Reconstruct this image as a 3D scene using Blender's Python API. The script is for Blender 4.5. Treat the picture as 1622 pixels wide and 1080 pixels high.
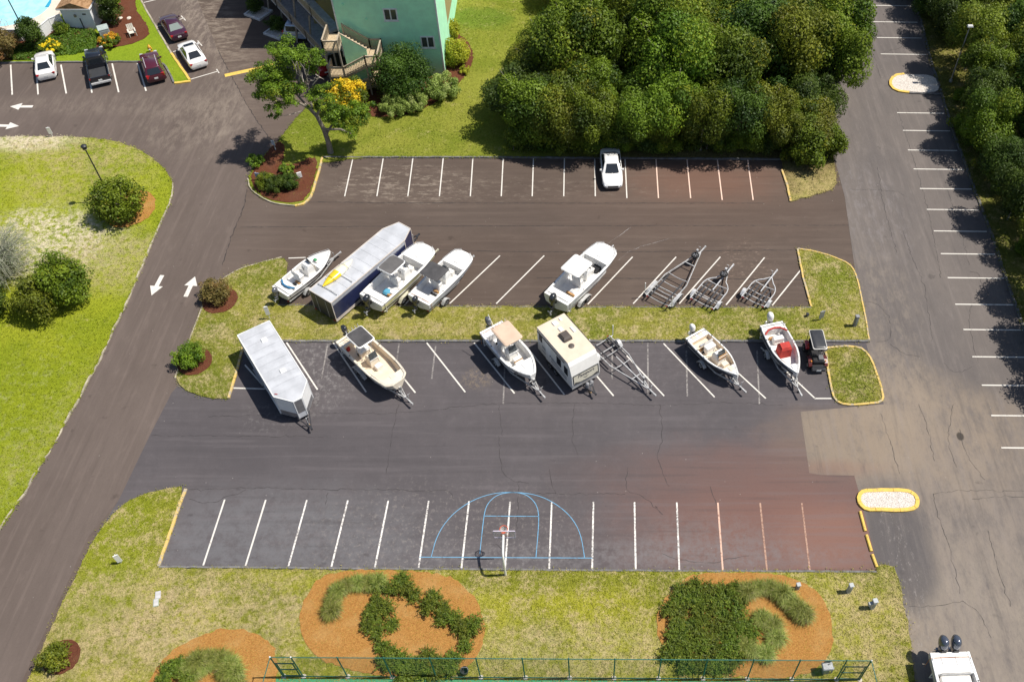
import bpy, bmesh, math, random
import numpy as np
from mathutils import Vector, Matrix, Euler
random.seed(7)
R = math.radians
for o in list(bpy.data.objects):
    bpy.data.objects.remove(o, do_unlink=True)
SC = bpy.context.scene
COL = SC.collection

# ------------------------------------------------------------------ camera, sky, sun, exposure
F, CX, CY, TH, CAMH = 1480.0, 930.0, 540.0, math.atan(1796 / 1480), 54.0
cam_d = bpy.data.cameras.new('camera')
cam = bpy.data.objects.new('camera', cam_d)
COL.objects.link(cam)
cam.location = (0, 0, CAMH)
cam.rotation_euler = (math.pi / 2 - TH, 0, 0)
cam_d.sensor_fit = 'HORIZONTAL'
cam_d.sensor_width = 36
cam_d.lens = 36 * F / 1622
cam_d.shift_x = (811 - CX) / 1622
cam_d.clip_end = 5000
SC.camera = cam

SUN_EL, SUN_AZ = 60.0, 3.0          # azimuth measured from +x towards +y
world = bpy.data.worlds.new('World')
SC.world = world
world.use_nodes = True
wn = world.node_tree
bg = wn.nodes['Background']
sky = wn.nodes.new('ShaderNodeTexSky')
sky.sky_type = 'NISHITA'
sky.sun_disc = False
sky.sun_elevation = R(SUN_EL)
sky.sun_rotation = R(90 - SUN_AZ)
wn.links.new(sky.outputs['Color'], bg.inputs['Color'])
bg.inputs['Strength'].default_value = 0.075
sun_d = bpy.data.lights.new('sun', 'SUN')
sun_d.energy = 4.6
sun_d.angle = R(0.53)
sun_d.color = (1.0, 0.945, 0.86)
sun = bpy.data.objects.new('sun', sun_d)
COL.objects.link(sun)
sd = Vector((math.cos(R(SUN_EL)) * math.cos(R(SUN_AZ)), math.cos(R(SUN_EL)) * math.sin(R(SUN_AZ)), math.sin(R(SUN_EL))))
sun.rotation_euler = sd.to_track_quat('Z', 'Y').to_euler()
sun.location = sd * 120
SC.view_settings.view_transform = 'Standard'
SC.view_settings.look = 'None'
SC.view_settings.exposure = 0.36
SC.view_settings.gamma = 1
SC.view_settings.use_curve_mapping = False

# ------------------------------------------------------------------ survey: photo point -> place on the ground
_c, _s = math.cos(TH), math.sin(TH)
def G(px, py, z=0.0):
    u, v = (px - CX) / F, -(py - CY) / F
    d = (u, _c + v * _s, -_s + v * _c)
    t = (z - CAMH) / d[2]
    return Vector((d[0] * t, d[1] * t, z))
def onY(px, py, Y):
    u, v = (px - CX) / F, -(py - CY) / F
    d = (u, _c + v * _s, -_s + v * _c)
    t = Y / d[1]
    return Vector((d[0] * t, Y, CAMH + d[2] * t))

# ------------------------------------------------------------------ mesh building
class MB:
    def __init__(s): s.v = []; s.f = []
    def add(s, vs, fs):
        n = len(s.v); s.v += [tuple(v) for v in vs]; s.f += [tuple(i + n for i in f) for f in fs]; return s
    def box(s, c, d, rz=0, ry=0, rx=0, taper=1.0):
        m = Matrix.Translation(c) @ Euler((rx, ry, rz)).to_matrix().to_4x4()
        x, y, z = d[0] / 2, d[1] / 2, d[2] / 2
        vs = [(-x, -y, -z), (x, -y, -z), (x, y, -z), (-x, y, -z), (-x * taper, -y * taper, z), (x * taper, -y * taper, z), (x * taper, y * taper, z), (-x * taper, y * taper, z)]
        return s.add([m @ Vector(v) for v in vs], [(3, 2, 1, 0), (4, 5, 6, 7), (0, 1, 5, 4), (1, 2, 6, 5), (2, 3, 7, 6), (3, 0, 4, 7)])
    def bbox(s, x0, x1, y0, y1, z0, z1, b=0.03):
        # box with chamfered vertical edges and top edge
        b = min(b, (x1 - x0) / 3, (y1 - y0) / 3, (z1 - z0) / 2)
        def ring(i, z):
            return [(x0 + i + b, y0 + i, z), (x1 - i - b, y0 + i, z), (x1 - i, y0 + i + b, z), (x1 - i, y1 - i - b, z), (x1 - i - b, y1 - i, z), (x0 + i + b, y1 - i, z), (x0 + i, y1 - i - b, z), (x0 + i, y0 + i + b, z)]
        return s.loft([ring(0, z0), ring(0, z1 - b), ring(b * .9, z1)], cap=True)
    def loft(s, rings, cap=True, closed=True):
        n = len(rings[0]); vs = [p for r in rings for p in r]; fs = []
        for i in range(len(rings) - 1):
            for j in range(n if closed else n - 1):
                a, b = i * n + j, i * n + (j + 1) % n
                fs.append((a, b, b + n, a + n))
        if cap:
            fs.append(tuple(range(n - 1, -1, -1))); k = (len(rings) - 1) * n; fs.append(tuple(range(k, k + n)))
        return s.add(vs, fs)
    def prism(s, poly, z0, z1):
        return s.loft([[(p[0], p[1], z0) for p in poly], [(p[0], p[1], z1) for p in poly]])
    def quad(s, a, b, c, d): return s.add([a, b, c, d], [(0, 1, 2, 3)])
    def tube(s, pts, r, n=6, cap=True):
        pts = [Vector(p) for p in pts]; rings = []
        rr = r if isinstance(r, (list, tuple)) else [r] * len(pts)
        up = None
        for i, p in enumerate(pts):
            t = (pts[min(i + 1, len(pts) - 1)] - pts[max(i - 1, 0)]).normalized()
            if up is None: up = Vector((0, 0, 1)) if abs(t.z) < .9 else Vector((1, 0, 0))
            a = t.cross(up).normalized(); b = a.cross(t).normalized(); up = b
            rings.append([p + (a * math.cos(2 * math.pi * k / n) + b * math.sin(2 * math.pi * k / n)) * rr[i] for k in range(n)])
        return s.loft(rings, cap)
    def bar(s, a, b, w, h):
        a, b = Vector(a), Vector(b); t = (b - a).normalized()
        up = Vector((0, 0, 1)) if abs(t.z) < .95 else Vector((1, 0, 0))
        x = t.cross(up).normalized() * w / 2; y = x.cross(t).normalized() * h / 2
        return s.loft([[p - x - y, p + x - y, p + x + y, p - x + y] for p in (a, b)])
    def lathe(s, prof, n=12, m=None):
        m = m or Matrix()
        rings = [[m @ Vector((r * math.cos(2 * math.pi * k / n), r * math.sin(2 * math.pi * k / n), z)) for k in range(n)] for r, z in prof]
        return s.loft(rings, True)
    def build(s, name, mat, parent=None, smooth=False, loc=None, rz=0, bevel=0, subsurf=0):
        me = bpy.data.meshes.new(name); me.from_pydata(s.v, [], s.f); me.update()
        if smooth:
            me.polygons.foreach_set('use_smooth', [True] * len(me.polygons))
            try: me.set_sharp_from_angle(angle=R(42))
            except Exception: pass
        me.materials.append(mat)
        o = bpy.data.objects.new(name, me); COL.objects.link(o)
        if parent is not None: o.parent = parent
        if loc is not None: o.location = loc
        o.rotation_euler[2] = rz
        if bevel:
            b = o.modifiers.new('bevel', 'BEVEL'); b.width = bevel; b.segments = 2; b.limit_method = 'ANGLE'
        if subsurf:
            u = o.modifiers.new('sub', 'SUBSURF'); u.levels = subsurf; u.render_levels = subsurf
        return o

def tag(o, label=None, cat=None, group=None, kind=None):
    if label: o['label'] = label
    if cat: o['category'] = cat
    if group: o['group'] = group
    if kind: o['kind'] = kind
    return o
def thing(name, label, cat, loc=(0, 0, 0), rz=0, group=None):
    o = bpy.data.objects.new(name, None); COL.objects.link(o)
    o.location = loc; o.rotation_euler[2] = rz; o.empty_display_size = .3
    return tag(o, label, cat, group)
def copy_tree(o, parent=None):
    c = o.copy(); COL.objects.link(c); c.parent = parent
    for ch in o.children: copy_tree(ch, c)
    return c
def share(name, src, parent, loc=(0, 0, 0), rz=0, scale=None):
    o = bpy.data.objects.new(name, src.data); COL.objects.link(o); o.parent = parent
    o.location = loc; o.rotation_euler[2] = rz
    if scale: o.scale = scale
    return o

def smooth(pts, it=2, closed=True):
    pts = [Vector((p[0], p[1])) for p in pts]
    for _ in range(it):
        q = []
        n = len(pts)
        for i in range(n if closed else n - 1):
            a, b = pts[i], pts[(i + 1) % n]
            q += [a * .75 + b * .25, a * .25 + b * .75]
        if not closed: q = [pts[0]] + q + [pts[-1]]
        pts = q
    out = []
    for p in pts:
        if not out or (p - out[-1]).length > 1e-4: out.append(p)
    return out
def densify(pts, step, closed=True):
    out = []
    n = len(pts)
    for i in range(n if closed else n - 1):
        a, b = Vector(pts[i]), Vector(pts[(i + 1) % n]); k = max(1, int((b - a).length / step))
        out += [a.lerp(b, j / k) for j in range(k)]
    if not closed: out.append(Vector(pts[-1]))
    return out
def px_poly(pp): return [G(*p).xy for p in pp]
def slab(name, poly, z0, z1, mat, parent=None, ragged=0.0, step=.35, kind='structure'):
    # a sheet of ground with a raised edge; triangulated so that any outline works
    pts = [Vector(p) for p in poly]
    if ragged:
        pts = densify(pts, step)
        pts = [p + Vector((random.gauss(0, ragged), random.gauss(0, ragged))) for p in pts]
    bm = bmesh.new()
    top = [bm.verts.new((p.x, p.y, z1)) for p in pts]
    bot = [bm.verts.new((p.x, p.y, z0)) for p in pts]
    n = len(pts)
    f = bm.faces.new(top)
    if f.normal.z == 0: f.normal_update()
    f.normal_update()
    if f.normal.z < 0: f.normal_flip()
    for i in range(n):
        j = (i + 1) % n
        bm.faces.new((top[i], bot[i], bot[j], top[j]))
    bmesh.ops.triangulate(bm, faces=[f])
    bmesh.ops.recalc_face_normals(bm, faces=bm.faces)
    me = bpy.data.meshes.new(name); bm.to_mesh(me); bm.free()
    me.materials.append(mat)
    o = bpy.data.objects.new(name, me); COL.objects.link(o)
    if parent is not None: o.parent = parent
    elif kind: o['kind'] = kind
    return o
def ribbon(pts, w, z, closed=False, wj=0.0):
    pts = [Vector((p[0], p[1])) for p in pts]; n = len(pts); L = []; Rr = []
    for i in range(n):
        a = pts[i - 1] if (i > 0 or closed) else pts[i]; b = pts[(i + 1) % n] if (i < n - 1 or closed) else pts[i]
        t = (b - a).normalized(); nn = Vector((-t.y, t.x)); ww = w / 2 * (1 + random.uniform(-wj, wj))
        L.append(pts[i] + nn * ww); Rr.append(pts[i] - nn * ww)
    return L, Rr
def flat_ribbon(mb, pts, w, z, closed=False, wj=0.0):
    L, Rr = ribbon(pts, w, z, closed, wj); n = len(L)
    vs = [(p.x, p.y, z) for p in L] + [(p.x, p.y, z) for p in Rr]
    mb.add(vs, [(i, i + n, (i + 1) % n + n, (i + 1) % n) for i in range(n if closed else n - 1)])
    return mb
def kerb(name, pts, w, z0, z1, mat, parent, closed=False, rough=.012):
    if closed: pts = list(pts) + [pts[0]]; closed = False
    pts = densify(pts, .42, closed)
    pts = [p + Vector((random.gauss(0, rough), random.gauss(0, rough))) for p in pts]
    L, Rr = ribbon(pts, w, 0, closed); n = len(L); rings = []
    for a, b in zip(L, Rr):
        h = z1 + random.gauss(0, rough * .6); m = a.lerp(b, .07); k = a.lerp(b, .93)
        rings.append([(a.x, a.y, z0), (a.x, a.y, h - .012), (m.x, m.y, h), (k.x, k.y, h), (b.x, b.y, h - .012), (b.x, b.y, z0)])
    k = 4; o = None; shp = parent
    if len(rings) <= 2: return MB().loft(rings).build('kerb_stone', mat, parent)
    for i in range(0, len(rings) - 1, k):
        seg = [[list(q) for q in r] for r in rings[i:min(i + k + 1, len(rings))]]
        if len(rings) - 1 - (i + k) == 0 or i + k < len(rings): pass
        dz = random.gauss(0, .006)
        for e, f in ((0, 1), (-1, -2)):
            a, b = Vector(seg[e][2]), Vector(seg[f][2]); d = (b - a).normalized() * .012
            for q in seg[e]: q[0] += d.x; q[1] += d.y
        for r in seg:
            for j in (1, 2, 3, 4): r[j][2] += dz
        o = MB().loft(seg).build('kerb_stone', mat, parent)
    return o

# ------------------------------------------------------------------ materials
MATS = {}
class NT:
    def __init__(s, name):
        s.m = bpy.data.materials.new(name); s.m.use_nodes = True; s.t = s.m.node_tree; s.b = s.t.nodes['Principled BSDF']
        s.geo = s.t.nodes.new('ShaderNodeNewGeometry')
        s.pos = s.geo.outputs['Position']; MATS[name] = s.m
    def n(s, k, **a):
        o = s.t.nodes.new(k)
        for x, y in a.items(): setattr(o, x, y)
        return o
    def l(s, a, b): s.t.links.new(a, b)
    def val(s, sock, v):
        if hasattr(v, 'is_linked') or hasattr(v, 'links'): s.l(v, sock)
        else: sock.default_value = v
    def math(s, op, a, b=0.0, clamp=False):
        o = s.n('ShaderNodeMath', operation=op, use_clamp=clamp); s.val(o.inputs[0], a); s.val(o.inputs[1], b); return o.outputs[0]
    def scalepos(s, sc, src=None):
        o = s.n('ShaderNodeVectorMath', operation='MULTIPLY'); s.l(src or s.pos, o.inputs[0]); o.inputs[1].default_value = sc; return o.outputs[0]
    def noise(s, scale, detail=4, rough=.55, vec=None, dist=0):
        o = s.n('ShaderNodeTexNoise'); s.l(vec or s.pos, o.inputs['Vector'])
        o.inputs['Scale'].default_value = scale; o.inputs['Detail'].default_value = detail; o.inputs['Roughness'].default_value = rough; o.inputs['Distortion'].default_value = dist
        return o.outputs['Fac']
    def voro(s, scale, vec=None):
        o = s.n('ShaderNodeTexVoronoi'); s.l(vec or s.pos, o.inputs['Vector']); o.inputs['Scale'].default_value = scale; return o
    def ramp(s, f, a, b, c0=(0, 0, 0), c1=(1, 1, 1)):
        o = s.n('ShaderNodeMapRange', clamp=True, interpolation_type='SMOOTHSTEP'); s.val(o.inputs[0], f); o.inputs[1].default_value = a; o.inputs[2].default_value = b; return o.outputs[0]
    def mix(s, f, a, b, mode='MIX'):
        o = s.n('ShaderNodeMix', data_type='RGBA', blend_type=mode); s.val(o.inputs[0], f)
        for i, c in ((6, a), (7, b)):
            if isinstance(c, tuple): o.inputs[i].default_value = (*c, 1) if len(c) == 3 else c
            else: s.l(c, o.inputs[i])
        return o.outputs[2]
    def spot(s, x, y, rx, ry, soft=.5, wob=.5, wscale=.35, rot=0):
        # soft-edged patch with a ragged outline at a place on the ground
        q = s.n('ShaderNodeVectorMath', operation='SUBTRACT'); s.l(s.pos, q.inputs[0]); q.inputs[1].default_value = (x, y, 0)
        src = q.outputs[0]
        if rot:
            r = s.n('ShaderNodeVectorRotate', rotation_type='Z_AXIS'); s.l(src, r.inputs['Vector']); r.inputs['Angle'].default_value = -rot; src = r.outputs[0]
        src = s.scalepos((1 / rx, 1 / ry, 0), src)
        ln = s.n('ShaderNodeVectorMath', operation='LENGTH'); s.l(src, ln.inputs[0])
        d = s.math('ADD', ln.outputs['Value'], s.math('MULTIPLY', s.math('SUBTRACT', s.noise(wscale, 5, .65), .5), wob * 2))
        return s.math('SUBTRACT', 1.0, s.ramp(d, 1 - soft, 1 + soft))
    def bump(s, h, strength, dist=.02):
        o = s.n('ShaderNodeBump'); s.l(h, o.inputs['Height']); o.inputs['Strength'].default_value = strength; o.inputs['Distance'].default_value = dist
        s.l(o.outputs[0], s.b.inputs['Normal']); return o
    def col(s, c): s.val(s.b.inputs['Base Color'], (*c, 1) if isinstance(c, tuple) else c)
    def rough(s, v): s.val(s.b.inputs['Roughness'], v)

def lin(*c):
    return tuple((x / 255 / 12.92 if x <= 10 else ((x / 255 + .055) / 1.055) ** 2.4) for x in c)
def plain(name, c, rough=.5, metal=0, var=.12, vscale=3.0, dirt=None, coat=0, spec=.5, alpha=None):
    if name in MATS: return MATS[name]
    s = NT(name)
    src = s.n('ShaderNodeTexCoord').outputs['Object']
    n1 = s.noise(vscale, 5, .6, src)
    col = s.mix(s.ramp(n1, .3, .7), tuple(x * (1 - var) for x in c), tuple(min(1, x * (1 + var)) for x in c))
    if dirt:
        n2 = s.noise(vscale * .7, 8, .7, src, 1.0)
        col = s.mix(s.math('MULTIPLY', s.ramp(n2, .5, .75), dirt[1]), col, dirt[0])
    s.col(col); s.rough(s.math('ADD', rough - .06, s.math('MULTIPLY', n1, .12)))
    s.b.inputs['Metallic'].default_value = metal
    if coat: s.b.inputs['Coat Weight'].default_value = coat; s.b.inputs['Coat Roughness'].default_value = .06
    s.b.inputs['Specular IOR Level'].default_value = spec
    return s.m
def glass(name, c=(.02, .025, .03)):
    if name in MATS: return MATS[name]
    s = NT(name); s.col(c); s.rough(.06); s.b.inputs['Specular IOR Level'].default_value = .8
    return s.m

def asphalt(name, base, alt, streak=(1, 1, 1), spots=(), light=.25, speck=.5, rot=0):
    s = NT(name)
    wpos = s.pos
    if rot:
        r_ = s.n('ShaderNodeVectorRotate', rotation_type='Z_AXIS'); s.l(s.pos, r_.inputs['Vector']); r_.inputs['Angle'].default_value = -rot; wpos = r_.outputs[0]
    big = s.noise(.16, 8, .7, s.scalepos(streak, wpos), .1)
    mid = s.noise(1.3, 6, .65, s.scalepos(streak, wpos))
    fine = s.noise(30, 3, .7)
    grit = s.noise(7, 6, .75)
    col = s.mix(s.ramp(big, .3, .7), base, alt)
    col = s.mix(s.math('MULTIPLY', s.ramp(mid, .5, .78), light), col, tuple(min(1, x * 1.75) for x in alt))
    col = s.mix(s.math('MULTIPLY', s.ramp(mid, .48, .25), .30), col, tuple(x * .72 for x in base))
    for sp in spots:
        m = s.spot(*sp['at'], soft=sp.get('soft', .45), wob=sp.get('wob', .5), wscale=sp.get('ws', .35), rot=sp.get('rot', 0))
        if sp.get('grain'):
            m = s.math('MULTIPLY', m, s.ramp(s.noise(sp['grain'] * 1.5, 9, .8, s.scalepos(streak, wpos), .15), sp.get('g0', .42), sp.get('g1', .62)))
        col = s.mix(s.math('MULTIPLY', m, sp['amt']), col, sp['c'])
    oil = s.ramp(s.noise(.75, 3, .5), .68, .76); col = s.mix(s.math('MULTIPLY', oil, .45), col, tuple(x * .45 for x in base))
    trk = s.noise(1.0, 4, .6, s.scalepos((.10 if streak[0] < streak[1] or streak == (1, 1, 1) else 2.2, 2.2 if streak[0] < streak[1] or streak == (1, 1, 1) else .10, 1), wpos))
    col = s.mix(s.math('MULTIPLY', s.ramp(trk, .52, .68), .22), col, tuple(min(1, x * 1.6) for x in alt)); col = s.mix(s.math('MULTIPLY', s.ramp(trk, .46, .32), .25), col, tuple(x * .66 for x in base))
    vo = s.voro(1.6); chip = s.math('MULTIPLY', s.math('SUBTRACT', 1.0, s.ramp(vo.outputs['Distance'], .03, .06)), s.ramp(s.noise(.5, 3), .5, .6)); col = s.mix(s.math('MULTIPLY', chip, .7), col, (.36, .33, .30))
    col = s.mix(s.math('MULTIPLY', s.ramp(grit, .56, .74), .28), col, tuple(min(1, x * 1.7) for x in base))
    col = s.mix(s.math('MULTIPLY', s.ramp(grit, .46, .28), .35), col, tuple(x * .6 for x in base))
    col = s.mix(s.math('MULTIPLY', s.ramp(fine, .35, .75), speck * .35), col, tuple(min(1, x * 1.9) for x in base))
    s.col(col); s.rough(.86); s.b.inputs['Specular IOR Level'].default_value = .25
    s.bump(fine, .25, .01)
    return s.m

def grassy(name, lush, mid_, dry, dryness=.5, spots=(), scale=1.0):
    s = NT(name)
    big = s.noise(.13 * scale, 6, .7, None, .6)
    patch = s.noise(.7 * scale, 8, .78, None, .3)
    fine = s.noise(4.5, 8, .82)
    blade = s.noise(17, 5, .8)
    col = s.mix(s.ramp(s.math('ADD', s.math('MULTIPLY', big, .7), s.math('MULTIPLY', fine, .3)), .38, .60), lush, mid_)
    for sp in spots:
        m = s.spot(*sp['at'], soft=sp.get('soft', .5), wob=sp.get('wob', .6), wscale=sp.get('ws', .6), rot=sp.get('rot', 0))
        if sp.get('grain'): m = s.math('MULTIPLY', m, s.ramp(s.noise(sp['grain'] * 1.6, 9, .82), sp.get('g0', .4), sp.get('g1', .6)))
        col = s.mix(s.math('MULTIPLY', m, sp['amt']), col, sp['c'])
    f = s.math('ADD', s.math('MULTIPLY', patch, .45), s.math('ADD', s.math('MULTIPLY', fine, .35), s.math('MULTIPLY', blade, .2)))
    d = s.ramp(f, .60 - dryness * .20, .68 - dryness * .16)
    col = s.mix(s.math('MULTIPLY', d, .8), col, dry)
    col = s.mix(s.math('MULTIPLY', s.ramp(s.noise(2.6, 8, .8), .54, .66), .55), col, tuple(x * .5 for x in lush))
    k = s.math('ADD', .28, s.math('MULTIPLY', s.math('ADD', s.math('MULTIPLY', blade, .6), s.math('MULTIPLY', fine, .4)), 1.7))
    h = s.n('ShaderNodeHueSaturation'); s.l(col, h.inputs['Color']); s.l(k, h.inputs['Value'])
    s.col(h.outputs[0]); s.rough(.95); s.b.inputs['Specular IOR Level'].default_value = .1
    s.bump(s.math('ADD', blade, s.math('MULTIPLY', fine, 1.5)), 1.0, .08)
    return s.m

def leafy(name, dark, light, warm=None, trans=.3, warmth=.25):
    s = NT(name)
    at = s.n('ShaderNodeAttribute', attribute_name='tint')
    sep = s.n('ShaderNodeSeparateColor'); s.l(at.outputs['Color'], sep.inputs[0])
    oi = s.n('ShaderNodeObjectInfo')
    col = s.mix(sep.outputs[0], dark, light)
    if warm: col = s.mix(s.math('MULTIPLY', s.ramp(sep.outputs[1], 1 - warmth, 1.0), .75), col, warm)
    h = s.n('ShaderNodeHueSaturation'); s.l(col, h.inputs['Color'])
    s.l(s.math('ADD', .485, s.math('MULTIPLY', oi.outputs['Random'], .03)), h.inputs['Hue'])
    s.l(s.math('ADD', .85, s.math('MULTIPLY', oi.outputs['Random'], .35)), h.inputs['Value'])
    s.col(h.outputs[0]); s.rough(.55); s.b.inputs['Specular IOR Level'].default_value = .3
    tr = s.n('ShaderNodeBsdfTranslucent'); s.l(h.outputs[0], tr.inputs['Color'])
    mx = s.n('ShaderNodeMixShader'); mx.inputs[0].default_value = trans
    out = s.t.nodes['Material Output']
    s.l(s.b.outputs[0], mx.inputs[1]); s.l(tr.outputs[0], mx.inputs[2]); s.l(mx.outputs[0], out.inputs['Surface'])
    return s.m

def sp(px, py, rx, ry, amt, c, **k):
    g = G(px, py); d = dict(at=(g.x, g.y, rx, ry), amt=amt, c=c); d.update(k); return d

TAN = (.215, .165, .115); RUST = (.20, .082, .055); PALE = (.24, .225, .22); DUST = (.30, .25, .20)
M_ROAD = asphalt('asphalt_brown', (.078, .057, .046), (.100, .075, .061), (.35, 1, 1), [
    sp(640, 290, 6, 2.6, .55, DUST, grain=1.4, g0=.5, g1=.6), sp(1120, 285, 6, 2.4, .5, (.185, .090, .060), soft=.7, wob=.5),
    sp(1090, 330, 9, 3.2, .25, (.15, .09, .065), soft=.8), sp(330, 30, 2.5, 9, .6, DUST, grain=.9, g0=.44, g1=.6, rot=.5),
    sp(360, 150, 3, 8, .3, DUST, grain=.9), sp(250, 170, 16, 1.6, .2, DUST, grain=.8, g0=.42), sp(220, 160, 14, 8, .16, (.19, .145, .12), soft=.7),
    sp(760, 300, 14, 1.5, .25, DUST, grain=1.5, g0=.5, g1=.62), sp(1180, 420, 2.5, 2.5, .45, (.30, .22, .17), grain=3.2, g0=.52, g1=.62),
    sp(870, 345, 22, 1.6, .28, (.06, .046, .04), soft=.5), sp(235, 520, 3.6, 18, .55, (.125, .098, .084), soft=.7, rot=-.42), sp(120, 800, 5, 14, .5, (.125, .098, .084), soft=.6, rot=-.42), sp(200, 170, 22, 7, .4, (.125, .098, .084), soft=.6)])
_d = G(222, 430) - G(110, 660)
M_DRIVE = asphalt('asphalt_drive', (.098, .076, .065), (.122, .096, .083), (.4, 1, 1), [
    sp(330, 30, 2.5, 9, .6, DUST, grain=.9, g0=.44, g1=.6, rot=.5), sp(360, 150, 3, 8, .35, DUST, grain=.9), sp(250, 165, 16, 1.6, .22, DUST, grain=.8, g0=.42), sp(300, 200, 5, 4, .3, DUST, grain=.7, g0=.44),
    sp(60, 130, 16, 2.5, .35, (.075, .06, .052), soft=.6)], rot=math.atan2(_d.y, _d.x))
M_LOT = asphalt('asphalt_lower', (.076, .068, .071), (.094, .083, .086), (1, 1, 1), [
    sp(1235, 835, 8.6, 5.0, .85, (.172, .086, .066), soft=.7, wob=.5), sp(1330, 700, 4.5, 2.6, .6, (.19, .135, .10), soft=.6, wob=.5), sp(1320, 855, 3.2, 2.4, .55, (.22, .115, .085), soft=.6),
    sp(1180, 745, 9, 2.0, .5, (.125, .078, .068), soft=.7), sp(1040, 770, 5, 2, .2, (.12, .075, .066), soft=.8), sp(440, 855, 9, 3.6, .6, (.150, .150, .158), soft=.6, grain=.7, g0=.30, g1=.6),
    sp(700, 850, 9, 4, .55, (.23, .205, .185), grain=2.2, g0=.52, g1=.62), sp(1120, 870, 5, 2.2, .45, (.17, .16, .16), soft=.6, grain=1.2, g0=.35),
    sp(510, 590, 2.6, 3.8, .6, PALE, grain=1.4, g0=.48, g1=.62), sp(755, 600, 1.0, .9, .6, TAN, grain=2.5, g0=.45, g1=.6),
    sp(600, 720, 14, 3.2, .22, (.058, .052, .056), soft=.6), sp(400, 690, 9, 3, .3, (.055, .05, .055), soft=.6),
    sp(980, 880, 14, 1.0, .5, (.18, .17, .172), soft=.6, grain=1.1, g0=.4), sp(430, 660, 2.0, 1.4, .3, PALE, grain=2, g0=.5),
    sp(1000, 590, 14, 2.4, .25, (.16, .145, .145), grain=1.6, g0=.5, g1=.62)], light=.22)
M_EAST = asphalt('asphalt_east', (.108, .095, .090), (.142, .122, .110), (1, .35, 1), [
    sp(1480, 690, 6.0, 4.8, .7, (.26, .205, .15), soft=.4, wob=.5, grain=.7, g0=.3, g1=.6), sp(1350, 695, 4.6, 3.2, .75, (.25, .195, .14), soft=.4, wob=.4, grain=.7, g0=.22, g1=.55), sp(1425, 625, 2.6, 4.2, .6, (.26, .21, .16), soft=.5, grain=1.1, g0=.36, g1=.6),
    sp(1310, 742, 3.0, .6, .45, (.20, .11, .08), soft=.8), sp(1540, 860, 6, 8, .7, (.23, .19, .155), soft=.6, grain=.8, g0=.34), sp(1560, 1020, 8, 6, .65, (.26, .22, .175), soft=.6, grain=.9, g0=.3),
    sp(1425, 865, 2.1, 4.2, .75, (.066, .062, .066), soft=.3, wob=.2), sp(1430, 900, 1.0, 5, .55, (.34, .31, .29), grain=3.2, g0=.54, g1=.64), sp(1400, 470, 2.6, 6, .4, (.24, .20, .16), soft=.6, grain=1.1, g0=.45),
    sp(1380, 330, 3, 6, .35, (.22, .20, .20), grain=1.2, g0=.48), sp(1455, 1000, 1.4, 2.0, .5, (.26, .21, .16), soft=.5, grain=1), sp(1521, 691, .25, .32, .9, (.03, .025, .02), soft=.25, wob=.3, ws=2)], light=.3)
M_PAVE = [M_ROAD, M_LOT, M_EAST]
LUSH = (.190, .240, .014); GMID = (.325, .315, .040); DRY = (.44, .35, .18); SAND = (.68, .59, .44)
M_LAWN_W = grassy('lawn_west', LUSH, (.285, .315, .022), DRY, .24, [
    sp(60, 385, 6, 4.0, .9, SAND, grain=1.3, g0=.42, g1=.58), sp(185, 415, 5, 3.2, .55, (.44, .34, .22), grain=1.2, g0=.38, g1=.58), sp(50, 222, 4, 1.6, .9, SAND, grain=1.0, g0=.34, g1=.55),
    sp(140, 240, 9, 2.0, .6, DRY, grain=.9), sp(120, 285, 6, 3, .5, DRY, grain=.9), sp(190, 570, 1.6, 14, .55, (.44, .35, .19), grain=1.1, rot=-.42, g0=.45), sp(20, 690, 3, 9, .35, SAND, grain=.9, g0=.5, g1=.65), sp(90, 620, 5, 7, .5, (.22, .26, .012), soft=.8)])
M_LAWN_S = grassy('lawn_south', (.175, .195, .018), GMID, (.48, .38, .20), .62, [
    sp(330, 970, 9, 2.6, .6, (.46, .36, .22), grain=1.0, g0=.42, g1=.6), sp(200, 1000, 4, 4, .65, (.50, .39, .22), grain=1.0, g0=.4, g1=.6), sp(180, 870, 3, 4.5, .75, (.21, .245, .014), soft=.6),
    sp(900, 950, 4, 1.5, .6, (.36, .35, .03), soft=.7), sp(900, 1030, 7, 1.5, .55, (.48, .40, .22), grain=1.0), sp(1390, 1000, 3, 4, .6, (.48, .38, .20), grain=1.0), sp(860, 920, 6, .8, .5, (.12, .145, .016), soft=.6)])
M_LAWN_N = grassy('lawn_north', (.150, .185, .018), (.230, .240, .036), (.40, .34, .15), .35, [
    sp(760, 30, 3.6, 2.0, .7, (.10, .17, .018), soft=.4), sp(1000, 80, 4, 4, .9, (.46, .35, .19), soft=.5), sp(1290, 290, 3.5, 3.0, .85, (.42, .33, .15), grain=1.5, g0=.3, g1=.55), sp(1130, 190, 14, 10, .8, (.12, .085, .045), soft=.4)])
M_LAWN_I = grassy('lawn_island', (.150, .175, .020), (.265, .250, .045), (.46, .37, .20), .60, [sp(1320, 440, 1.5, 3, .7, (.15, .185, .018), soft=.6), sp(1355, 600, 1.2, 1.8, .65, (.14, .18, .018), soft=.5), sp(640, 525, 6, .6, .4, (.46, .34, .20), grain=1.2)])
M_LAWN_E = grassy('lawn_east', (.115, .130, .022), (.18, .165, .04), (.36, .28, .14), .55)
M_LAWN_P = grassy('lawn_pool', (.165, .245, .014), (.21, .285, .018), (.30, .30, .06), .05)
def mulchy(name, a, b, d):
    s = NT(name); f = s.noise(9, 7, .75, s.scalepos((1, 1.4, 1)), 1.2); g = s.noise(.7, 4, .6)
    col = s.mix(s.ramp(f, .32, .68), a, b); col = s.mix(s.math('MULTIPLY', s.ramp(g, .45, .7), .45), col, d)
    s.col(col); s.rough(.95); s.b.inputs['Specular IOR Level'].default_value = .1
    s.bump(f, 1.0, .05); return s.m
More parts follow.
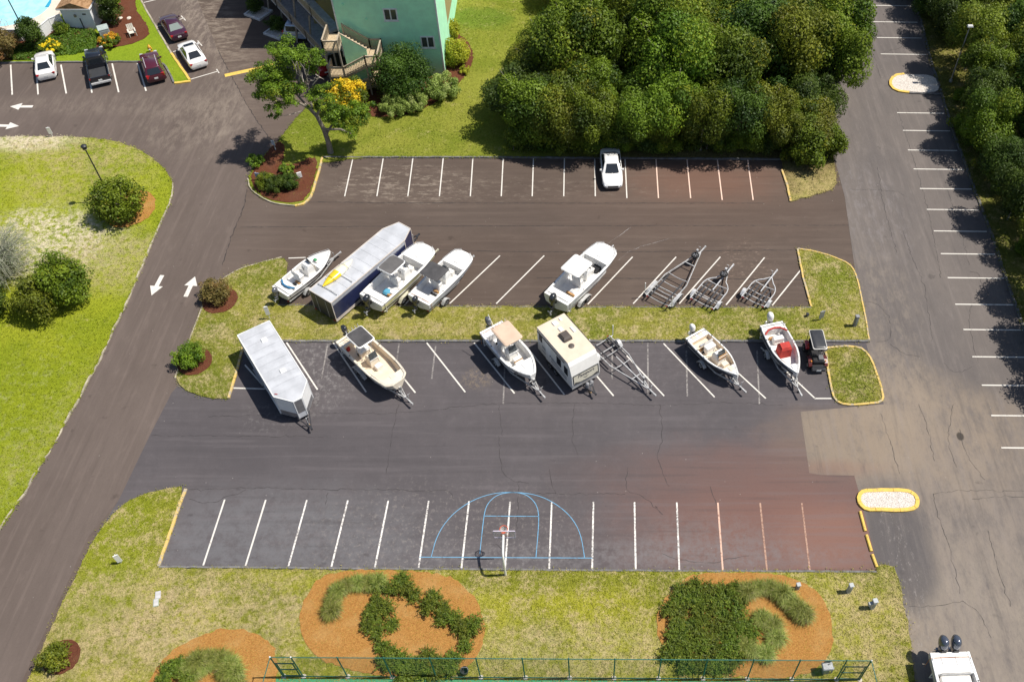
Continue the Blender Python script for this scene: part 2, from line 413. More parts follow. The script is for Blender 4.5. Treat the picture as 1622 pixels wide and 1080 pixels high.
M_STRAW = mulchy('pine_straw', (.25, .108, .028), (.47, .245, .070), (.43, .26, .095))
M_MULCH = mulchy('dark_mulch', (.075, .027, .016), (.155, .056, .030), (.14, .065, .04))
def gravelly(name, a, b):
    s = NT(name); v = s.voro(22); col = s.mix(s.ramp(v.outputs['Color'], .1, .9), a, b)
    s.col(col); s.rough(.9); s.bump(v.outputs['Distance'], 1.0, .05); return s.m
M_GRAVEL = gravelly('gravel', (.52, .46, .40), (.86, .80, .73))
M_GROUND = grassy('ground', (.05, .075, .02), (.09, .10, .03), (.2, .16, .09), .4)
def painted(name, c, wear, under, wscale=6):
    s = NT(name); n = s.noise(wscale, 8, .75, None, .5); g = s.noise(.8, 3, .5)
    f = s.ramp(s.math('ADD', s.math('MULTIPLY', n, .75), s.math('MULTIPLY', g, .25)), .70 - wear * .32, .78 - wear * .26)
    s.col(s.mix(f, c, under)); s.rough(.75); return s.m
M_LINE = painted('line_paint', (.64, .61, .555), .50, (.26, .235, .21))
M_LINE_OLD = painted('line_paint_worn', (.74, .71, .66), .72, (.16, .14, .135), 8)
M_LINE_FAINT = painted('line_paint_faint', (.26, .24, .225), .8, (.09, .08, .08), 6)
M_LINE_RUST = painted('line_paint_rusty', (.62, .40, .30), .60, (.24, .11, .08), 8)
M_LINE_PINK = painted('line_paint_pinkish', (.72, .52, .42), .35, (.3, .18, .13), 8)
M_LINE_TIP = painted('line_paint_rust_faint', (.40, .25, .18), .75, (.2, .1, .07), 8)
M_BLUE = painted('court_blue', (.14, .34, .52), .55, (.08, .10, .13))
M_YEL = painted('kerb_yellow', (.62, .43, .12), .74, (.38, .33, .25), 3.2)
M_YELP = painted('paint_yellow', (.68, .46, .09), .55, (.35, .25, .12), 5)
M_CURB = plain('kerb_concrete', (.15, .145, .145), .9, var=.3, vscale=2, dirt=((.06, .055, .05), .6))
M_CURB_L = plain('kerb_pale', (.36, .32, .24), .9, var=.3, vscale=1.2, dirt=((.24, .2, .12), .8))
M_CRACK = plain('crack_tar', (.034, .030, .030), .8, var=.4, vscale=2)
M_SEAM = plain('paving_seam', (.036, .03, .028), .9)
# ================================================================== the setting
ground = MB().quad((-900, -300, -.06), (900, -300, -.06), (900, 1500, -.06), (-900, 1500, -.06)).build('ground', M_GROUND)
tag(ground, kind='structure')
road = slab('road', [(-95, -5), (60, -5), (60, 112), (-95, 112)], -.05, 0.0, M_ROAD)
drive = slab('drive', px_poly([(-700, -70), (285, -70), (345, 80), (398, 180), (436, 232), (402, 262), (392, 290), (386, 330), (370, 365), (352, 420), (330, 520), (312, 600), (272, 622), (238, 688), (188, 792), (140, 850), (20, 1110), (-40, 1330), (-700, 1330)]), 0.0005, .0025, M_DRIVE)
lot = slab('parking_lot', px_poly([(300, 590), (272, 622), (238, 688), (188, 792), (150, 850), (240, 925), (1395, 925), (1400, 900), (1400, 760), (1420, 640), (1400, 560), (1385, 525), (330, 520)]), 0.0005, .004, M_LOT)
east = slab('access_road', px_poly([(1280, -70), (1290, 0), (1312, 200), (1322, 252), (1338, 312), (1352, 412), (1372, 545), (1400, 640), (1268, 652), (1282, 749), (1300, 752), (1353, 753), (1360, 778), (1392, 905), (1410, 905), (1450, 1080), (1480, 1330), (2100, 1330), (1800, 560), (1560, -70)]), 0.0005, .008, M_EAST)

LZ = .085
def lawn(name, pp, mat, it=1, ragged=.035, z1=LZ):
    pts = smooth(px_poly(pp), it) if it else [Vector(p) for p in px_poly(pp)]
    return slab(name, pts, -.02, z1, mat, None, ragged, .3)
W_EDGE = [(-60, 219), (0, 218), (85, 217), (150, 219), (200, 229), (235, 246), (262, 269), (274, 291), (272, 316), (256, 350), (240, 386), (222, 430), (196, 490), (170, 545), (140, 605), (110, 660), (75, 720), (40, 780), (0, 838), (-60, 935)]
lawn_w = lawn('lawn_west', W_EDGE + [(-500, 935), (-500, 219)], M_LAWN_W)
S_TOP = [(294, 773), (252, 897)]
lawn_s = lawn('lawn_south', [(296, 772), (270, 773), (245, 778), (215, 789), (190, 803), (172, 822), (150, 852), (110, 935), (75, 1010), (45, 1080), (0, 1170), (0, 1330), (1490, 1330), (1466, 1180), (1447, 1068), (1440, 1000), (1428, 945), (1418, 900), (1400, 893), (1389, 899), (1387, 906), (1100, 905), (500, 903), (250, 899), (250, 899)], M_LAWN_S, 1)
ISL_OUT = [(447, 408), (420, 415), (380, 426), (350, 444), (330, 462), (316, 500), (300, 540), (284, 582), (278, 600), (292, 618), (330, 631), (362, 632), (362, 632), (388, 541), (388, 541), (1377, 540), (1377, 540), (1364, 470), (1355, 432), (1345, 418), (1320, 407), (1290, 398), (1263, 394), (1263, 394), (1285, 487), (1285, 487), (800, 486), (440, 483), (440, 483), (458, 420)]
lawn_i = lawn('lawn_island', ISL_OUT, M_LAWN_I, 1, .025)
SM = [(1308, 552), (1335, 549), (1360, 550), (1376, 562), (1386, 585), (1394, 610), (1399, 628), (1396, 637), (1370, 641), (1338, 642), (1322, 634), (1316, 615), (1310, 580)]
lawn_j = lawn('lawn_islet', SM, M_LAWN_I, 1, .02)
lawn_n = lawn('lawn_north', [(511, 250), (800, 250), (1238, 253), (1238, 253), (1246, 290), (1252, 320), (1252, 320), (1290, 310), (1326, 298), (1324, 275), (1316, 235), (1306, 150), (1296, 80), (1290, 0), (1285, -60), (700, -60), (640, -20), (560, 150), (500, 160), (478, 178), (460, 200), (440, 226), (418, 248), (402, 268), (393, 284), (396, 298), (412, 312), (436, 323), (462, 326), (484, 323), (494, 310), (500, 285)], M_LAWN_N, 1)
lawn_p = lawn('lawn_pool', [(-120, 101), (0, 100), (120, 99), (240, 98), (254, 99), (262, 105), (268, 115), (277, 133), (277, 133), (302, 131), (302, 131), (272, 86), (250, 48), (224, 3), (195, -60), (-120, -60)], M_LAWN_P, 1)
lawn_e = lawn('lawn_east', [(1440, -60), (1446, 0), (1458, 30), (1476, 102), (1492, 151), (1508, 204), (1529, 260), (1547, 310), (1572, 375), (1592, 437), (1622, 522), (1690, 700), (1740, 800), (2300, 800), (2300, -60)], M_LAWN_E, 0, .04)
isl_g = slab('gravel_island', smooth(px_poly([(1416, 121), (1440, 119), (1484, 121), (1490, 149), (1440, 147), (1418, 144), (1409, 133)]), 2), -.02, .10, M_GRAVEL)
isl_h = slab('gravel_islet', smooth(px_poly([(1360, 780), (1400, 779), (1436, 779), (1449, 788), (1450, 800), (1438, 807), (1400, 806), (1366, 805)]), 2), -.02, .10, M_GRAVEL)

# mulch beds are heaped a little above the lawn
def bed(name, pp, mat, z=.12, it=2):
    return slab(name, smooth(px_poly(pp), it), .0, z, mat, None, .05, .22)
bed('straw_bed', [(474, 985), (482, 948), (505, 915), (535, 904), (620, 904), (705, 909), (742, 932), (764, 965), (769, 1000), (760, 1035), (735, 1062), (690, 1074), (620, 1072), (550, 1062), (500, 1040), (480, 1015)], M_STRAW)
bed('straw_bed', [(1037, 1000), (1044, 960), (1075, 922), (1110, 907), (1240, 908), (1290, 932), (1315, 970), (1321, 1010), (1311, 1045), (1280, 1070), (1200, 1078), (1110, 1062), (1060, 1040)], M_STRAW)
bed('straw_bed', [(222, 1100), (245, 1062), (270, 1035), (320, 1004), (370, 995), (410, 1003), (435, 1025), (441, 1050), (436, 1085), (400, 1130), (280, 1150)], M_STRAW)
bed('straw_bed', [(163, 340), (185, 310), (225, 300), (247, 312), (246, 335), (228, 352), (198, 363), (172, 360)], M_STRAW)
def round_bed(px, py, r, mat):
    g = G(px, py); return slab('mulch_bed', [g.xy + Vector((math.cos(a) * r, math.sin(a) * r)) for a in [k * math.pi / 14 for k in range(28)]], .0, .125, mat, None, .02, .3)
round_bed(349, 477, 1.35, M_MULCH); round_bed(309, 574, 1.25, M_MULCH); round_bed(99, 1041, 1.05, M_MULCH)
bed('mulch_bed', [(396, 285), (404, 265), (424, 245), (436, 226), (450, 228), (452, 245), (444, 262), (470, 262), (488, 252), (506, 252), (498, 285), (490, 308), (480, 320), (458, 323), (432, 319), (408, 307)], M_MULCH, .13)
bed('mulch_bed', [(590, 188), (640, 186), (690, 166), (730, 132), (752, 98), (745, 70), (722, 52), (708, 52), (700, 90), (640, 130), (560, 150), (555, 178)], M_MULCH, .13)
bed('mulch_bed', [(190, -30), (214, -10), (216, 18), (230, 36), (238, 50), (232, 63), (212, 70), (180, 78), (150, 82), (152, 66), (172, 50), (150, 44), (165, 28), (190, 18)], M_MULCH, .13)
bed('mulch_bed', [(-30, 62), (30, 66), (72, 60), (90, 44), (110, 40), (156, 48), (150, 60), (110, 70), (95, 84), (60, 95), (-30, 98)], M_MULCH, .125)

# kerbs
def kpx(pp, it=1): return smooth(px_poly(pp), it, False) if it else [Vector(p) for p in px_poly(pp)]
kerb('kerb', kpx([(1263, 395), (1272, 440), (1285, 487)], 0), .15, -.01, .13, M_YEL, lawn_i)
kerb('kerb', kpx([(1263, 395), (1290, 399), (1320, 408), (1345, 419), (1355, 433), (1364, 470), (1377, 540)]), .12, -.01, .125, M_YEL, lawn_i)
kerb('kerb', kpx([(362, 632), (376, 585), (388, 541)], 0), .17, -.01, .13, M_YEL, lawn_i)
kerb('kerb', kpx([(388, 541), (800, 541), (1377, 541)], 0), .20, -.01, .12, M_CURB, lawn_i)
kerb('kerb', kpx([(440, 484), (800, 487), (1285, 488)], 0), .10, -.01, .10, M_CURB, lawn_i)
kerb('kerb', kpx([(447, 408), (420, 415), (380, 426), (350, 444), (330, 462), (316, 500), (300, 540), (284, 582), (278, 600)]), .10, -.01, .095, M_CURB_L, lawn_i)
kerb('kerb', kpx(SM + SM[:2])[:-3], .15, -.01, .13, M_YEL, lawn_j)
kerb('kerb', kpx([(511, 250), (800, 250), (1238, 253)], 0), .16, -.01, .12, M_CURB, lawn_n)
kerb('kerb', kpx([(1238, 270), (1246, 292), (1252, 320)], 0), .18, -.01, .13, M_YEL, lawn_n)
kerb('kerb', kpx([(511, 250), (506, 270), (500, 290), (494, 310), (484, 323), (468, 327)]), .19, -.01, .13, M_YEL, lawn_n)
kerb('kerb', kpx([(468, 327), (436, 324), (412, 313), (396, 299), (393, 284)]), .10, -.01, .12, M_CURB_L, lawn_n)
kerb('kerb', kpx([(-60, 101), (120, 99.5), (240, 98.5), (254, 99.5), (262, 105), (268, 115), (276, 132)]), .17, -.01, .13, M_CURB, lawn_p)
kerb('kerb', kpx([(272, 86), (250, 48), (224, 3), (195, -60)]), .17, -.01, .13, M_CURB_L, lawn_p)
kerb('kerb', kpx([(277, 133), (302, 130)], 0), .25, -.01, .14, M_YELP, lawn_p)
kerb('kerb', kpx([(301, 128), (272, 86)], 0), .22, -.01, .14, M_YELP, lawn_p)
kerb('kerb', kpx([(1446, 0), (1458, 30), (1476, 102), (1492, 151), (1508, 204), (1529, 260), (1547, 310), (1572, 375), (1592, 437), (1622, 522), (1690, 700)], 0), .20, -.01, .12, M_CURB, lawn_e)
kerb('kerb', kpx([(252, 898), (600, 901), (1000, 904), (1388, 906)], 0), .13, -.01, .11, M_CURB, lawn_s)
kerb('kerb', kpx([(252, 897), (266, 856), (283, 806)], 0), .18, -.01, .14, M_YEL, lawn_s)
kerb('kerb', kpx([(282, 806), (288, 792), (295, 775)], 0), .20, -.01, .11, M_YEL, lawn_s)
kerb('kerb', kpx(W_EDGE[10:19]), .12, -.01, .092, M_CURB_L, lawn_w, rough=.05)
kerb('kerb', kpx(W_EDGE[7:11]), .10, -.01, .10, M_CURB_L, lawn_w, rough=.02)
kerb('kerb', kpx([(1440, 147.5), (1418, 144.5), (1408, 133), (1416, 120.5), (1432, 118.5)]), .28, -.01, .14, M_YELP, isl_g)
kerb('kerb', kpx([(1440, 148.5), (1491, 151)], 0), .14, -.01, .13, M_CURB, isl_g)
kerb('kerb', smooth(px_poly([(1358, 778), (1400, 777), (1438, 777), (1452, 787), (1453, 801), (1440, 809), (1400, 808), (1363, 807)]), 2), .26, -.01, .14, M_YELP, isl_h, True)
# loose kerb stones, painted yellow, beyond the gravel islet
ks = [(1362, 810), (1370.5, 842), (1372, 847), (1380, 874), (1381, 878), (1389, 899)]
for i in (0, 2, 4):
    a, b = G(*ks[i]), G(*ks[i + 1]); d = (b - a)
    t = thing('wheel_stop', 'yellow painted concrete wheel stop in the row below the white gravel islet', 'wheel stop', (a + b) / 2, math.atan2(d.y, d.x), 'yellow wheel stops beside the rust stained stalls')
    L = d.length
    MB().loft([[(x, -.10, .008), (x, -.09, .10), (x, -.05, .14), (x, .05, .14), (x, .09, .10), (x, .10, .008)] for x in (-L / 2 + .02, -L / 6, L / 6, L / 2 - .02)]).build('bar', M_YELP, t)
    for s in (-1, 1): MB().lathe([(.02, .13), (.02, .15)], 8, Matrix.Translation((s * L * .33, 0, 0))).build('pin', M_CRACK, t)
def hump():
    a, b = G(356, 120), G(434, 103); d = b - a; L = d.length
    t = thing('speed_hump', 'low yellow painted hump across the drive by the twisted tree', 'speed hump', (a + b) / 2, math.atan2(d.y, d.x))
    n = 6
    for i in range(n):
        x0, x1 = -L / 2 + L / n * i + .006, -L / 2 + L / n * (i + 1) - .006
        MB().loft([[(x, -.26, .002), (x, -.2, .035), (x, -.08, .055), (x, .08, .055), (x, .2, .035), (x, .26, .002)] for x in (x0, x1)]).build('segment', M_YELP, t)
hump()

# ------------------------------------------------------------------ painted markings
def line(a, b, w, mat, parent, z=.012, name='stall_line', trim=0):
    p, q = G(*a), G(*b)
    pts = densify([p.xy, q.xy], .5, False)
    o = flat_ribbon(MB(), pts, w, z, False, .06).build(name, mat, parent); return o
for (a, b) in zip([559, 607, 654, 702, 749, 797, 845, 894, 942, 990, 1039, 1088, 1136, 1184], [546, 597, 646, 696, 745, 794, 843, 893, 943, 993, 1043, 1094, 1144, 1193]):
    line((a, 251), (b, 311 + (a > 950) * 3 + (a > 1130) * 3), .10, M_LINE if a < 1000 else M_LINE_PINK, road, .006)
top = [356, 421, 486, 551, 615, 679, 743, 808, 874, 940, 1005, 1072, 1137, 1204, 1270]
bot = [322, 389, 457, 525, 594, 663, 731, 800, 870, 938, 1007, 1076, 1145, 1215, 1283]
for i, (a, b) in enumerate(zip(top, bot)):
    m = M_LINE if i < 2 else M_LINE_OLD if i < 11 else M_LINE_OLD if i == 11 else M_LINE_RUST if i == 12 else M_LINE_TIP
    line((a, 791 + i * .4), (b, 895 + i * .7), .11, m, lot)
for (a, b) in [((786, 481), (862, 405)), ((712, 481), (792, 405)), ((931, 482), (1002, 407)), ((1003, 481), (1071, 407)), ((1076, 481), (1141, 407)), ((1150, 483), (1211, 408)), ((1223, 484), (1272, 423))]:
    line(a, b, .10, M_LINE, road, .006)
line((505, 500), (640, 392), .10, M_LINE_PINK, road, .006); line((457, 409), (484, 408), .10, M_LINE, road, .006)
line((560, 492), (640, 420), .10, M_LINE, road, .006); line((640, 484), (690, 430), .10, M_LINE, road, .006)
LOW = [((453, 541), (503, 617)), ((528, 543), (580, 621)), ((620, 575), (658, 622)), ((676, 543), (737, 621)), ((751, 543), (815, 623)), ((835, 550), (894, 625)), ((915, 560), (972, 627)), ((985, 555), (1052, 627)), ((1051, 544), (1132, 629)), ((1125, 550), (1213, 631)), ((1205, 550), (1291, 631))]
for a, b in LOW: line(a, b, .105, M_LINE, lot)
line((1290, 631), (1317, 631), .105, M_LINE, lot); line((370, 614.5), (420, 616), .105, M_LINE, lot); line((388, 578), (425, 620), .105, M_LINE, lot)
for x, a, b in [(519, 545, 600), (632, 545, 600), (801, 548, 640), (970, 545, 600), (1026, 543, 625), (1087, 555, 628), (1199, 555, 640), (690, 548, 600)]:
    line((x, a), (x + (x - 1000) * .02, b), .11, M_LINE_FAINT, lot, .009, 'worn_stall_line')
EL = [(9, 1377, 1444), (35, 1383, 1453), (60, 1389, 1460), (86, 1395, 1467), (179, 1421, 1495), (207, 1430, 1505), (238, 1438, 1516), (268, 1447, 1527), (299, 1457, 1539), (332, 1468, 1550), (366, 1479, 1563), (402, 1490, 1576), (440, 1501, 1590), (482, 1513, 1605), (522, 1526, 1620), (565, 1540, 1636), (610, 1555, 1655), (658, 1570, 1675), (709, 1586, 1696)]
for y, a, b in EL: line((a, y), (b, y + 1), .105, M_LINE, east, .016)
NL = [((16.9, 103.2), (19.4, 150.4)), ((57, 103.2), (60.4, 150)), ((96.5, 103), (105, 148.5)), ((137.4, 102.4), (145.7, 147.3)), ((177.6, 101), (188, 146.5)), ((217.8, 100.6), (231.5, 144.4)), ((-24, 103), (-23, 150))]
for a, b in NL: line(a, b, .14, M_LINE, road, .006)
for a, b in [((228, 4.5), (247, 0)), ((249, 42.5), (292, 29)), ((287, 25.5), (294, 33)), ((274, 82.5), (318, 69)), ((313, 65), (320, 73)), ((302, 126), (346, 113)), ((343, 110), (347, 116))]:
    line(a, b, .105, M_LINE, road, .006)
def arrow(tip, tail, hw=.52, w=.17, hl=1.0):
    a, b = G(*tip).xy, G(*tail).xy; t = (a - b).normalized(); n = Vector((-t.y, t.x)); L = (a - b).length; h = L * .46
    m = a - t * h
    P = [a, m + n * hw, m + n * w, b + n * w, b - n * w, m - n * w, m - n * hw]
    MB().add([(p.x, p.y, .0065) for p in P], [(0, 1, 2, 5, 6), (2, 3, 4, 5)]).build('lane_arrow', M_LINE, road)
arrow((240, 468), (257, 436)); arrow((309, 438), (294, 470)); arrow((16, 169), (52, 169)); arrow((30, 200), (-8, 199))

# basketball court lines
def court(pp, w=.048, it=0, closed=False):
    pts = kpx(pp, it); flat_ribbon(MB(), densify(pts, .3, closed), w, .016, closed, .15).build('court_line', M_BLUE, lot)
court([(664, 882), (939, 883.5)]); court([(683, 882), (692, 848), (712, 818), (742, 795), (775, 782), (810, 778.5), (850, 783), (880, 797), (905, 818), (920, 845), (926, 883)], it=2)
court([(760, 877), (765, 830), (768, 808), (774, 795), (788, 783), (810, 779), (832, 782), (846, 793), (853, 808), (853.5, 830), (849, 882)], it=2)
court([(767, 817), (853, 817.5)])

# cracks and seams in the paving
def crack(pp, parent, w=.045, z=.0105, jit=.045, name='crack', mat=None):
    pts = densify(kpx(pp, 1), .22, False)
    pts = [p + Vector((random.gauss(0, jit), random.gauss(0, jit))) if 0 < i < len(pts) - 1 else p for i, p in enumerate(pts)]
    flat_ribbon(MB(), pts, w, z, False, .7).build(name, mat or M_CRACK, parent)
for pp in [[(300, 775), (400, 772), (500, 775), (570, 774), (660, 777)], [(660, 777), (700, 776), (716, 779), (720, 790)], [(330, 660), (480, 655), (640, 655), (760, 640), (860, 638), (1000, 640), (1060, 642), (1150, 637), (1240, 642)],
           [(632, 640), (620, 690), (612, 750)], [(790, 690), (793, 740), (805, 760), (838, 765)], [(822, 762), (820, 800), (818, 840)], [(870, 742), (875, 770), (880, 782)], [(994, 740), (990, 778), (1020, 785), (1050, 815)],
           [(838, 782), (900, 782), (990, 782)], [(1048, 876), (1080, 888), (1130, 892), (1160, 884), (1186, 880)], [(1045, 640), (1050, 690), (1040, 730), (1060, 770)], [(400, 470), (400, 472)], [(520, 780), (515, 800)], [(300, 790), (330, 800), (390, 775)], [(790, 640), (796, 690)], [(1125, 770), (1135, 800)], [(910, 640), (905, 690), (915, 720)],
           [(240, 690), (330, 690), (520, 692)], [(760, 862), (790, 860), (800, 880)]]:
    crack(pp, lot, .024)
for pp in [[(1430, 0), (1420, 20), (1402, 30), (1400, 40)], [(1385, 90), (1395, 125)], [(1420, 170), (1440, 230), (1462, 300), (1478, 370), (1490, 440)], [(1428, 10), (1445, 60), (1430, 75), (1400, 83)], [(1370, 478), (1385, 480), (1405, 495), (1412, 520), (1410, 540), (1388, 542)], [(1410, 545), (1430, 560), (1456, 565)], [(1536, 430), (1551, 432), (1555, 450), (1568, 470), (1550, 478), (1538, 482), (1534, 510), (1545, 560), (1550, 575)],
           [(1495, 575), (1505, 588), (1525, 590), (1540, 580)], [(1430, 365), (1445, 410), (1460, 440), (1470, 480), (1475, 540)], [(1478, 782), (1490, 780), (1540, 776), (1622, 778)], [(1478, 782), (1482, 810), (1500, 850), (1512, 900), (1520, 940)], [(1345, 300), (1420, 302), (1432, 310)], [(1395, 655), (1410, 700), (1425, 750)], [(1455, 640), (1470, 680), (1480, 730)], [(1520, 680), (1530, 720), (1560, 760)],
           [(1540, 790), (1580, 786), (1622, 787)], [(1390, 265), (1400, 330), (1420, 400)], [(1440, 960), (1480, 960), (1540, 950), (1570, 1010)], [(1565, 840), (1580, 900), (1600, 960)], [(1500, 300), (1520, 360), (1535, 420)], [(1510, 640), (1500, 700), (1515, 740)]]:
    crack(pp, east, .022, .0145)
for pp in [[(380, 360), (700, 358), (1345, 357)], [(480, 320), (700, 322), (1210, 322)], [(610, 395), (900, 400), (1262, 396)], [(850, 440), (1270, 443)]]:
    crack(pp, road, .05, .0045, .012, 'paving_seam', M_SEAM)
for pp in [[(352, 420), (370, 365), (386, 330), (391, 300)], [(345, 80), (398, 180), (436, 232)]]:
    crack(pp, road, .06, .0045, .03, 'paving_seam', M_SEAM)
crack([(980, 412), (1000, 395), (1060, 378)], road, .03, .0045, .02, 'tyre_mark', M_LINE_FAINT); crack([(950, 395), (1000, 360)], road, .03, .0045, .02, 'tyre_mark', M_LINE_FAINT)
crack([(1040, 805), (1040, 803)], lot, .03)

# utility covers set in the grass, tree-less marks
for i, (px, py) in enumerate([(251, 943), (248, 955)]):
    g = G(px, py); t = thing('utility_cover', ['pale grey utility box lid flush in the dry grass', 'greenish utility box lid flush in the dry grass'][i], 'utility cover', (g.x, g.y, LZ), .25)
    MB().bbox(-.17, .17, -.26, .26, -.02, .045, .02).build('frame', plain('cover_grey', (.42, .40, .42), .7) if i == 0 else plain('cover_green', (.30, .36, .28), .7), t)
    MB().bbox(-.13, .13, -.22, .22, .045, .055, .01).build('lid', plain('cover_lid', (.48, .47, .46), .7), t)
# ================================================================== vegetation
M_BARK = plain('bark', (.27, .235, .19), .9, var=.35, vscale=6)
M_BARK_G = plain('bark_grey', (.21, .18, .145), .9, var=.3, vscale=6)
M_LEAF = leafy('leaf_oak', (.026, .056, .006), (.195, .270, .018), (.33, .32, .02), warmth=.2)
M_LEAF_B = leafy('leaf_bright', (.042, .086, .008), (.225, .315, .020), (.34, .33, .022), warmth=.22)
M_LEAF_D = leafy('leaf_deep', (.018, .044, .007), (.105, .170, .018), None)
M_LEAF_O = leafy('leaf_olive', (.050, .074, .008), (.22, .255, .020), (.33, .29, .025), warmth=.25)
M_LEAF_V = leafy('leaf_variegated', (.16, .225, .035), (.36, .44, .11), (.50, .52, .22), warmth=.3)
M_LEAF_Y = leafy('leaf_yellow_green', (.19, .22, .012), (.46, .46, .03), (.58, .52, .035), warmth=.3)
M_LEAF_R = leafy('leaf_russet', (.13, .11, .025), (.32, .26, .08), (.36, .16, .07), warmth=.4)
M_FLOWER = leafy('flower_yellow', (.72, .50, .015), (.90, .70, .03), None, .2)
M_FLOWER_O = leafy('flower_orange', (.74, .38, .02), (.88, .62, .04), None, .2)
M_WISP = leafy('leaf_wispy_grey', (.20, .23, .12), (.42, .43, .30), (.10, .16, .04), warmth=.4)
M_JUN = leafy('leaf_juniper', (.038, .072, .008), (.20, .255, .026), (.32, .31, .04), warmth=.22)
M_BLADE = leafy('leaf_grass_blade', (.12, .165, .02), (.38, .42, .10), (.48, .42, .20), warmth=.18)
M_GREENC = leafy('leaf_ground_cover', (.055, .12, .010), (.13, .23, .022), None)

def leaf_mesh(name, P, N, size, mat, rng, tint, aspect=.55, twist=None):
    n = len(P)
    N = N / np.maximum(np.linalg.norm(N, axis=1, keepdims=True), 1e-6)
    t = rng.normal(size=(n, 3)) if twist is None else twist
    t = t - (t * N).sum(1, keepdims=True) * N; t /= np.maximum(np.linalg.norm(t, axis=1, keepdims=True), 1e-6)
    b = np.cross(N, t); s = size[:, None]
    V = np.empty((n, 4, 3))
    V[:, 0] = P - t * s * .5; V[:, 1] = P + b * s * aspect * .5 + N * s * .08; V[:, 2] = P + t * s * .5; V[:, 3] = P - b * s * aspect * .5 + N * s * .08
    me = bpy.data.meshes.new(name)
    me.vertices.add(n * 4); me.vertices.foreach_set('co', V.reshape(-1))
    me.loops.add(n * 4); me.loops.foreach_set('vertex_index', np.arange(n * 4, dtype=np.int32))
    me.polygons.add(n); me.polygons.foreach_set('loop_start', np.arange(0, n * 4, 4, dtype=np.int32)); me.polygons.foreach_set('loop_total', np.full(n, 4, dtype=np.int32))
    me.update()
    a = me.color_attributes.new('tint', 'FLOAT_COLOR', 'POINT')
    c = np.ones((n, 4, 4)); c[:, :, 0] = tint[:, 0:1]; c[:, :, 1] = tint[:, 1:2]; c[:, :, 2] = 0
    a.data.foreach_set('color', c.reshape(-1))
    me.materials.append(mat); me.validate()
    return me

def crown_points(rng, blobs, per, up=.25, jitter=.18, flat=1.0):
    """leaves spread over the shells of many small clumps"""
    Ps, Ns, Ts = [], [], []
    for (c, r) in blobs:
        k = max(8, int(per * r * r))
        d = rng.normal(size=(k, 3)); d[:, 2] += up; d /= np.linalg.norm(d, axis=1, keepdims=True)
        rad = r * (1 + rng.normal(size=(k, 1)) * jitter) * np.where(rng.random((k, 1)) < .2, rng.random((k, 1)), 1)
        p = d * rad; p[:, 2] *= flat
        Ps.append(np.array(c) + p); Ns.append(d + rng.normal(size=(k, 3)) * .55 + np.array([0, 0, .25]))
        t0, t1 = rng.random(), rng.random()
        Ts.append(np.clip(np.stack([t0 * .78 + rng.random(k) * .22, t1 * .8 + rng.random(k) * .2], 1), 0, 1))
    return np.concatenate(Ps), np.concatenate(Ns), np.concatenate(Ts)

def blobs_ellipsoid(rng, rx, ry, rz, nb, zc, br=(.24, .42), lo=-.55, inner=.72):
    out = []; m = min(rx, ry, rz)
    i = 0
    while len(out) < nb:
        d = rng.normal(size=3); d /= np.linalg.norm(d)
        if d[2] < lo: continue
        k = inner + rng.normal() * .12
        r = m * rng.uniform(*br)
        out.append((np.array([d[0] * rx * k, d[1] * ry * k, zc + d[2] * rz * k]), r))
    return out

def crown(name, seed, rx, ry, rz, nb, cover, ls, mat, zc, br=(.24, .42), lo=-.55, inner=.72, aspect=.55, jitter=.18, cone=0.0):
    rng = np.random.default_rng(seed)
    bl = blobs_ellipsoid(rng, rx, ry, rz, nb, zc, br, lo, inner)
    if cone: bl = [(np.array([c[0] * (1 - cone * (c[2] - zc) / rz), c[1] * (1 - cone * (c[2] - zc) / rz), c[2]]), r * (1 - .4 * cone * (c[2] - zc) / rz)) for c, r in bl]
    m_ = min(rx, ry, rz); bl.append((np.array([0, 0, zc - .1 * rz]), m_ * .62))
    total = cover * 4 * math.pi * ((rx * ry) ** .5 * .5 + rz * .5) ** 2 / (ls * ls)
    P, N, T = crown_points(rng, bl, total / sum(r * r for _, r in bl), jitter=jitter)
    keep = P[:, 2] > .12
    P, N, T = P[keep], N[keep], T[keep]
    size = ls * rng.uniform(.65, 1.35, len(P))
    me = leaf_mesh(name, P, N, size, mat, rng, T, aspect)
    return me, bl

def trunk_mesh(name, bl, seed, r0, h0, mat, nl=7, lean=(0, 0)):
    rng = np.random.default_rng(seed); mb = MB()
    top = Vector((lean[0], lean[1], h0))
    mid = top * .5 + Vector((rng.normal() * .1, rng.normal() * .1, 0))
    mb.tube([(0, 0, -.15), (0, 0, .05), mid, top], [r0 * 1.35, r0, r0 * .85, r0 * .6], 8)
    idx = rng.permutation(len(bl) - 1)[:nl]
    for i in idx:
        c = Vector(bl[i][0]); s = Vector((0, 0, 0)).lerp(top, rng.uniform(.55, 1)); m = s.lerp(c, .5) + Vector((0, 0, .12 * (c - s).length))
        c = c + (c - top * .7) * (rng.uniform(.15, .38) if i % 2 else 0); mb.tube([s, m, c], [r0 * .45, r0 * .28, r0 * .10], 5)
    me = bpy.data.meshes.new(name); me.from_pydata(mb.v, [], mb.f); me.update(); me.materials.append(mat)
    me.polygons.foreach_set('use_smooth', [True] * len(me.polygons))
    return me

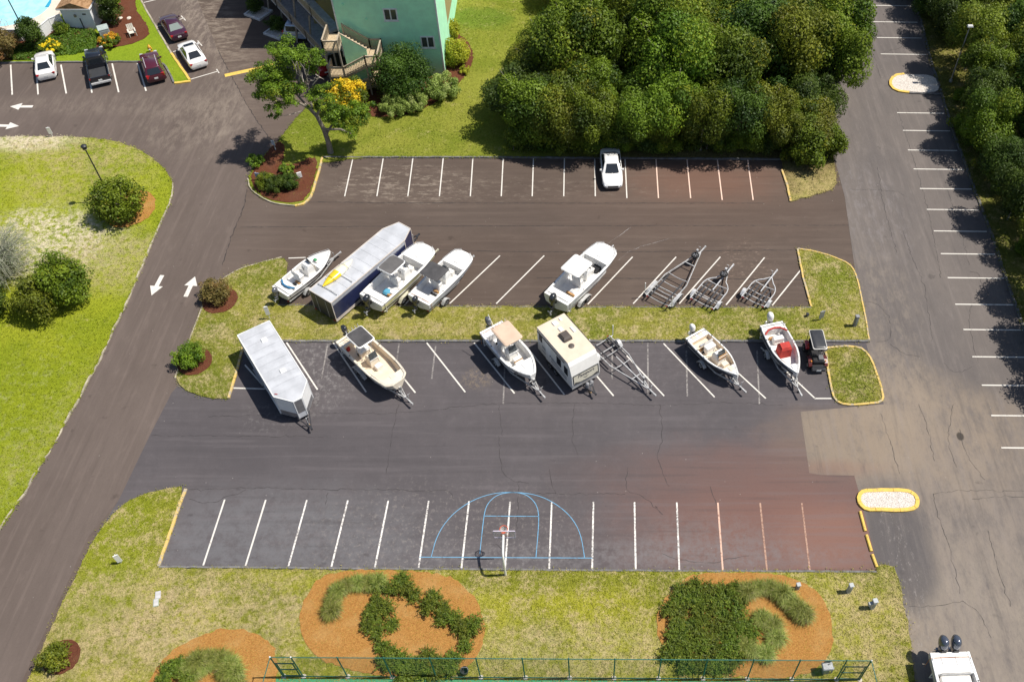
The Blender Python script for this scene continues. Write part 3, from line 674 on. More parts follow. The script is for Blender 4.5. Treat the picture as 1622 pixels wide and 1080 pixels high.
class Plant:
    """a kind of tree: crown and trunk meshes shared by its copies"""
    def __init__(s, cm, tm, wood='trunk', leaf='crown'): s.c, s.t, s.w, s.lf = cm, tm, wood, leaf
    def put(s, name, label, cat, loc, rz=0, sc=(1, 1, 1), group=None, mat=None):
        t = thing(name, label, cat, loc, rz, group); t.scale = sc if isinstance(sc, tuple) else (sc, sc, sc)
        for nm, me in ((s.lf, s.c), (s.w, s.t)):
            if me is None: continue
            o = bpy.data.objects.new(nm, me); COL.objects.link(o); o.parent = t
            if mat and nm == s.lf:
                o.material_slots[0].link = 'OBJECT'; o.material_slots[0].material = mat
        return t
def tree_kind(seed, rx, ry, rz, zc, nb, per, ls, mat, r0=.14, bark=M_BARK, **k):
    cm, bl = crown('crown', seed, rx, ry, rz, nb, per, ls, mat, zc, **k)
    return Plant(cm, trunk_mesh('trunk', bl, seed, r0, zc * .7, bark))

OAK = [tree_kind(11 + i, 2.5, 2.4, 2.7, 3.5, 26, 10, .205, M_LEAF, br=(.28, .56), lo=-.85, inner=.80, jitter=.10) for i in range(4)]
OAK += [tree_kind(31 + i, 2.8, 2.6, 1.9, 4.0, 24, 10, .205, M_LEAF, br=(.36, .66), lo=-.35, inner=.8, jitter=.11) for i in range(2)]
SHRUB = [tree_kind(51 + i, 1.5, 1.4, 1.2, 1.15, 26, 8, .19, M_LEAF_B, r0=.06, br=(.28, .46), lo=-.7, inner=.75) for i in range(2)]

rs = random.Random(5)
def oak(x, y, s, hs, mat, kind, label, cat, group, name='grove_tree'):
    OAK[kind % len(OAK)].put(name, label, cat, (x, y, .05), rs.uniform(0, 6.28), (s, s, s * hs), group, mat)
GL = 'dense green evergreen tree of the thicket behind the brown parking row'
GG = 'trees of the thicket behind the brown parking row'
mats = [M_LEAF, M_LEAF_B, M_LEAF, M_LEAF_D, M_LEAF_O, M_LEAF]
# rows of the grove, front to back: y, x from, x to, height factor
k = 0
for (y, x0, x1, st, hs, s0) in [(67.8, -5.2, 18.6, 3.0, .78, .85), (71.2, -5.8, 19.6, 3.7, .92, 1.12), (75.4, -5.0, 20.6, 4.2, .95, 1.25), (79.8, -3.8, 21.0, 4.3, .92, 1.22)]:
    x = x0
    while x <= x1:
        xx, yy = x + rs.uniform(-.8, .8), y + rs.uniform(-.8, .8)
        gap = abs(xx - 2.9) < 2.7 and yy > 77.0
        if not gap:
            oak(xx, yy, s0 * rs.uniform(.7, 1.3), hs * rs.uniform(.72, 1.3), mats[k % 6], k, GL, 'tree', GG); k += 1
        x += st * rs.uniform(.8, 1.2)
for (x, s, h) in [(-2.4, .8, 1.1), (.2, .85, 1.2), (4.6, .8, 1.15), (7.4, .9, 1.2), (10.2, .85, 1.2), (13.2, .9, 1.2), (16.2, .85, 1.1), (18.6, .75, 1.0)]:
    oak(x, 66.6 + rs.uniform(-.3, .3), s, h, mats[k % 6], 4 + k % 2, 'spreading evergreen tree whose crown overhangs the brown stalls', 'tree', 'trees overhanging the brown stalls'); k += 1
# taller trees at the right end, leaning over the access road
for (x, y, s, h) in [(22.6, 74.6, 1.15, 1.1), (24.0, 78.8, 1.1, 1.12), (22.6, 82.6, .95, 1.05), (20.6, 70.4, .95, .9), (19.4, 67.0, .82, .8), (17.4, 82.0, 1.1, 1.1)]:
    oak(x, y, s, h, mats[k % 6], k, 'broad evergreen tree overhanging the grey access road', 'tree', 'trees overhanging the access road'); k += 1
# the band of trees beyond, by the top of the grove
for (x, y) in [(.4, 88.0), (4.2, 88.6), (7.6, 87.2), (11.2, 87.8), (14.8, 86.8), (18.2, 88.0), (-2.9, 91.4), (1.4, 92.4), (6.1, 93), (10.6, 92.6), (15.1, 93.2), (19.2, 93), (8.8, 83.6), (13.6, 83.6), (-3, 96), (2, 97), (7, 97.6), (12, 98), (17, 98.4)]:
    oak(x + rs.uniform(-.4, .4), y, rs.uniform(.85, 1.1), rs.uniform(.9, 1.1), mats[k % 6], k, 'dark green evergreen tree in the far band beyond the sandy gap', 'tree', 'trees of the far band'); k += 1
# low shrubs at the foot of the grove
for i in range(15):
    x = -6.6 + i * 1.72 + rs.uniform(-.3, .3)
    SHRUB[i % 2].put('thicket_shrub', 'leafy green shrub at the foot of the thicket along the kerb', 'shrub', (x, 66.6 + rs.uniform(0, .5), .06), rs.uniform(0, 6), rs.uniform(.75, 1.05), 'shrubs at the foot of the thicket', [M_LEAF, M_LEAF_D, M_LEAF_B][i % 3])
for (px, py, s) in [(1284, 258, 1.2), (1258, 258, .9), (1304, 246, 1.15)]:
    g = G(px, py); SHRUB[0].put('thicket_shrub', 'rounded green shrub at the corner beside the dry grass wedge', 'shrub', (g.x, g.y, .06), rs.uniform(0, 6), s, 'shrubs by the dry grass wedge', M_LEAF)
# woods on the far side of the access road
for (x, y, s, h) in [(34.6, 92.5, .9, .9), (35.4, 88.6, .95, .9), (35.8, 84.6, .85, .9), (36.4, 79.0, .9, .9), (36.6, 74.8, .9, .9), (35.4, 70.6, .9, .95), (35.2, 66.8, .9, .9), (35.0, 62.2, .85, .9), (35.2, 57.6, .9, .95), (35.6, 53.4, .85, .9), (35.4, 48.6, .9, .9), (35.2, 43.6, .95, .95), (35.3, 39.3, .9, .95), (35.4, 35.6, .8, .9),
                     (39.2, 94.5, 1, 1), (39.8, 90, 1.05, 1), (40.2, 85.4, 1, .95), (41.2, 80.4, 1, .9), (41.4, 76, 1.05, .9), (40.2, 71.2, 1, .9), (39.6, 66.6, 1, .9), (39.4, 61.0, 1, .9), (39.6, 55.8, 1, .9), (43.5, 92, 1.1, 1), (44.8, 86.5, 1.1, 1), (46, 81, 1.1, 1), (46.5, 75, 1.1, 1), (45, 69.5, 1.1, 1), (44, 64, 1.1, 1), (50, 90, 1.1, 1), (51, 83, 1.1, 1), (48.5, 95, 1.1, 1), (36.2, 96.5, 1, 1)]:
    oak(x + .35 + rs.uniform(-.4, .4), y, s * rs.uniform(.85, 1.05), h * rs.uniform(1.05, 1.35), [M_LEAF_D, M_LEAF, M_LEAF_D, M_LEAF_D, M_LEAF_O, M_LEAF][k % 6], k, 'evergreen tree of the woods east of the access road stalls', 'tree', 'woods east of the access road', 'woodland_tree'); k += 1
for i, (px, py) in enumerate([(1500, 210), (1522, 232), (1540, 268), (1590, 330), (1560, 300), (1478, 60), (1500, 160), (1600, 400), (1545, 215), (1610, 300), (1580, 240)]):
    g = G(px + 18, py); SHRUB[i % 2].put('woodland_shrub', 'low green shrub under the woods beside the access road kerb', 'shrub', (g.x, g.y, .06), rs.uniform(0, 6), rs.uniform(.5, .9), 'shrubs under the east woods', [M_LEAF_B, M_LEAF, M_LEAF_O][i % 3])

# clipped and garden shrubs
def bush(px, py, r, h, mat, name, label, seed, group=None, ls=.13, nb=44, per=0, cat='shrub', cover=8, cone=0.0):
    g = G(px, py)
    cm, bl = crown('crown', seed, r, r, h * .5, nb, cover, ls, mat, h * .52, br=(.28, .44), lo=-.9, inner=.74, jitter=.11, cone=cone)
    p = Plant(cm, trunk_mesh('stem', bl, seed, .05 + r * .02, h * .4, M_BARK, 6), 'stem', 'foliage')
    return p.put(name, label, cat, (g.x, g.y, .09), 0, 1, group)
bush(199, 342, 2.05, 3.2, M_LEAF_B, 'round_shrub', 'large rounded green shrub in orange straw bed below the lamp post', 101, ls=.2, nb=60, per=900)
bush(118, 474, 1.65, 4.4, M_LEAF_B, 'cone_shrub', 'tall dark green conical shrub on the sunny west lawn', 102, ls=.19, nb=60, cone=.45)
bush(74, 492, 1.95, 2.9, M_LEAF_O, 'olive_shrub', 'broad olive green shrub touching the tall conical shrub', 103, ls=.19, nb=50)
bush(-12, 492, 1.7, 3.2, M_LEAF_D, 'dark_shrub', 'dark green shrub below the pale wispy shrub on west lawn', 104, ls=.2, per=900)
bush(346, 474, 1.15, 1.7, M_LEAF_R, 'russet_shrub', 'russet and olive shrub in a round mulch bed beside the drive', 105, ls=.13)
bush(306, 574, 1.1, 1.5, M_LEAF_B, 'green_shrub', 'green mounded shrub in a round mulch bed near the silver trailer', 106, ls=.13)
bush(95, 1046, .85, 1.3, M_LEAF_O, 'olive_bush', 'small olive bush in a round mulch bed at the lawn corner', 107, ls=.12)
bush(640, 150, 2.7, 4.4, M_LEAF_D, 'clipped_shrub', 'large dark domed shrub against the green building wall', 108, ls=.17, nb=80, per=1200)
bush(703, 152, 1.75, 1.9, M_LEAF_V, 'variegated_shrub', 'pale variegated shrub at the bend of the mulch bed', 109, ls=.13, nb=50, per=900)
bush(660, 172, 1.5, 1.5, M_LEAF_V, 'variegated_hedge', 'pale variegated hedge in front of the dark domed shrub', 110, ls=.13, nb=50, per=900)
bush(628, 180, 1.4, 1.5, M_LEAF_V, 'variegated_bush', 'shaded variegated bush beside the yellow flowering tree', 111, ls=.13, nb=50, per=900)
bush(722, 102, 1.45, 2.4, M_LEAF_Y, 'golden_shrub', 'round yellow green shrub at the corner of green building', 112, ls=.13, nb=50, per=900)
bush(714, 60, 1.1, 1.7, M_LEAF_Y, 'golden_bush', 'smaller yellow green shrub against the sunlit side wall', 113, ls=.13)
bush(737, 117, .55, .7, M_LEAF_Y, 'golden_tuft', 'tiny yellow green bush between golden and variegated shrubs', 114, ls=.1, nb=20)
bush(408, 262, .85, .9, M_LEAF_B, 'box_shrub', 'small round green shrub in shade at the tip of the entry bed', 115, ls=.1)
bush(455, 274, .8, .7, M_LEAF_B, 'low_shrub', 'low shaded green shrub in the middle of the entry bed', 116, ls=.1)
for i, (px, py, r) in enumerate([(424, 296, .95), (442, 302, .95), (462, 297, .9)]):
    bush(px, py, r, 1.15, M_LEAF_D if i else M_LEAF_B, 'hedge_shrub', ['pale tipped hedge shrub beside the blue entry sign', 'dark green hedge shrub in the centre of the entry bed', 'dark green hedge shrub beside the white entry marker'][i], 117 + i, 'hedge shrubs of the entry bed', ls=.1)
g = G(12, 84)
bush(10, 92, 1.9, 2.8, M_LEAF_R, 'russet_hedge', 'russet and green shrub in mulch beside the pool fence', 121, ls=.17)
bush(60, 78, 1.05, 3.4, M_LEAF_D, 'slim_tree', 'slim green tree beside the lamp post at the pool fence', 122, ls=.14, cat='tree')
bush(185, 38, 1.2, 4.0, M_LEAF_D, 'young_tree', 'slender young tree growing beside the white pool house wall', 123, ls=.15, cat='tree')
bush(100, 54, .8, 1.1, M_LEAF_B, 'corner_shrub', 'small green shrub in ground cover below the pool house', 124, ls=.1)
for i, (px, py, r, lab) in enumerate([(84, 82, 1.15, 'yellow flowering shrub between ground cover and white sedan'), (176, 72, 1.2, 'yellow flowering shrub in brown mulch above the black pickup')]):
    t = bush(px, py, r, .9, M_LEAF_B, 'flowering_shrub', lab, 125 + i, ls=.1)
    cm, _ = crown('flowers', 225 + i, r * 1.02, r * 1.02, .5, 46, 2.2, .11, M_FLOWER if i == 0 else M_FLOWER_O, .5, br=(.12, .3), lo=0)
    o = bpy.data.objects.new('flowers', cm); COL.objects.link(o); o.parent = t; o['kind'] = 'stuff'
t = bush(556, 176, 2.0, 2.9, M_LEAF_B, 'flowering_tree', 'bushy small tree covered in bright yellow flowers beside the stairs', 127, ls=.17, cat='tree')
cm, _ = crown('flowers', 227, 2.1, 2.1, 1.6, 60, 4.5, .22, M_FLOWER, 1.6, br=(.12, .30), lo=.0)
o = bpy.data.objects.new('flowers', cm); COL.objects.link(o); o.parent = t; o['kind'] = 'stuff'
for i, (px, py) in enumerate([(407, 18), (440, 50)]):
    bush(px, py, .9, 1.5, M_LEAF_D, 'planter_shrub', 'dark shrub in a pale kerbed planter under the walkway', 128 + i, 'shrubs in planters under the walkway', ls=.12)
# ground cover on the pool bank
rng = np.random.default_rng(77)
def cover(name, pp, mat, n, ls, h, label):
    from mathutils.geometry import intersect_point_tri_2d
    poly = px_poly(pp); xs = [p.x for p in poly]; ys = [p.y for p in poly]; P = []
    while len(P) < n:
        x, y = rng.uniform(min(xs), max(xs)), rng.uniform(min(ys), max(ys)); c = False; j = len(poly) - 1
        for i in range(len(poly)):
            if (poly[i].y > y) != (poly[j].y > y) and x < (poly[j].x - poly[i].x) * (y - poly[i].y) / (poly[j].y - poly[i].y) + poly[i].x: c = not c
            j = i
        if c: P.append((x, y, .12 + rng.random() * h * (.6 + .4 * math.sin(x * 2.1) * math.cos(y * 1.7))))
    P = np.array(P); N = rng.normal(size=(n, 3)) * .6 + np.array([0, 0, 1.0]); T = np.stack([rng.random(n), rng.random(n)], 1)
    o = bpy.data.objects.new(name, leaf_mesh(name, P, N, ls * rng.uniform(.6, 1.4, n), mat, rng, T)); COL.objects.link(o)
    return tag(o, label, 'ground cover', kind='stuff')
cover('ground_cover', [(12, 90), (30, 74), (70, 66), (88, 52), (104, 46), (150, 50), (158, 60), (152, 80), (120, 88), (96, 90), (70, 97), (20, 97)], M_GREENC, 9000, .16, .35, 'dense green ground cover on the bank below the pool fence')

# wispy grey shrub at the edge of the west lawn: bare arching twigs
def wispy():
    g = G(12, 438); t = thing('wispy_shrub', 'pale grey wispy shrub with arching bare twigs on the west lawn', 'shrub', (g.x, g.y, .08))
    r = random.Random(4); mb = MB(); tips = []
    for i in range(260):
        a = r.uniform(0, 6.28); L = r.uniform(1.2, 2.9); h = r.uniform(1.2, 3.8)
        p0 = Vector((r.uniform(-.2, .2), r.uniform(-.2, .2), 0)); p1 = Vector((math.cos(a) * L * .45, math.sin(a) * L * .45, h * .8)); p2 = Vector((math.cos(a) * L, math.sin(a) * L, h))
        p3 = p2 + Vector((math.cos(a) * .5, math.sin(a) * .5, -.4)); mb.tube([p0, p1, p2, p3], [.035, .026, .016, .008], 4, False); tips += [p1.lerp(p2, r.random()) for _ in range(4)] + [p2, p3]
        for _ in range(3):
            q = p1.lerp(p2, r.random()); e = q + Vector((r.gauss(0, .4), r.gauss(0, .4), r.uniform(-.1, .5))); mb.tube([q, e], [.012, .005], 3, False); tips.append(e)
    mb.build('twigs', plain('twig_grey', (.30, .30, .23), .9), t)
    P = np.array([tuple(p) for p in tips for _ in range(5)]) + rng.normal(size=(len(tips) * 5, 3)) * .16; n = len(P)
    o = bpy.data.objects.new('foliage', leaf_mesh('foliage', P, rng.normal(size=(n, 3)), .10 * rng.uniform(.6, 1.4, n), M_WISP, rng, np.stack([rng.random(n), rng.random(n)], 1), .3)); COL.objects.link(o); o.parent = t
wispy()

# the twisted cedar by the entry: limbs traced in the plane of the trunk
def twisted():
    b = G(524, 243); Y = b.y
    t = thing('twisted_tree', 'twisted cedar with a leaning bare trunk and flat foliage pads', 'tree', (b.x, b.y, .05))
    P = lambda px, py, dy=0: onY(px, py, Y + dy) - Vector((b.x, b.y, .05))
    mb = MB()
    mb.tube([(0, 0, -.2), (0, 0, .1), P(520, 225), P(513, 205), P(502, 184), P(490, 172), P(474, 163)], [.34, .27, .23, .2, .17, .14, .1], 9)
    limbs = [[P(517, 212), P(528, 195, .4), P(545, 185, .6), P(560, 180, .8)], [P(502, 184), P(508, 168, -.6), P(522, 160, -1.0)], [P(490, 172), P(470, 150, .8), P(452, 130, 1.2), P(440, 118, 1.4)], [P(474, 163), P(452, 156, -.6), P(432, 152, -1.0), P(415, 150, -1.2)], [P(495, 177), P(488, 140, 1.6), P(484, 110, 2.2), P(480, 95, 2.4)], [P(470, 150, .8), P(475, 120, .2), P(470, 98, 0)], [P(513, 205), P(540, 205, -.8), P(556, 212, -1.0)]]
    for L in limbs: mb.tube(L, [.12, .085, .05, .025][:len(L)], 6)
    mb.build('trunk', M_BARK_G, t, True)
    dead = MB(); r = random.Random(3)
    for (a, c) in [((478, 176), (448, 184)), ((476, 120), (482, 132)), ((484, 118), (474, 98)), ((492, 128), (502, 118)), ((480, 130), (476, 112)), ((500, 118), (513, 126)), ((486, 120), (490, 104)), ((470, 115), (462, 95)), ((495, 135), (507, 112))]:
        p, q = P(*a, -.4), P(*c, -.8); m = p.lerp(q, .5) + Vector((r.gauss(0, .1), r.gauss(0, .1), r.gauss(0, .15))); dead.tube([p, m, q], [.05, .035, .012], 4)
        dead.tube([m, m + Vector((r.gauss(0, .3), r.gauss(0, .3), .35))], [.025, .008], 3)
    tag(dead.build('dead_twigs', plain('dead_wood', (.40, .35, .29), .9), t), kind='stuff')
    pads = [(450, 85, 1.0, 1.5), (475, 82, .9, 1.6), (498, 90, .7, 1.2), (432, 80, .55, 1.8), (465, 102, .7, .8), (490, 108, .5, 1.0), (510, 100, .4, 1.0), (415, 110, .8, 0), (405, 122, .6, -.2), (430, 120, 1.0, .2), (446, 128, .9, .6), (428, 138, .9, -.2), (442, 148, .9, -.4), (462, 150, .7, -.2), (440, 168, .7, -.6), (455, 140, .8, 0), (470, 138, .5, .2), (436, 184, .35, -.8), (414, 150, .6, -.6),
            (505, 150, .7, -.6), (520, 158, .7, -.8), (508, 140, .5, -.5), (540, 182, .9, .4), (556, 186, .9, .6), (572, 180, .7, .8), (545, 198, .75, .2), (558, 208, .55, 0), (535, 175, .6, .6), (580, 172, .5, 1.0), (566, 198, .45, .4), (530, 190, .5, .2), (552, 170, .7, .9), (498, 165, .5, -.5)]
    bl = []
    rr = np.random.default_rng(9)
    for (px, py, r_, dy) in pads:
        c = P(px, py, dy)
        for _ in range(8): bl.append((np.array(c) + rr.normal(size=3) * np.array([.6, .7, .2]) * r_, r_ * rr.uniform(.38, .62)))
    Pp, N, T = crown_points(rr, bl, 1150, .4, .2, .7)
    o = bpy.data.objects.new('foliage', leaf_mesh('foliage', Pp, N, .16 * rr.uniform(.6, 1.4, len(Pp)), M_LEAF_B, rr, T, .5)); COL.objects.link(o); o.parent = t
twisted()

# low junipers and tussock grasses of the straw beds
def juniper_mesh(seed):
    r = np.random.default_rng(seed); P, N, W, T = [], [], [], []
    for i in range(60):
        a = r.uniform(0, 6.28); L = r.uniform(.35, .95); h = r.uniform(.25, .62); tt = (r.random(), r.random())
        for j in range(26):
            f = r.random(); c = np.array([math.cos(a) * L * f, math.sin(a) * L * f, .08 + h * math.sin(f * 2.2)]) + r.normal(size=3) * .06
            P.append(c); d = np.array([math.cos(a), math.sin(a), .5]) + r.normal(size=3) * .6
            W.append(d); N.append(r.normal(size=3) * .6 + np.array([0, 0, 1])); T.append((tt[0] * .6 + r.random() * .4, tt[1] * .8 + .2 * r.random()))
    P, N, W, T = map(np.array, (P, N, W, T)); P[:, 2] = np.maximum(P[:, 2], .03)
    return leaf_mesh('foliage', P, N, .17 * r.uniform(.6, 1.4, len(P)), M_JUN, r, T, .36, W)
def tussock_mesh(seed, n=1300, L=.92):
    r = np.random.default_rng(seed); V, Fc, T = [], [], []
    for i in range(n):
        a = r.uniform(0, 6.28); l = L * r.uniform(.7, 1.25); lean = r.uniform(.1, 1.15); w = .013; tt = (r.random(), r.random())
        d = np.array([math.cos(a), math.sin(a), 0]); s = np.array([-d[1], d[0], 0]) * w
        b = d * r.uniform(0, .30) + np.array([r.normal() * .12, r.normal() * .12, 0]); p1 = b + d * l * .35 * lean + np.array([0, 0, l * .62]); p2 = b + d * l * (.35 + .5) * lean + np.array([0, 0, l * (.92 - .5 * lean)])
        k = len(V); V += [b - s, b + s, p1 + s, p1 - s, p2]; Fc += [(k, k + 1, k + 2, k + 3), (k + 3, k + 2, k + 4)]; T += [tt] * 5
    me = bpy.data.meshes.new('blades'); me.from_pydata([tuple(v) for v in V], [], Fc); me.update()
    at = me.color_attributes.new('tint', 'FLOAT_COLOR', 'POINT'); at.data.foreach_set('color', [x for q in T for x in (q[0], q[1], 0, 1)]); me.materials.append(M_BLADE); return me
JUN = [juniper_mesh(s) for s in (1, 2, 3)]; TUS = [tussock_mesh(s) for s in (4, 5)]
js = MB().tube([(0, 0, -.1), (.03, 0, .25), (.2, .1, .4)], [.04, .03, .015], 5); jm = js.build('stem', M_BARK); JST = jm.data; bpy.data.objects.remove(jm)
def plant_at(px, py, me, nm, part, label, cat, group, sc):
    g = G(px, py); t = thing(nm, label, cat, (g.x, g.y, .11), rs.uniform(0, 6.28), group); t.scale = (sc, sc, sc * rs.uniform(.85, 1.1))
    for q, m in ((part, me), ('stem', JST)):
        if q == 'stem' and part == 'blades': continue
        o = bpy.data.objects.new(q, m); COL.objects.link(o); o.parent = t
for i, (px, py) in enumerate([(602, 925), (622, 930), (645, 928), (600, 945), (592, 965), (612, 960), (585, 985), (600, 998), (622, 985), (606, 1018), (625, 1030), (640, 1045), (655, 938), (690, 940), (682, 955), (706, 958), (718, 975), (730, 988), (700, 975), (742, 998), (738, 1018), (720, 1035), (700, 1045), (680, 1035), (662, 1050), (690, 1060), (715, 1055), (640, 915), (612, 1045), (752, 985), (670, 1062), (645, 1064), (598, 975)]):
    plant_at(px, py + 8, JUN[i % 3], 'juniper', 'foliage', 'dark green juniper in the straw bed opposite the basketball hoop', 'shrub', 'junipers of the straw bed opposite the hoop', rs.uniform(.6, .9))
n = 0
for row in range(8):
    for c in range(7):
        px, py = 1062 + c * 21 + (row % 2) * 9 + rs.uniform(-4, 4), 928 + row * 18 + rs.uniform(-4, 4)
        if abs((px - 1120) / 70) ** 3 + abs((py - 988) / 68) ** 3 > 1: continue
        plant_at(px, py + 8, JUN[n % 3], 'juniper', 'foliage', 'dark green juniper of the broad mass beside tussock grasses', 'shrub', 'junipers of the broad mass', rs.uniform(.62, .85)); n += 1
for i, (px, py) in enumerate([(268, 1062), (285, 1052), (300, 1072), (262, 1080)]):
    plant_at(px, py + 6, JUN[i % 3], 'juniper', 'foliage', 'green juniper beside the hooked row of tussock grass', 'shrub', 'junipers by the hooked tussock row', .75)
for pts, lab, grp in [([(530, 945), (538, 930), (552, 922), (568, 918), (585, 918), (600, 916), (528, 962)], 'arching tussock grass at the top of the juniper straw bed', 'tussocks of the bed opposite the hoop'),
                 ([(1182, 932), (1200, 925), (1218, 926), (1236, 934), (1248, 946), (1262, 960), (1272, 968), (1212, 980), (1224, 984), (1206, 974), (1228, 1005), (1190, 1025), (1212, 1030), (1180, 1018)], 'arching tussock grass beside the broad juniper mass', 'tussocks beside the juniper mass'),
                 ([(300, 1050), (318, 1040), (335, 1036), (352, 1038), (368, 1046), (376, 1060), (378, 1076), (330, 1046), (310, 1060), (362, 1058)], 'arching tussock grass in a hooked row on straw', 'tussocks of the hooked row')]:
    for i, (px, py) in enumerate(pts): plant_at(px, py + 9, TUS[i % 2], 'tussock_grass', 'blades', lab, 'grass', grp, rs.uniform(.62, .82))

# short grass standing on the lawns: blades take the colour of the sward they grow in
def sward(src, pxbox, n, ls, label):
    me = src.data; import bmesh as _b
    tris = [(me.vertices[p.vertices[0]].co, me.vertices[p.vertices[1]].co, me.vertices[p.vertices[2]].co) for p in me.polygons if p.normal.z > .9]
    A = np.array([[tuple(v) for v in t] for t in tris]); ar = np.linalg.norm(np.cross(A[:, 1] - A[:, 0], A[:, 2] - A[:, 0]), axis=1) / 2
    out = []; r = np.random.default_rng(len(tris)); x0, x1, y0, y1 = pxbox
    while sum(len(o) for o in out) < n:
        k = r.choice(len(A), 4 * n, p=ar / ar.sum()); u, v = r.random(4 * n), r.random(4 * n); m = u + v > 1; u[m], v[m] = 1 - u[m], 1 - v[m]
        P = A[k, 0] + (A[k, 1] - A[k, 0]) * u[:, None] + (A[k, 2] - A[k, 0]) * v[:, None]
        out.append(P[(P[:, 0] > x0) & (P[:, 0] < x1) & (P[:, 1] > y0) & (P[:, 1] < y1)])
    P = np.concatenate(out)[:n]; P[:, 2] += ls * .25
    T = np.zeros((n, 2)); N = r.normal(size=(n, 3)) * .5 + np.array([0, 0, 1.0])
    # ragged fringe where the turf creeps over its edge
    V = np.array([tuple(v.co) for v in me.vertices if v.co.z > .05]); q = [V]
    for w in range(7): q.append(V + r.normal(size=V.shape) * np.array([.11, .11, .0]))
    q = np.concatenate(q); q = q[(q[:, 0] > x0) & (q[:, 0] < x1) & (q[:, 1] > y0) & (q[:, 1] < y1)]; q[:, 2] = .10 + r.random(len(q)) * .03
    P = np.concatenate([P, q]); n = len(P); T = np.zeros((n, 2)); N = np.concatenate([N, r.normal(size=q.shape) * .5 + np.array([0, 0, 1.0])])
    o = bpy.data.objects.new('grass', leaf_mesh('grass', P, N, ls * r.uniform(.5, 1.5, n), me.materials[0], r, T, .35)); COL.objects.link(o)
    tag(o, label, 'grass', kind='stuff')
sward(lawn_w, (-62, -22, 26, 72), 60000, .12, 'sunny short grass of the west lawn beside the drive')
sward(lawn_s, (-36, 24, 18, 34), 60000, .10, 'dry short grass between the lower stalls and court fence')
sward(lawn_i, (-40, 30, 38, 62), 26000, .10, 'short grass of the long island between the boat rows')
sward(lawn_j, (-40, 40, 30, 62), 2500, .12, 'short grass of the small yellow kerbed islet')
sward(lawn_n, (-36, 28, 60, 92), 36000, .13, 'mown grass around the green building and the grove')
sward(lawn_e, (30, 45, 40, 95), 16000, .2, 'rough grass under the woods beside the access road')
# ================================================================== wheels, trailers, boats
M_TYRE = plain('tyre_rubber', (.018, .018, .019), .85)
M_RIM = plain('wheel_steel', (.55, .55, .56), .35, .7)
M_RIMW = plain('wheel_white', (.72, .72, .70), .5)
M_GALV = plain('galvanised', (.46, .46, .455), .5, .25, .25, 4)
M_ALU = plain('aluminium', (.56, .56, .56), .45, .2, .15, 4)
M_BUNK = plain('bunk_carpet', (.05, .05, .055), .95)
M_BLK = plain('black_plastic', (.018, .018, .02), .45)
M_GEL = plain('gelcoat_white', (.80, .79, .76), .28, 0, .05, 1.5, ((.55, .5, .42), .25), coat=.4)
M_GELC = plain('gelcoat_cream', (.74, .66, .53), .35, 0, .05, 1.5, ((.5, .42, .32), .3), coat=.3)
M_GELD = plain('deck_nonskid', (.70, .69, .67), .6, 0, .08, 2.0, ((.42, .38, .32), .4))
M_GELCD = plain('deck_cream', (.70, .59, .45), .6, 0, .08, 2.0, ((.45, .36, .26), .4))
M_NAVYS = plain('rub_rail', (.03, .035, .05), .5)
M_YELS = plain('hull_yellow', (.62, .58, .30), .35, 0, .1)
M_GREYS = plain('hull_grey', (.36, .38, .42), .4)
M_CANV = plain('canvas_dark', (.06, .058, .06), .85, 0, .25, 1.5, ((.12, .11, .11), .5))
M_CANVG = plain('canvas_grey', (.105, .10, .098), .85, 0, .2, 1.0, ((.16, .15, .15), .5))
M_TANC = plain('canvas_tan', (.58, .43, .32), .85, 0, .08, 1.5)
M_RED = plain('canvas_red', (.42, .035, .025), .8, 0, .2, 4)
M_CUSH = plain('cushion_white', (.72, .70, .66), .7)
M_BLUEC = plain('cushion_blue', (.02, .16, .33), .6)
M_TEAL = plain('tarp_teal', (.08, .30, .44), .6)
M_GRN = plain('bin_green', (.06, .30, .12), .6)
M_SHLD = glass('windshield_smoke', (.06, .07, .075))
M_OBK = plain('outboard_black', (.02, .022, .026), .22, 0, .1, coat=.6)
M_OBG = plain('outboard_grey', (.12, .125, .14), .25, .2, .1, coat=.5)
M_OBW = plain('outboard_white', (.74, .73, .70), .3, coat=.4)
M_OBN = plain('outboard_navy', (.10, .115, .15), .2, .5, .1, coat=.6)
M_CHARC = plain('decal_dark', (.05, .06, .09), .5)
M_WOOD = plain('plain_wood', (.42, .24, .10), .8, 0, .25, 5)

RY = Matrix.Rotation(math.pi / 2, 4, 'X')
def _wheel(r, w, rimmat):
    ty = MB().lathe([(r * .62, -w / 2), (r * .9, -w / 2), (r, -w * .32), (r, w * .32), (r * .9, w / 2), (r * .62, w / 2)], 18, RY).build('tyre', M_TYRE, None, True)
    ri = MB()
    ri.lathe([(r * .2, -w * .46), (r * .63, -w * .5), (r * .64, w * .5), (r * .5, w * .36), (r * .2, w * .42)], 14, RY)
    for k in range(5):
        a = k * 2 * math.pi / 5; ri.box((math.cos(a) * r * .4, -w * .49, math.sin(a) * r * .4), (r * .36, .02, r * .14), 0, -a)
        ri.box((math.cos(a) * r * .4, w * .45, math.sin(a) * r * .4), (r * .36, .02, r * .14), 0, -a)
    rim = ri.build('rim', rimmat)
    for o in (ty, rim): COL.objects.unlink(o)
    return ty, rim
WH_T = _wheel(.32, .19, M_RIM); WH_W = _wheel(.32, .19, M_RIMW); WH_C = _wheel(.335, .22, M_RIM); WH_P = _wheel(.40, .26, M_RIM); WH_S = _wheel(.26, .20, M_RIMW)
def wheel(kind, parent, loc, name='wheel', flat=False):
    e = bpy.data.objects.new(name, None); COL.objects.link(e); e.parent = parent; e.location = loc; e.empty_display_size = .1
    if flat: e.rotation_euler[0] = math.pi / 2
    for nm, s in zip(('tyre', 'rim'), kind): share(nm, s, e)
    return e

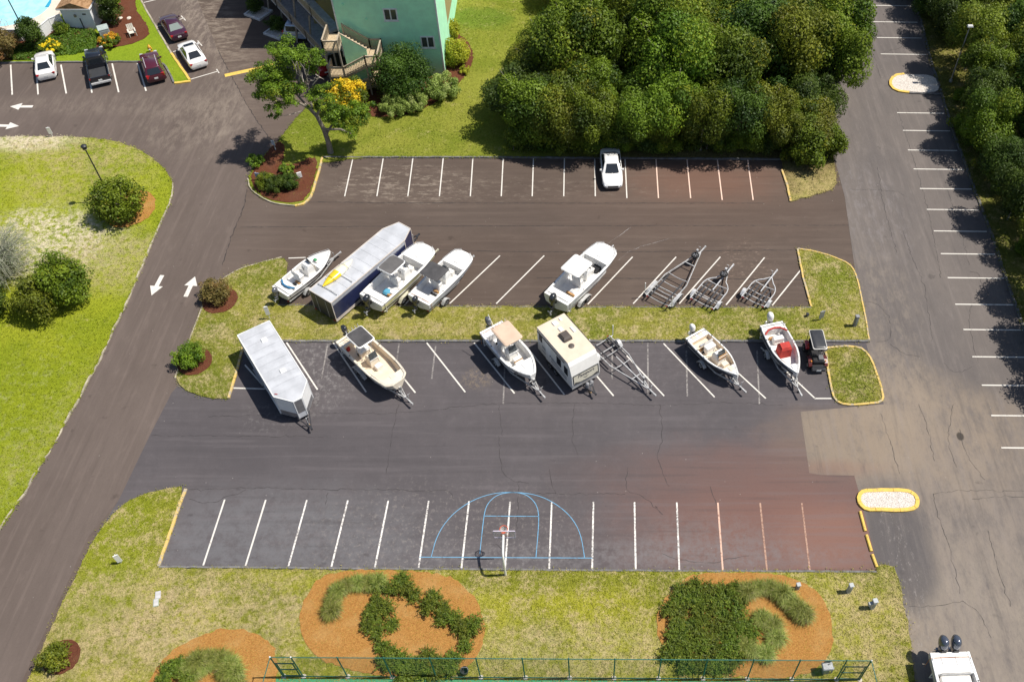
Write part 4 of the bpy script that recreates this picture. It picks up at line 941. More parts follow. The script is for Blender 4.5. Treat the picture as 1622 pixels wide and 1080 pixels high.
def coupler(mb, x, z):
    mb.box((x - .12, 0, z), (.34, .10, .09)); mb.box((x + .08, 0, z + .01), (.14, .13, .12), taper=.8)
def boat_trailer(loc, h, label, xr, xt, W, straight, z=.46, axles=(-.9,), cross=3, group=None, spare=False, poles=True, bunks=2, under=False, kind=WH_T, keel=False, curved=False, wy=None, mat=None, winch=True, fender=True, vee=1.0):
    m = mat or M_GALV
    t = thing('boat_trailer', label, 'trailer', (loc[0], loc[1], .01), R(h), group)
    xs = xr + straight; wy = wy or W / 2 + .14
    for s in (-1, 1):
        pts = [(xr, s * W / 2, z), (xs, s * W / 2, z)]
        if curved: pts += [(xs + .35, s * W * .46, z), (xs + .65, s * W * .36, z), (xs + .9, s * W * .22, z), (xt - .9, s * .05, z)]
        else: pts += [(xt - .75 * vee, s * .06, z)]
        b = MB()
        for p, q in zip(pts, pts[1:]): b.bar(p, q, .06, .11)
        b.build('frame_rail', m, t)
    b = MB().bar((xt - (1.5 if not keel else (xt - xs) + .4), 0, z + .02), (xt - .1, 0, z + .02), .08, .10); coupler(b, xt - .02, z + .02); b.build('tongue', m, t)
    for i in range(cross):
        x = xr + .12 + (straight + .25) * i / max(1, cross - 1); w = W / 2 if x <= xs else W / 2 * .85
        MB().tube([(x, -w, z), (x, -w * .5, z - .06), (x, 0, z - .10), (x, w * .5, z - .06), (x, w, z)], .035, 6).build('cross_member', m, t)
    if not curved:
        xm = (xs + xt) / 2 - .1; w = W / 2 * .48; MB().bar((xm, -w, z), (xm, w, z), .06, .06).build('cross_member', m, t)
    for ax in axles:
        MB().bar((ax, -wy, z - .13), (ax, wy, z - .13), .06, .06).build('axle', m, t)
        for s in (-1, 1): wheel(kind, t, (ax, s * wy, .32))
    if fender:
        for s in (-1, 1):
            x0, x1 = min(axles) - .42, max(axles) + .42; b = MB(); rings = []
            for k in range(9):
                f = k / 8; x = x0 + (x1 - x0) * f; zz = .40 + .31 * min(1, math.sin(math.pi * min(1, max(0, (f if f < .5 else 1 - f) * 2 * (x1 - x0) / .84)) / 2) if (f if f < .5 else 1 - f) * (x1 - x0) < .42 else 1)
                rings.append([(x, s * (wy - .13), zz), (x, s * (wy + .13), zz), (x, s * (wy + .13), zz - .05), (x, s * (wy - .13), zz - .03)])
            b.loft(rings).build('fender', m, t)
    for k in range(bunks):
        for s in (-1, 1):
            y = s * (W * .34 - k * W * .17); MB().box((xr + straight * .5 + .1, y, z + .14), (straight * .95, .09, .09)).build('bunk', M_BUNK, t)
            for x in (xr + .3, xr + straight * .85): pass
    if winch:
        b = MB().bar((xt - 1.15, 0, z), (xt - 1.3, 0, z + .75), .08, .08); b.box((xt - 1.28, 0, z + .72), (.18, .16, .12)); b.build('winch_post', m, t)
        MB().lathe([(.05, -.09), (.08, -.08), (.08, .08), (.05, .09)], 10, Matrix.Translation((xt - 1.2, 0, z + .62)) @ RY).build('winch', M_BLK, t)
    b = MB().tube([(xt - .55, .12, .05), (xt - .55, .12, z + .4)], .03, 6); b.tube([(xt - .55, .12, z + .38), (xt - .55, .3, z + .4)], .015, 5); b.build('jack', m, t)
    MB().lathe([(.05, -.03), (.09, -.03), (.09, .03), (.05, .03)], 10, Matrix.Translation((xt - .55, .12, .09)) @ RY).build('jack_wheel', M_TYRE, t)
    if poles:
        for s in (-1, 1): MB().tube([(xr + .15, s * (W / 2 + .05), z), (xr + .15, s * (W / 2 + .22), z + .02), (xr + .15, s * (W / 2 + .22), z + 1.15)], [.03, .03, .04], 7).build('guide_pole', M_GEL, t)
    for s in (-1, 1): MB().box((xr - .03, s * (W / 2 - .12), z), (.03, .16, .09)).build('tail_lamp', plain('lamp_red', (.35, .02, .02), .4), t)
    if spare:
        e = wheel(kind, t, (xt - 1.55, .0, z + .36), 'spare_wheel', True)
    return t

def outboard(t, x, y, z, mat, s=1.0, tilt=0.0):
    m = Matrix.Translation((x, y, z)) @ Matrix.Rotation(tilt, 4, 'Y') @ Matrix.Scale(s, 4)
    e = bpy.data.objects.new('outboard_motor', None); COL.objects.link(e); e.parent = t; e.matrix_local = m
    rings = []
    for zz, lx, ly, ox in [(0, .20, .15, -.02), (.08, .30, .20, -.05), (.25, .33, .215, -.07), (.42, .31, .20, -.08), (.54, .22, .15, -.07), (.585, .10, .07, -.06)]:
        rings.append([(ox + lx * math.cos(a) * (1.0 if math.cos(a) < 0 else .85), ly * math.sin(a), zz) for a in [k * math.pi / 7 for k in range(14)]])
    MB().loft(rings).build('cowling', mat, e, True)
    b = MB().loft([[(-.18, -.10, 0), (.14, -.10, 0), (.14, .10, 0), (-.18, .10, 0)], [(-.14, -.07, -.45), (.06, -.07, -.45), (.06, .07, -.45), (-.14, .07, -.45)], [(-.12, -.03, -.8), (.04, -.03, -.8), (.04, .03, -.8), (-.12, .03, -.8)]])
    b.box((-.08, 0, -.5), (.34, .22, .025)); b.build('midsection', mat, e)
    MB().lathe([(.02, -.22), (.06, -.12), (.065, .12), (.03, .2)], 10, Matrix.Translation((-.06, 0, -.82)) @ Matrix.Rotation(math.pi / 2, 4, 'Y')).build('gearcase', mat, e, True)
    b = MB()
    for k in range(3): b.box((-.28, math.cos(k * 2.094) * .1, -.82 + math.sin(k * 2.094) * .1), (.02, .17, .09), 0, .3, k * 2.094)
    b.build('propeller', M_ALU, e)
    MB().box((.17, 0, -.12), (.12, .22, .34)).build('bracket', M_BLK, e)
    return e

def lerp(a, b, t): return a + (b - a) * t
def boat(loc, h, L, B, label, zk=.58, zg=1.5, rise=.14, blunt=.06, p=2.2, full=.55, hull=M_GEL, deck=M_GELD, side=None, cw=.17, t0=.13, t1=.70, zf=None, motors=((0, M_OBK),), tilt=.15, group=None, console=.05, top=None, cushions=True, name='motor_boat', msz=1.0, stepdeck=0):
    t = thing(name, label, 'boat', (loc[0], loc[1], .01), R(h), group)
    zf = zf or zk + .32
    def hb(q): return B / 2 * ((.90 + .10 * math.sin(min(1, q / full) * math.pi / 2)) if q < full else (1 - (1 - blunt) * ((q - full) / (1 - full)) ** p) * (1 - (.42 if blunt > .6 else .0) * (max(0, q - .94) / .06) ** 2))
    def X(q): return -L / 2 + L * q
    def ZG(q): return zg + rise * q ** 2
    def ZK(q): return zk + max(0, q - .6) ** 2 * 2.2 * (zg - zk)
    qs = [0, .06, .13, .25, .4, .55, .65, .73, .8, .86, .91, .95, .98, 1.0]
    outer, lower = [], []
    for q in qs:
        w = hb(q); g = ZG(q); kz = min(ZK(q), g - .25); ch = lerp(kz, g, .30); c = lerp(.86, .55, max(0, q - .5) * 2)
        ci = max(0.0, min(w - .02, w - cw))
        outer.append([(X(q), ci, g + .015), (X(q), w - .03, g + .02), (X(q), w, g - .02), (X(q), w * lerp(.97, .85, q), lerp(ch, g, .55)), (X(q), w * c, ch), (X(q), 0, kz), (X(q), -w * c, ch), (X(q), -w * lerp(.97, .85, q), lerp(ch, g, .55)), (X(q), -w, g - .02), (X(q), -w + .03, g + .02), (X(q), -ci, g + .015)])
    mb = MB().loft(outer, False, False); n = len(outer[0]); mb.f.append(tuple(range(n))); k = (len(qs) - 1) * n; mb.f.append(tuple(range(k + n - 1, k - 1, -1)))
    mb.build('hull', hull, t, True)
    if side:
        for s in (-1, 1):
            MB().loft([[(X(q), s * (hb(q) * lerp(.985, .90, q) + .012), ZG(q) - .2), (X(q), s * (hb(q) * lerp(.975, .86, q) + .012), ZG(q) - .42)] for q in qs[:-2]], False, False).build('hull_stripe', side, t)
    for s in (-1, 1): MB().loft([[(X(q), s * (hb(q) + .012), ZG(q) - .01), (X(q), s * (hb(q) + .018), ZG(q) - .04), (X(q), s * (hb(q) + .010), ZG(q) - .07)] for q in qs], False, False).build('rub_rail', M_NAVYS, t)
    # deck: stern deck, cockpit liner, bow deck
    ins = lambda q: max(.02, hb(q) - cw)
    qa = [0, t0]; qb = [t0, .2, .3, .4, .5, .6, t1] if t1 > .62 else [t0, .2, .3, .4, .5, t1]; qc = [q for q in (t1, .76, .82, .87, .92, .96, 1.0) if q >= t1]
    d = MB()
    d.loft([[(X(q), ins(q), ZG(q) - .01), (X(q), -ins(q), ZG(q) - .01)] for q in qa], False, False); d.build('stern_deck', hull, t)
    d = MB().loft([[(X(q), ins(q), ZG(q) + .01), (X(q), ins(q) - .04, zf), (X(q), -ins(q) + .04, zf), (X(q), -ins(q), ZG(q) + .01)] for q in qb], False, False)
    for q in (t0, t1): d.quad((X(q), ins(q), ZG(q) - .01), (X(q), ins(q) - .04, zf), (X(q), -ins(q) + .04, zf), (X(q), -ins(q), ZG(q) - .01))
    d.build('cockpit', deck, t)
    d = MB().loft([[(X(q), ins(q), ZG(q) - .008), (X(q), 0, ZG(q) + .02), (X(q), -ins(q), ZG(q) - .008)] for q in qc], False, False); d.build('bow_deck', hull, t)
    MB().box((X((t1 + .9) / 2), 0, ZG(.85) + .03), (.42, .36, .025)).build('hatch', deck, t)
    for q, s in ((.05, -1), (.05, 1), (.45, -1), (.45, 1)): MB().box((X(q), s * (hb(q) - cw * .5), ZG(q) + .05), (.16, .04, .04), 0, 0, 0, .6).build('cleat', M_ALU, t)
    b = MB(); qs2 = [.72, .8, .88, .95, 1.0]
    for s in (-1, 1):
        pts = [(X(q), s * max(.05, hb(q) - .09), ZG(q) + .16) for q in qs2]; b.tube(pts, .014, 5)
        for q in (.72, .88): b.tube([(X(q), s * max(.05, hb(q) - .09), ZG(q)), (X(q), s * max(.05, hb(q) - .09), ZG(q) + .16)], .012, 5)
    b.build('bow_rail', M_ALU, t)
    for i, (y, mt) in enumerate(motors): outboard(t, X(0) - .26, y, zg + .08, mt, msz, tilt)
    if console is not None:
        cx = X(.5) + console * L; hgt = .95
        MB().loft([[(cx - .32, -.36, zf), (cx + .42, -.36, zf), (cx + .42, .36, zf), (cx - .32, .36, zf)], [(cx - .28, -.36, zf + .7), (cx + .34, -.36, zf + .7), (cx + .34, .36, zf + .7), (cx - .28, .36, zf + .7)], [(cx - .12, -.32, zf + hgt), (cx + .26, -.32, zf + hgt), (cx + .26, .32, zf + hgt), (cx - .12, .32, zf + hgt)]]).build('console', hull, t)
        MB().add([(cx - .10, -.30, zf + hgt + .003), (cx - .24, -.32, zf + .74), (cx - .24, .32, zf + .74), (cx - .10, .30, zf + hgt + .003)], [(0, 1, 2, 3)]).build('dashboard', M_BLK, t)
        MB().loft([[(cx + .36, -.34, zf + .75), (cx + .22, -.3, zf + 1.32), (cx + .21, -.3, zf + 1.32), (cx + .35, -.34, zf + .75)], [(cx + .40, 0, zf + .75), (cx + .26, 0, zf + 1.36), (cx + .25, 0, zf + 1.36), (cx + .39, 0, zf + .75)], [(cx + .36, .34, zf + .75), (cx + .22, .3, zf + 1.32), (cx + .21, .3, zf + 1.32), (cx + .35, .34, zf + .75)]]).build('windshield', M_SHLD, t)
        w = MB(); pts = [(cx - .36 + .05 * math.cos(a), .16 * math.cos(a), zf + .78 + .16 * math.sin(a)) for a in [k * math.pi / 6 for k in range(13)]]; w.tube(pts, .016, 5); w.tube([(cx - .2, 0, zf + .75), (cx - .36, 0, zf + .78)], .02, 5); w.build('steering_wheel', M_BLK, t)
        sx = cx - .95
        e = bpy.data.objects.new('helm_seat', None); COL.objects.link(e); e.parent = t; e.location = (sx, 0, zf)
        MB().bbox(-.2, .2, -.4, .4, .02, .55, .03).build('seat_base', hull, e); MB().bbox(-.22, .24, -.43, .43, .55, .68, .05).build('cushion', M_CUSH, e); MB().bbox(-.26, -.18, -.42, .42, .68, 1.0, .03).build('backrest', M_CUSH, e)
    rr = random.Random(int(abs(loc[0] * 100)))
    for y in (-.32, .32): MB().bbox(X(.03), X(.10), y * B * .5 - .18, y * B * .5 + .18, zg - .008, zg + .02, .01).build('stern_hatch', deck, t)
    for k in range(3):
        q = t0 + .06 + k * .1; sd_ = -1 if k % 2 else 1; MB().lathe([(.03, -.12), (.035, .0), (.05, .03)], 8, Matrix.Translation((X(q), sd_ * (hb(q) - cw * .5), ZG(q) + .015))).build('rod_holder', M_BLK, t)
    if console is not None:
        MB().bbox(X(.5) + console * L + .55, X(.5) + console * L + .95, -.26, .26, zf + .005, zf + .40, .04).build('cooler', M_CUSH if rr.random() < .6 else M_GELC, t)
        MB().tube([(X(.5) + console * L + .46, -.4, zf + .1), (X(.5) + console * L + .46, -.4, zf + .85), (X(.5) + console * L + .46, .4, zf + .85), (X(.5) + console * L + .46, .4, zf + .1)], .016, 6).build('grab_rail', M_ALU, t)
    for k in range(3): MB().bbox(X(t0) + .25 + k * .28 + rr.uniform(0, .1), X(t0) + .38 + k * .28 + rr.uniform(.05, .15), rr.uniform(-.6, -.2), rr.uniform(.0, .25), zf + .005, zf + rr.uniform(.08, .25), .03).build('gear_bag', [M_BLK, M_GREYS, M_CUSH, M_WOOD][rr.randrange(4)], t)
    MB().tube([(X(.04), -hb(.04) - .02, .5), (X(.04), -hb(.04) - .02, zg), (X(.04), 0, zg + .06), (X(.04), hb(.04) + .02, zg), (X(.04), hb(.04) + .02, .5)], .018, 4).build('tie_strap', plain('strap_orange', (.42, .16, .04), .8) if rr.random() < .4 else M_BLK, t)
    for s in (-1, 1): MB().box((X(.80), s * (hb(.8) - .05 if False else hb(.8) * .93 + .012), ZG(.8) - .17), (.55, .012, .07), -s * math.atan2(hb(.74) - hb(.86), .12 * L)).build('registration_stripe', M_CHARC, t)
    if top:
        tx, ty, tz, tl, tw, tm, round_f, frame = top
        e = bpy.data.objects.new('t_top', None); COL.objects.link(e); e.parent = t; e.location = (tx, 0, 0)
        def outline(k, zz):
            l, w = tl / 2 - k, tw / 2 - k; r = .16
            P = []
            for (cx_, cy_, a0, rr) in [(l - r, w - r, 0, r), (-l + r, w - r, 90, r), (-l + r, -w + r, 180, r), (l - r, -w + r, 270, r)]:
                for a in (0, 30, 60, 90): P.append((cx_ + rr * math.cos(R(a0 + a)) + (round_f * (1 - (cy_ / w) ** 2) if False else 0), cy_ + rr * math.sin(R(a0 + a)), zz))
            if round_f: P = [(x - (round_f * (y / w) ** 2 if x > 0 else 0), y, z_) for x, y, z_ in P]
            return P
        rings = [outline(.0, tz - .05), outline(0, tz), outline(.05, tz + .035)]
        if frame:
            MB().loft(rings).build('canopy_rim', frame, e)
            MB().loft([outline(.06, tz + .03), outline(.09, tz + .055)]).build('canopy', tm, e)
        else: MB().loft([outline(0, tz - .03), outline(0, tz), outline(.12, tz + .05), outline(.4, tz + .08)]).build('canopy', tm, e, True)
        for k in range(5): MB().tube([(-tl / 2 - .03, (k - 2) * tw * .18, tz - .12), (-tl / 2 - .12, (k - 2) * tw * .18, tz + .16)], .022, 6).build('rod_tube', M_ALU, e)
        for sx in (-1, 1):
            for s in (-1, 1):
                MB().tube([(sx * .22 + (.1 if sx > 0 else -.15), s * .45, zf), (sx * .28, s * .48, zf + .9), (sx * tl * .33, s * tw * .42, tz - .04)], .022, 6).build('post', M_ALU, e)
    return t, dict(X=X, hb=hb, ZG=ZG, zf=zf)
def toploc(loc, h, px, py, z):
    g = G(px, py, z); d = Vector((g.x - loc[0], g.y - loc[1])); return d.x * math.cos(R(h)) + d.y * math.sin(R(h))
def put(b, name, mb, mat, smooth=False): return mb.build(name, mat, b, smooth)

# --- upper row of boats
A = (-21.95, 50.45); hA = 54
b, q = boat(A, hA, 5.25, 2.0, 'small white boat with a curved blue bolster beside the navy trailer', zg=1.28, blunt=.12, p=2.0, side=None, motors=((.1, M_OBG),), msz=.85, cw=.14, t1=.66)
MB().tube([(-1.75, -.72, 1.36), (-1.98, -.35, 1.4), (-2.02, 0, 1.42), (-1.98, .35, 1.4), (-1.75, .72, 1.36)], .075, 7).build('bolster', M_BLUEC, b, True)
MB().bbox(1.05, 1.42, -.2, .25, 1.3, 1.55, .05).build('cooler_box', M_CUSH, b); MB().bbox(1.08, 1.3, -.1, .2, 1.55, 1.62, .03).build('cooler_lid', M_GRN, b)
boat_trailer(A, hA, 'galvanised trailer carrying the boat with the blue bolster', -2.5, 3.5, 1.35, 3.2, poles=False, bunks=1, wy=.98)
Bq = (-14.45, 50.0); hB = 56.5
b, q = boat(Bq, hB, 6.8, 2.5, 'white centre console boat with grey T-top next to navy trailer', zg=1.62, blunt=.74, p=2.0, full=.62, side=M_YELS, t1=.73, motors=((.0, M_OBK),), msz=1.15, top=(toploc(Bq, hB, 619, 417, 3.05), 0, 3.05, 1.95, 1.45, M_CANVG, .28, M_ALU), console=.05)
MB().lathe([(.02, .86), (.3, .9), (.34, 1.05), (.22, 1.2), (.05, 1.22)], 10, Matrix.Translation((-1.75, -.05, 0))).build('tarp_bundle', M_TEAL, b, True)
boat_trailer(Bq, hB, 'yellowish boat trailer under the grey T-top boat', -3.1, 4.3, 1.6, 4.2, axles=(-1.3, -.55), poles=True, bunks=1, wy=1.16, mat=plain('galv_yellowed', (.60, .57, .44), .5, .3))
C = (-11.15, 49.75); hC = 57
b, q = boat(C, hC, 5.9, 2.3, 'white skiff with a ragged black canvas top in the upper boat row', zg=1.48, blunt=.74, p=2.0, full=.62, hull=M_GEL, side=M_GREYS, t1=.72, motors=((.0, M_OBK),), msz=.95, top=(toploc(C, hC, 684, 428, 2.75), 0, 2.75, 1.5, 1.75, M_CANV, .0, None), console=.03)
boat_trailer(C, hC, 'galvanised single axle trailer under the black canvas top skiff', -2.75, 3.7, 1.45, 3.6, axles=(-1.25,), poles=False, bunks=1, wy=1.12)
D = (-.32, 49.95); hD = 53.5
b, q = boat(D, hD, 6.9, 2.5, 'large white boat with a solid white hardtop', zg=1.70, blunt=.76, p=2.0, full=.62, side=M_GREYS, t1=.74, motors=((.0, M_OBK),), msz=1.2, top=(toploc(D, hD, 913, 420, 3.1), 0, 3.1, 2.0, 1.7, M_GEL, .1, M_GEL), console=.04, deck=M_GELD)
MB().bbox(1.1, 1.7, -.55, .1, .92, 1.25, .05).build('gear_box', M_BLK, b); MB().tube([(2.2, -.2, 1.72), (3.6, -.32, 1.95)], .05, 6).build('anchor', M_ALU, b)
boat_trailer(D, hD, 'tandem axle trailer carrying the white hardtop boat', -3.1, 4.35, 1.6, 4.2, axles=(-1.7, -.95), poles=True, bunks=1, wy=1.14)
# --- lower row
Eb = (-15.35, 41.55); hE = -46
b, q = boat(Eb, hE, 6.2, 2.35, 'cream boat with a square black top and pale rim', zg=1.62, blunt=.72, p=2.0, full=.6, hull=M_GELC, deck=M_GELCD, side=M_GEL, t1=.86, zf=1.05, motors=((.0, M_OBK),), msz=1.0, top=(toploc(Eb, hE, 573, 532, 3.1), 0, 3.1, 1.75, 1.4, M_CANV, .0, M_GEL), console=-.02)
MB().lathe([(.05, -.02), (.16, 0), (.16, .3), (.05, .34)], 10, Matrix.Translation((-2.3, -.62, 1.05))).build('fuel_can', M_RED, b)
boat_trailer(Eb, hE, 'galvanised trailer under the cream boat with black top', -2.9, 4.35, 1.5, 3.9, axles=(-.9, -.15), poles=True, bunks=1, wy=1.06)
Fb = (-5.45, 42.3); hF = -54
b, q = boat(Fb, hF, 5.6, 2.2, 'white boat with a tan canvas top beside the caravan', zg=1.58, blunt=.22, p=2.2, full=.55, side=None, t1=.74, motors=((.0, M_OBG),), msz=1.05, top=(toploc(Fb, hF, 804, 527, 3.1), 0, 3.1, 2.0, 1.5, M_TANC, .0, M_TANC), console=-.02)
MB().bbox(.85, 1.45, -.34, .34, .92, 1.3, .04).build('front_seat', M_CUSH, b); MB().bbox(.82, .9, -.38, .38, 1.25, 1.36, .03).build('seat_trim', M_WOOD, b); MB().bbox(1.4, 1.48, -.38, .38, 1.25, 1.36, .03).build('seat_trim', M_WOOD, b)
MB().tube([(-1.2, -.5, 3.1), (-2.1, -.45, 3.9)], .02, 5).build('antenna', M_GEL, b)
boat_trailer(Fb, hF, 'trailer under the white boat with tan canvas top', -2.5, 4.1, 1.45, 3.4, axles=(-.6,), poles=True, bunks=1, wy=1.04, kind=WH_W)
Gb = (9.3, 42.2); hG = -55
b, q = boat(Gb, hG, 4.85, 1.95, 'small open cream skiff with a white outboard and helm seat', zg=1.28, blunt=.08, p=1.9, full=.45, hull=M_GEL, deck=M_GELCD, side=M_NAVYS, t1=.80, cw=.12, motors=((.0, M_OBW),), msz=.95, console=.05)
MB().bbox(.62, .70, -.36, .36, 1.45, 1.86, .02).build('console_door', M_WOOD, b); MB().bbox(.9, 1.5, -.4, .4, .92, 1.02, .03).build('step', M_GELCD, b)
boat_trailer(Gb, hG, 'white wheeled trailer under the small open cream skiff', -2.2, 3.35, 1.3, 3.0, axles=(-.35,), poles=False, bunks=1, wy=.95, kind=WH_W)
Hb = (14.25, 42.6); hH = -75
b, q = boat(Hb, hH, 4.9, 2.0, 'white boat with a red canvas covered console', zg=1.48, blunt=.08, p=1.9, full=.45, side=M_NAVYS, t1=.84, cw=.13, motors=((.0, M_OBW),), msz=1.15, console=None)
MB().loft([[(-.35, -.42, .9), (.45, -.42, .9), (.45, .42, .9), (-.35, .42, .9)], [(-.3, -.42, 1.75), (.42, -.42, 1.72), (.42, .42, 1.72), (-.3, .42, 1.75)], [(-.15, -.36, 1.98), (.3, -.34, 1.9), (.3, .34, 1.9), (-.15, .36, 1.98)]]).build('console_cover', M_RED, b)
MB().bbox(-1.25, -.85, -.4, .4, .92, 1.5, .05).build('helm_seat', M_CUSH, b); MB().tube([(-1.5, -.85, 1.52), (-1.85, -.45, 1.55), (-1.92, 0, 1.57), (-1.85, .45, 1.55), (-1.5, .85, 1.52)], .07, 7).build('bolster', M_RED, b, True)
boat_trailer(Hb, hH, 'white wheeled trailer carrying the boat with red canvas', -2.2, 3.55, 1.35, 3.1, axles=(-.55,), poles=True, bunks=1, wy=.98, kind=WH_W)
Ib = (20.75, 16.35); hI = -88
b, q = boat(Ib, hI, 7.6, 2.55, 'large white boat with twin navy outboards on the tan paving', zg=1.75, blunt=.3, p=2.4, full=.6, t1=.74, motors=((-.36, M_OBN), (.36, M_OBN)), msz=1.3, tilt=-.1, t0=.16)
MB().bbox(-2.55, -2.1, -.85, .85, 1.0, 1.62, .06).build('bench_seat', M_CUSH, b); MB().bbox(-2.6, -2.52, -.85, .85, 1.62, 1.9, .03).build('bench_back', M_CUSH, b)
boat_trailer(Ib, hI, 'trailer with angled white guide poles under the twin outboard boat', -3.0, 4.8, 1.7, 4.8, axles=(-1.2, -.4), poles=True, bunks=1, wy=1.1)
# --- empty trailers
boat_trailer((5.37, 48.0), 54.6, 'long empty galvanised trailer with spare wheel and tandem fenders', 0, 7.15, 2.0, 2.7, axles=(.75, 1.5), cross=4, spare=True, bunks=1, z=.55, wy=1.12)
boat_trailer((8.78, 47.75), 55.5, 'mid sized empty aluminium trailer with curved rails and spare wheel', 0, 4.95, 2.05, 2.1, axles=(.75,), cross=4, spare=True, bunks=2, z=.52, curved=True, poles=False, wy=1.12, mat=M_ALU, keel=True)
boat_trailer((12.72, 47.95), 55.6, 'short empty trailer with curved front rails by the yellow kerb', 0, 4.0, 1.95, 1.7, axles=(.65,), cross=3, bunks=2, z=.50, curved=True, poles=False, winch=False, wy=1.1, mat=M_ALU, keel=True, kind=WH_W)
boat_trailer((.95, 44.05), -52, 'empty galvanised trailer parked beside the caravan', 0, 6.25, 1.75, 2.3, axles=(.9,), cross=3, bunks=1, z=.52, wy=1.02, kind=WH_W, keel=True)
# ================================================================== enclosed trailers and caravan
M_ROOFM = plain('roof_membrane', (.60, .61, .63), .38, .25, .12, .8, ((.46, .46, .48), .5))
M_SIDEG = plain('panel_pale_grey', (.56, .57, .60), .4, 0, .05)
M_WHT = plain('panel_white', (.76, .76, .75), .4, 0, .04)
M_NAVY = plain('panel_navy', (.018, .024, .075), .3, 0, .15, coat=.4)
M_CHAR = plain('panel_charcoal', (.035, .036, .042), .4, 0, .15)
M_DIAM = plain('diamond_plate', (.30, .30, .31), .4, .6)
def local(loc, h, P):
    c, s = math.cos(R(h)), math.sin(R(h)); return [((p[0] - loc[0]) * c + (p[1] - loc[1]) * s, -(p[0] - loc[0]) * s + (p[1] - loc[1]) * c) for p in P]
def tongue(t, x, ln, z=.45):
    b = MB()
    for s in (-1, 1): b.bar((x - .3, s * .5, z), (x + ln, s * .04, z), .06, .1)
    coupler(b, x + ln + .08, z); b.build('tongue', M_CHAR, t)
    b = MB().tube([(x + ln * .55, 0, .06), (x + ln * .55, 0, z + .5)], .035, 7); b.tube([(x + ln * .55, 0, z + .48), (x + ln * .55, .2, z + .5)], .014, 5); b.build('jack', M_GALV, t)
    MB().box((x + ln * .55, 0, .035), (.2, .2, .05)).build('jack_foot', plain('wood_block', (.5, .33, .16), .8), t)

def cargo(loc, h, label, xr, xf, xn, W, z0, z1, side, rear, trim, nose_w, name, front=None):
    t = thing(name, label, 'trailer', (loc[0], loc[1], .01), R(h)); w = W / 2
    foot = [(xr, -w), (xf, -w), (xn, -nose_w), (xn, nose_w), (xf, w), (xr, w)]
    MB().prism(foot, z0, z1).build('body', side, t)
    # roof of separate sheets with raised seams
    n = 9
    for i in range(n):
        a, b_ = lerp(xr, xf, i / n) + .006, lerp(xr, xf, (i + 1) / n) - .006
        jz = random.uniform(-.006, .006)
        MB().loft([[(a, -w + .03, z1 + .002), (a, -w * .5, z1 + .035 + jz), (a, 0, z1 + .05), (a, w * .5, z1 + .035 - jz), (a, w - .03, z1 + .002)], [((a + b_) / 2, -w + .03, z1 + .004), ((a + b_) / 2, -w * .5, z1 + .048 - jz), ((a + b_) / 2, 0, z1 + .056), ((a + b_) / 2, w * .5, z1 + .046 + jz), ((a + b_) / 2, w - .03, z1 + .004)], [(b_, -w + .03, z1 + .002), (b_, -w * .5, z1 + .035), (b_, 0, z1 + .05), (b_, w * .5, z1 + .035), (b_, w - .03, z1 + .002)]], False, False).build('roof_sheet', M_ROOFM, t)
    MB().add([(xf, -w + .03, z1 + .012), (xn - .03, -nose_w, z1 + .012), (xn - .03, nose_w, z1 + .012), (xf, w - .03, z1 + .012), (xf, 0, z1 + .05)], [(0, 1, 4), (1, 2, 4), (2, 3, 4)]).build('roof_sheet', M_ROOFM, t)
    ring = foot + [foot[0]]
    for p, q in zip(ring, ring[1:]): MB().bar((*p, z1), (*q, z1), .055, .07).build('roof_trim', trim, t)
    for p in foot: MB().bar((*p, z0), (*p, z1 - .035), .05, .05).build('corner_trim', trim, t)
    for s in (-1, 1):
        MB().bar((xr + .03, s * w, z0 + .03), (xf, s * w, z0 + .03), .05, .09).build('sill_trim', trim, t)
        m = lerp(xr, xf, .42)
        for dx in (-.42, .42): wheel(WH_T, t, (m + dx, s * (w + .04), .32))
        MB().loft([[(m + x, s * (w + .002), z), (m + x, s * (w + .17), z), (m + x, s * (w + .17), z - .04), (m + x, s * (w + .002), z - .04)] for x, z in ((-.85, .42), (-.72, .68), (0, .71), (.72, .68), (.85, .42))]).build('fender', M_DIAM, t)
    MB().bbox(xr - .03, xr - .002, -w + .08, w - .08, z0 + .06, z1 - .12, .01).build('ramp_door', rear, t)
    for y in (-.5, .5): MB().tube([(xr - .05, y, z0 + .1), (xr - .05, y, z1 - .2)], .018, 6).build('door_bar', M_GALV, t)
    for s in (-1, 1): MB().box((xr - .045, s * (w - .16), z0 + .12), (.03, .2, .1)).build('tail_lamp', plain('lamp_red', (.35, .02, .02), .4), t)
    tongue(t, xn, 1.15)
    return t, foot
# silver-white trailer
S0 = (-22.15, 40.85); hS = -55.3
t, foot = cargo(S0, hS, 'long silver roofed white cargo trailer with two roof vents', -3.55, 3.1, 4.25, 2.44, .4, 2.35, M_SIDEG, M_WHT, M_WHT, .30, 'cargo_trailer')
for x in (-2.0, 1.35):
    e = MB().bbox(x - .18, x + .18, -.02, .38, 2.39, 2.47, .02).build('roof_vent', M_WHT, t); MB().bbox(x - .15, x + .15, .01, .35, 2.47, 2.50, .02).build('vent_lid', M_GEL, e)
for s in (-1, 1):
    a, b_ = Vector((3.1, s * 1.22)), Vector((4.25, s * .30)); n_ = Vector((b_.y - a.y, a.x - b_.x)).normalized() * .014 * (-1 if s > 0 else 1); n_ = n_ if n_.x > 0 else -n_
    P = [a.lerp(b_, .06) + n_, a.lerp(b_, .94) + n_]
    MB().quad((*P[0], .95), (*P[1], .95), (*P[1], 2.25), (*P[0], 2.25)).build('nose_panel', M_WHT, t); MB().quad((*P[0], .45), (*P[1], .45), (*P[1], .93), (*P[0], .93)).build('stone_guard', M_DIAM, t)
MB().quad((4.262, -.26, .95), (4.262, .26, .95), (4.262, .26, 2.25), (4.262, -.26, 2.25)).build('nose_panel', M_DIAM, t)
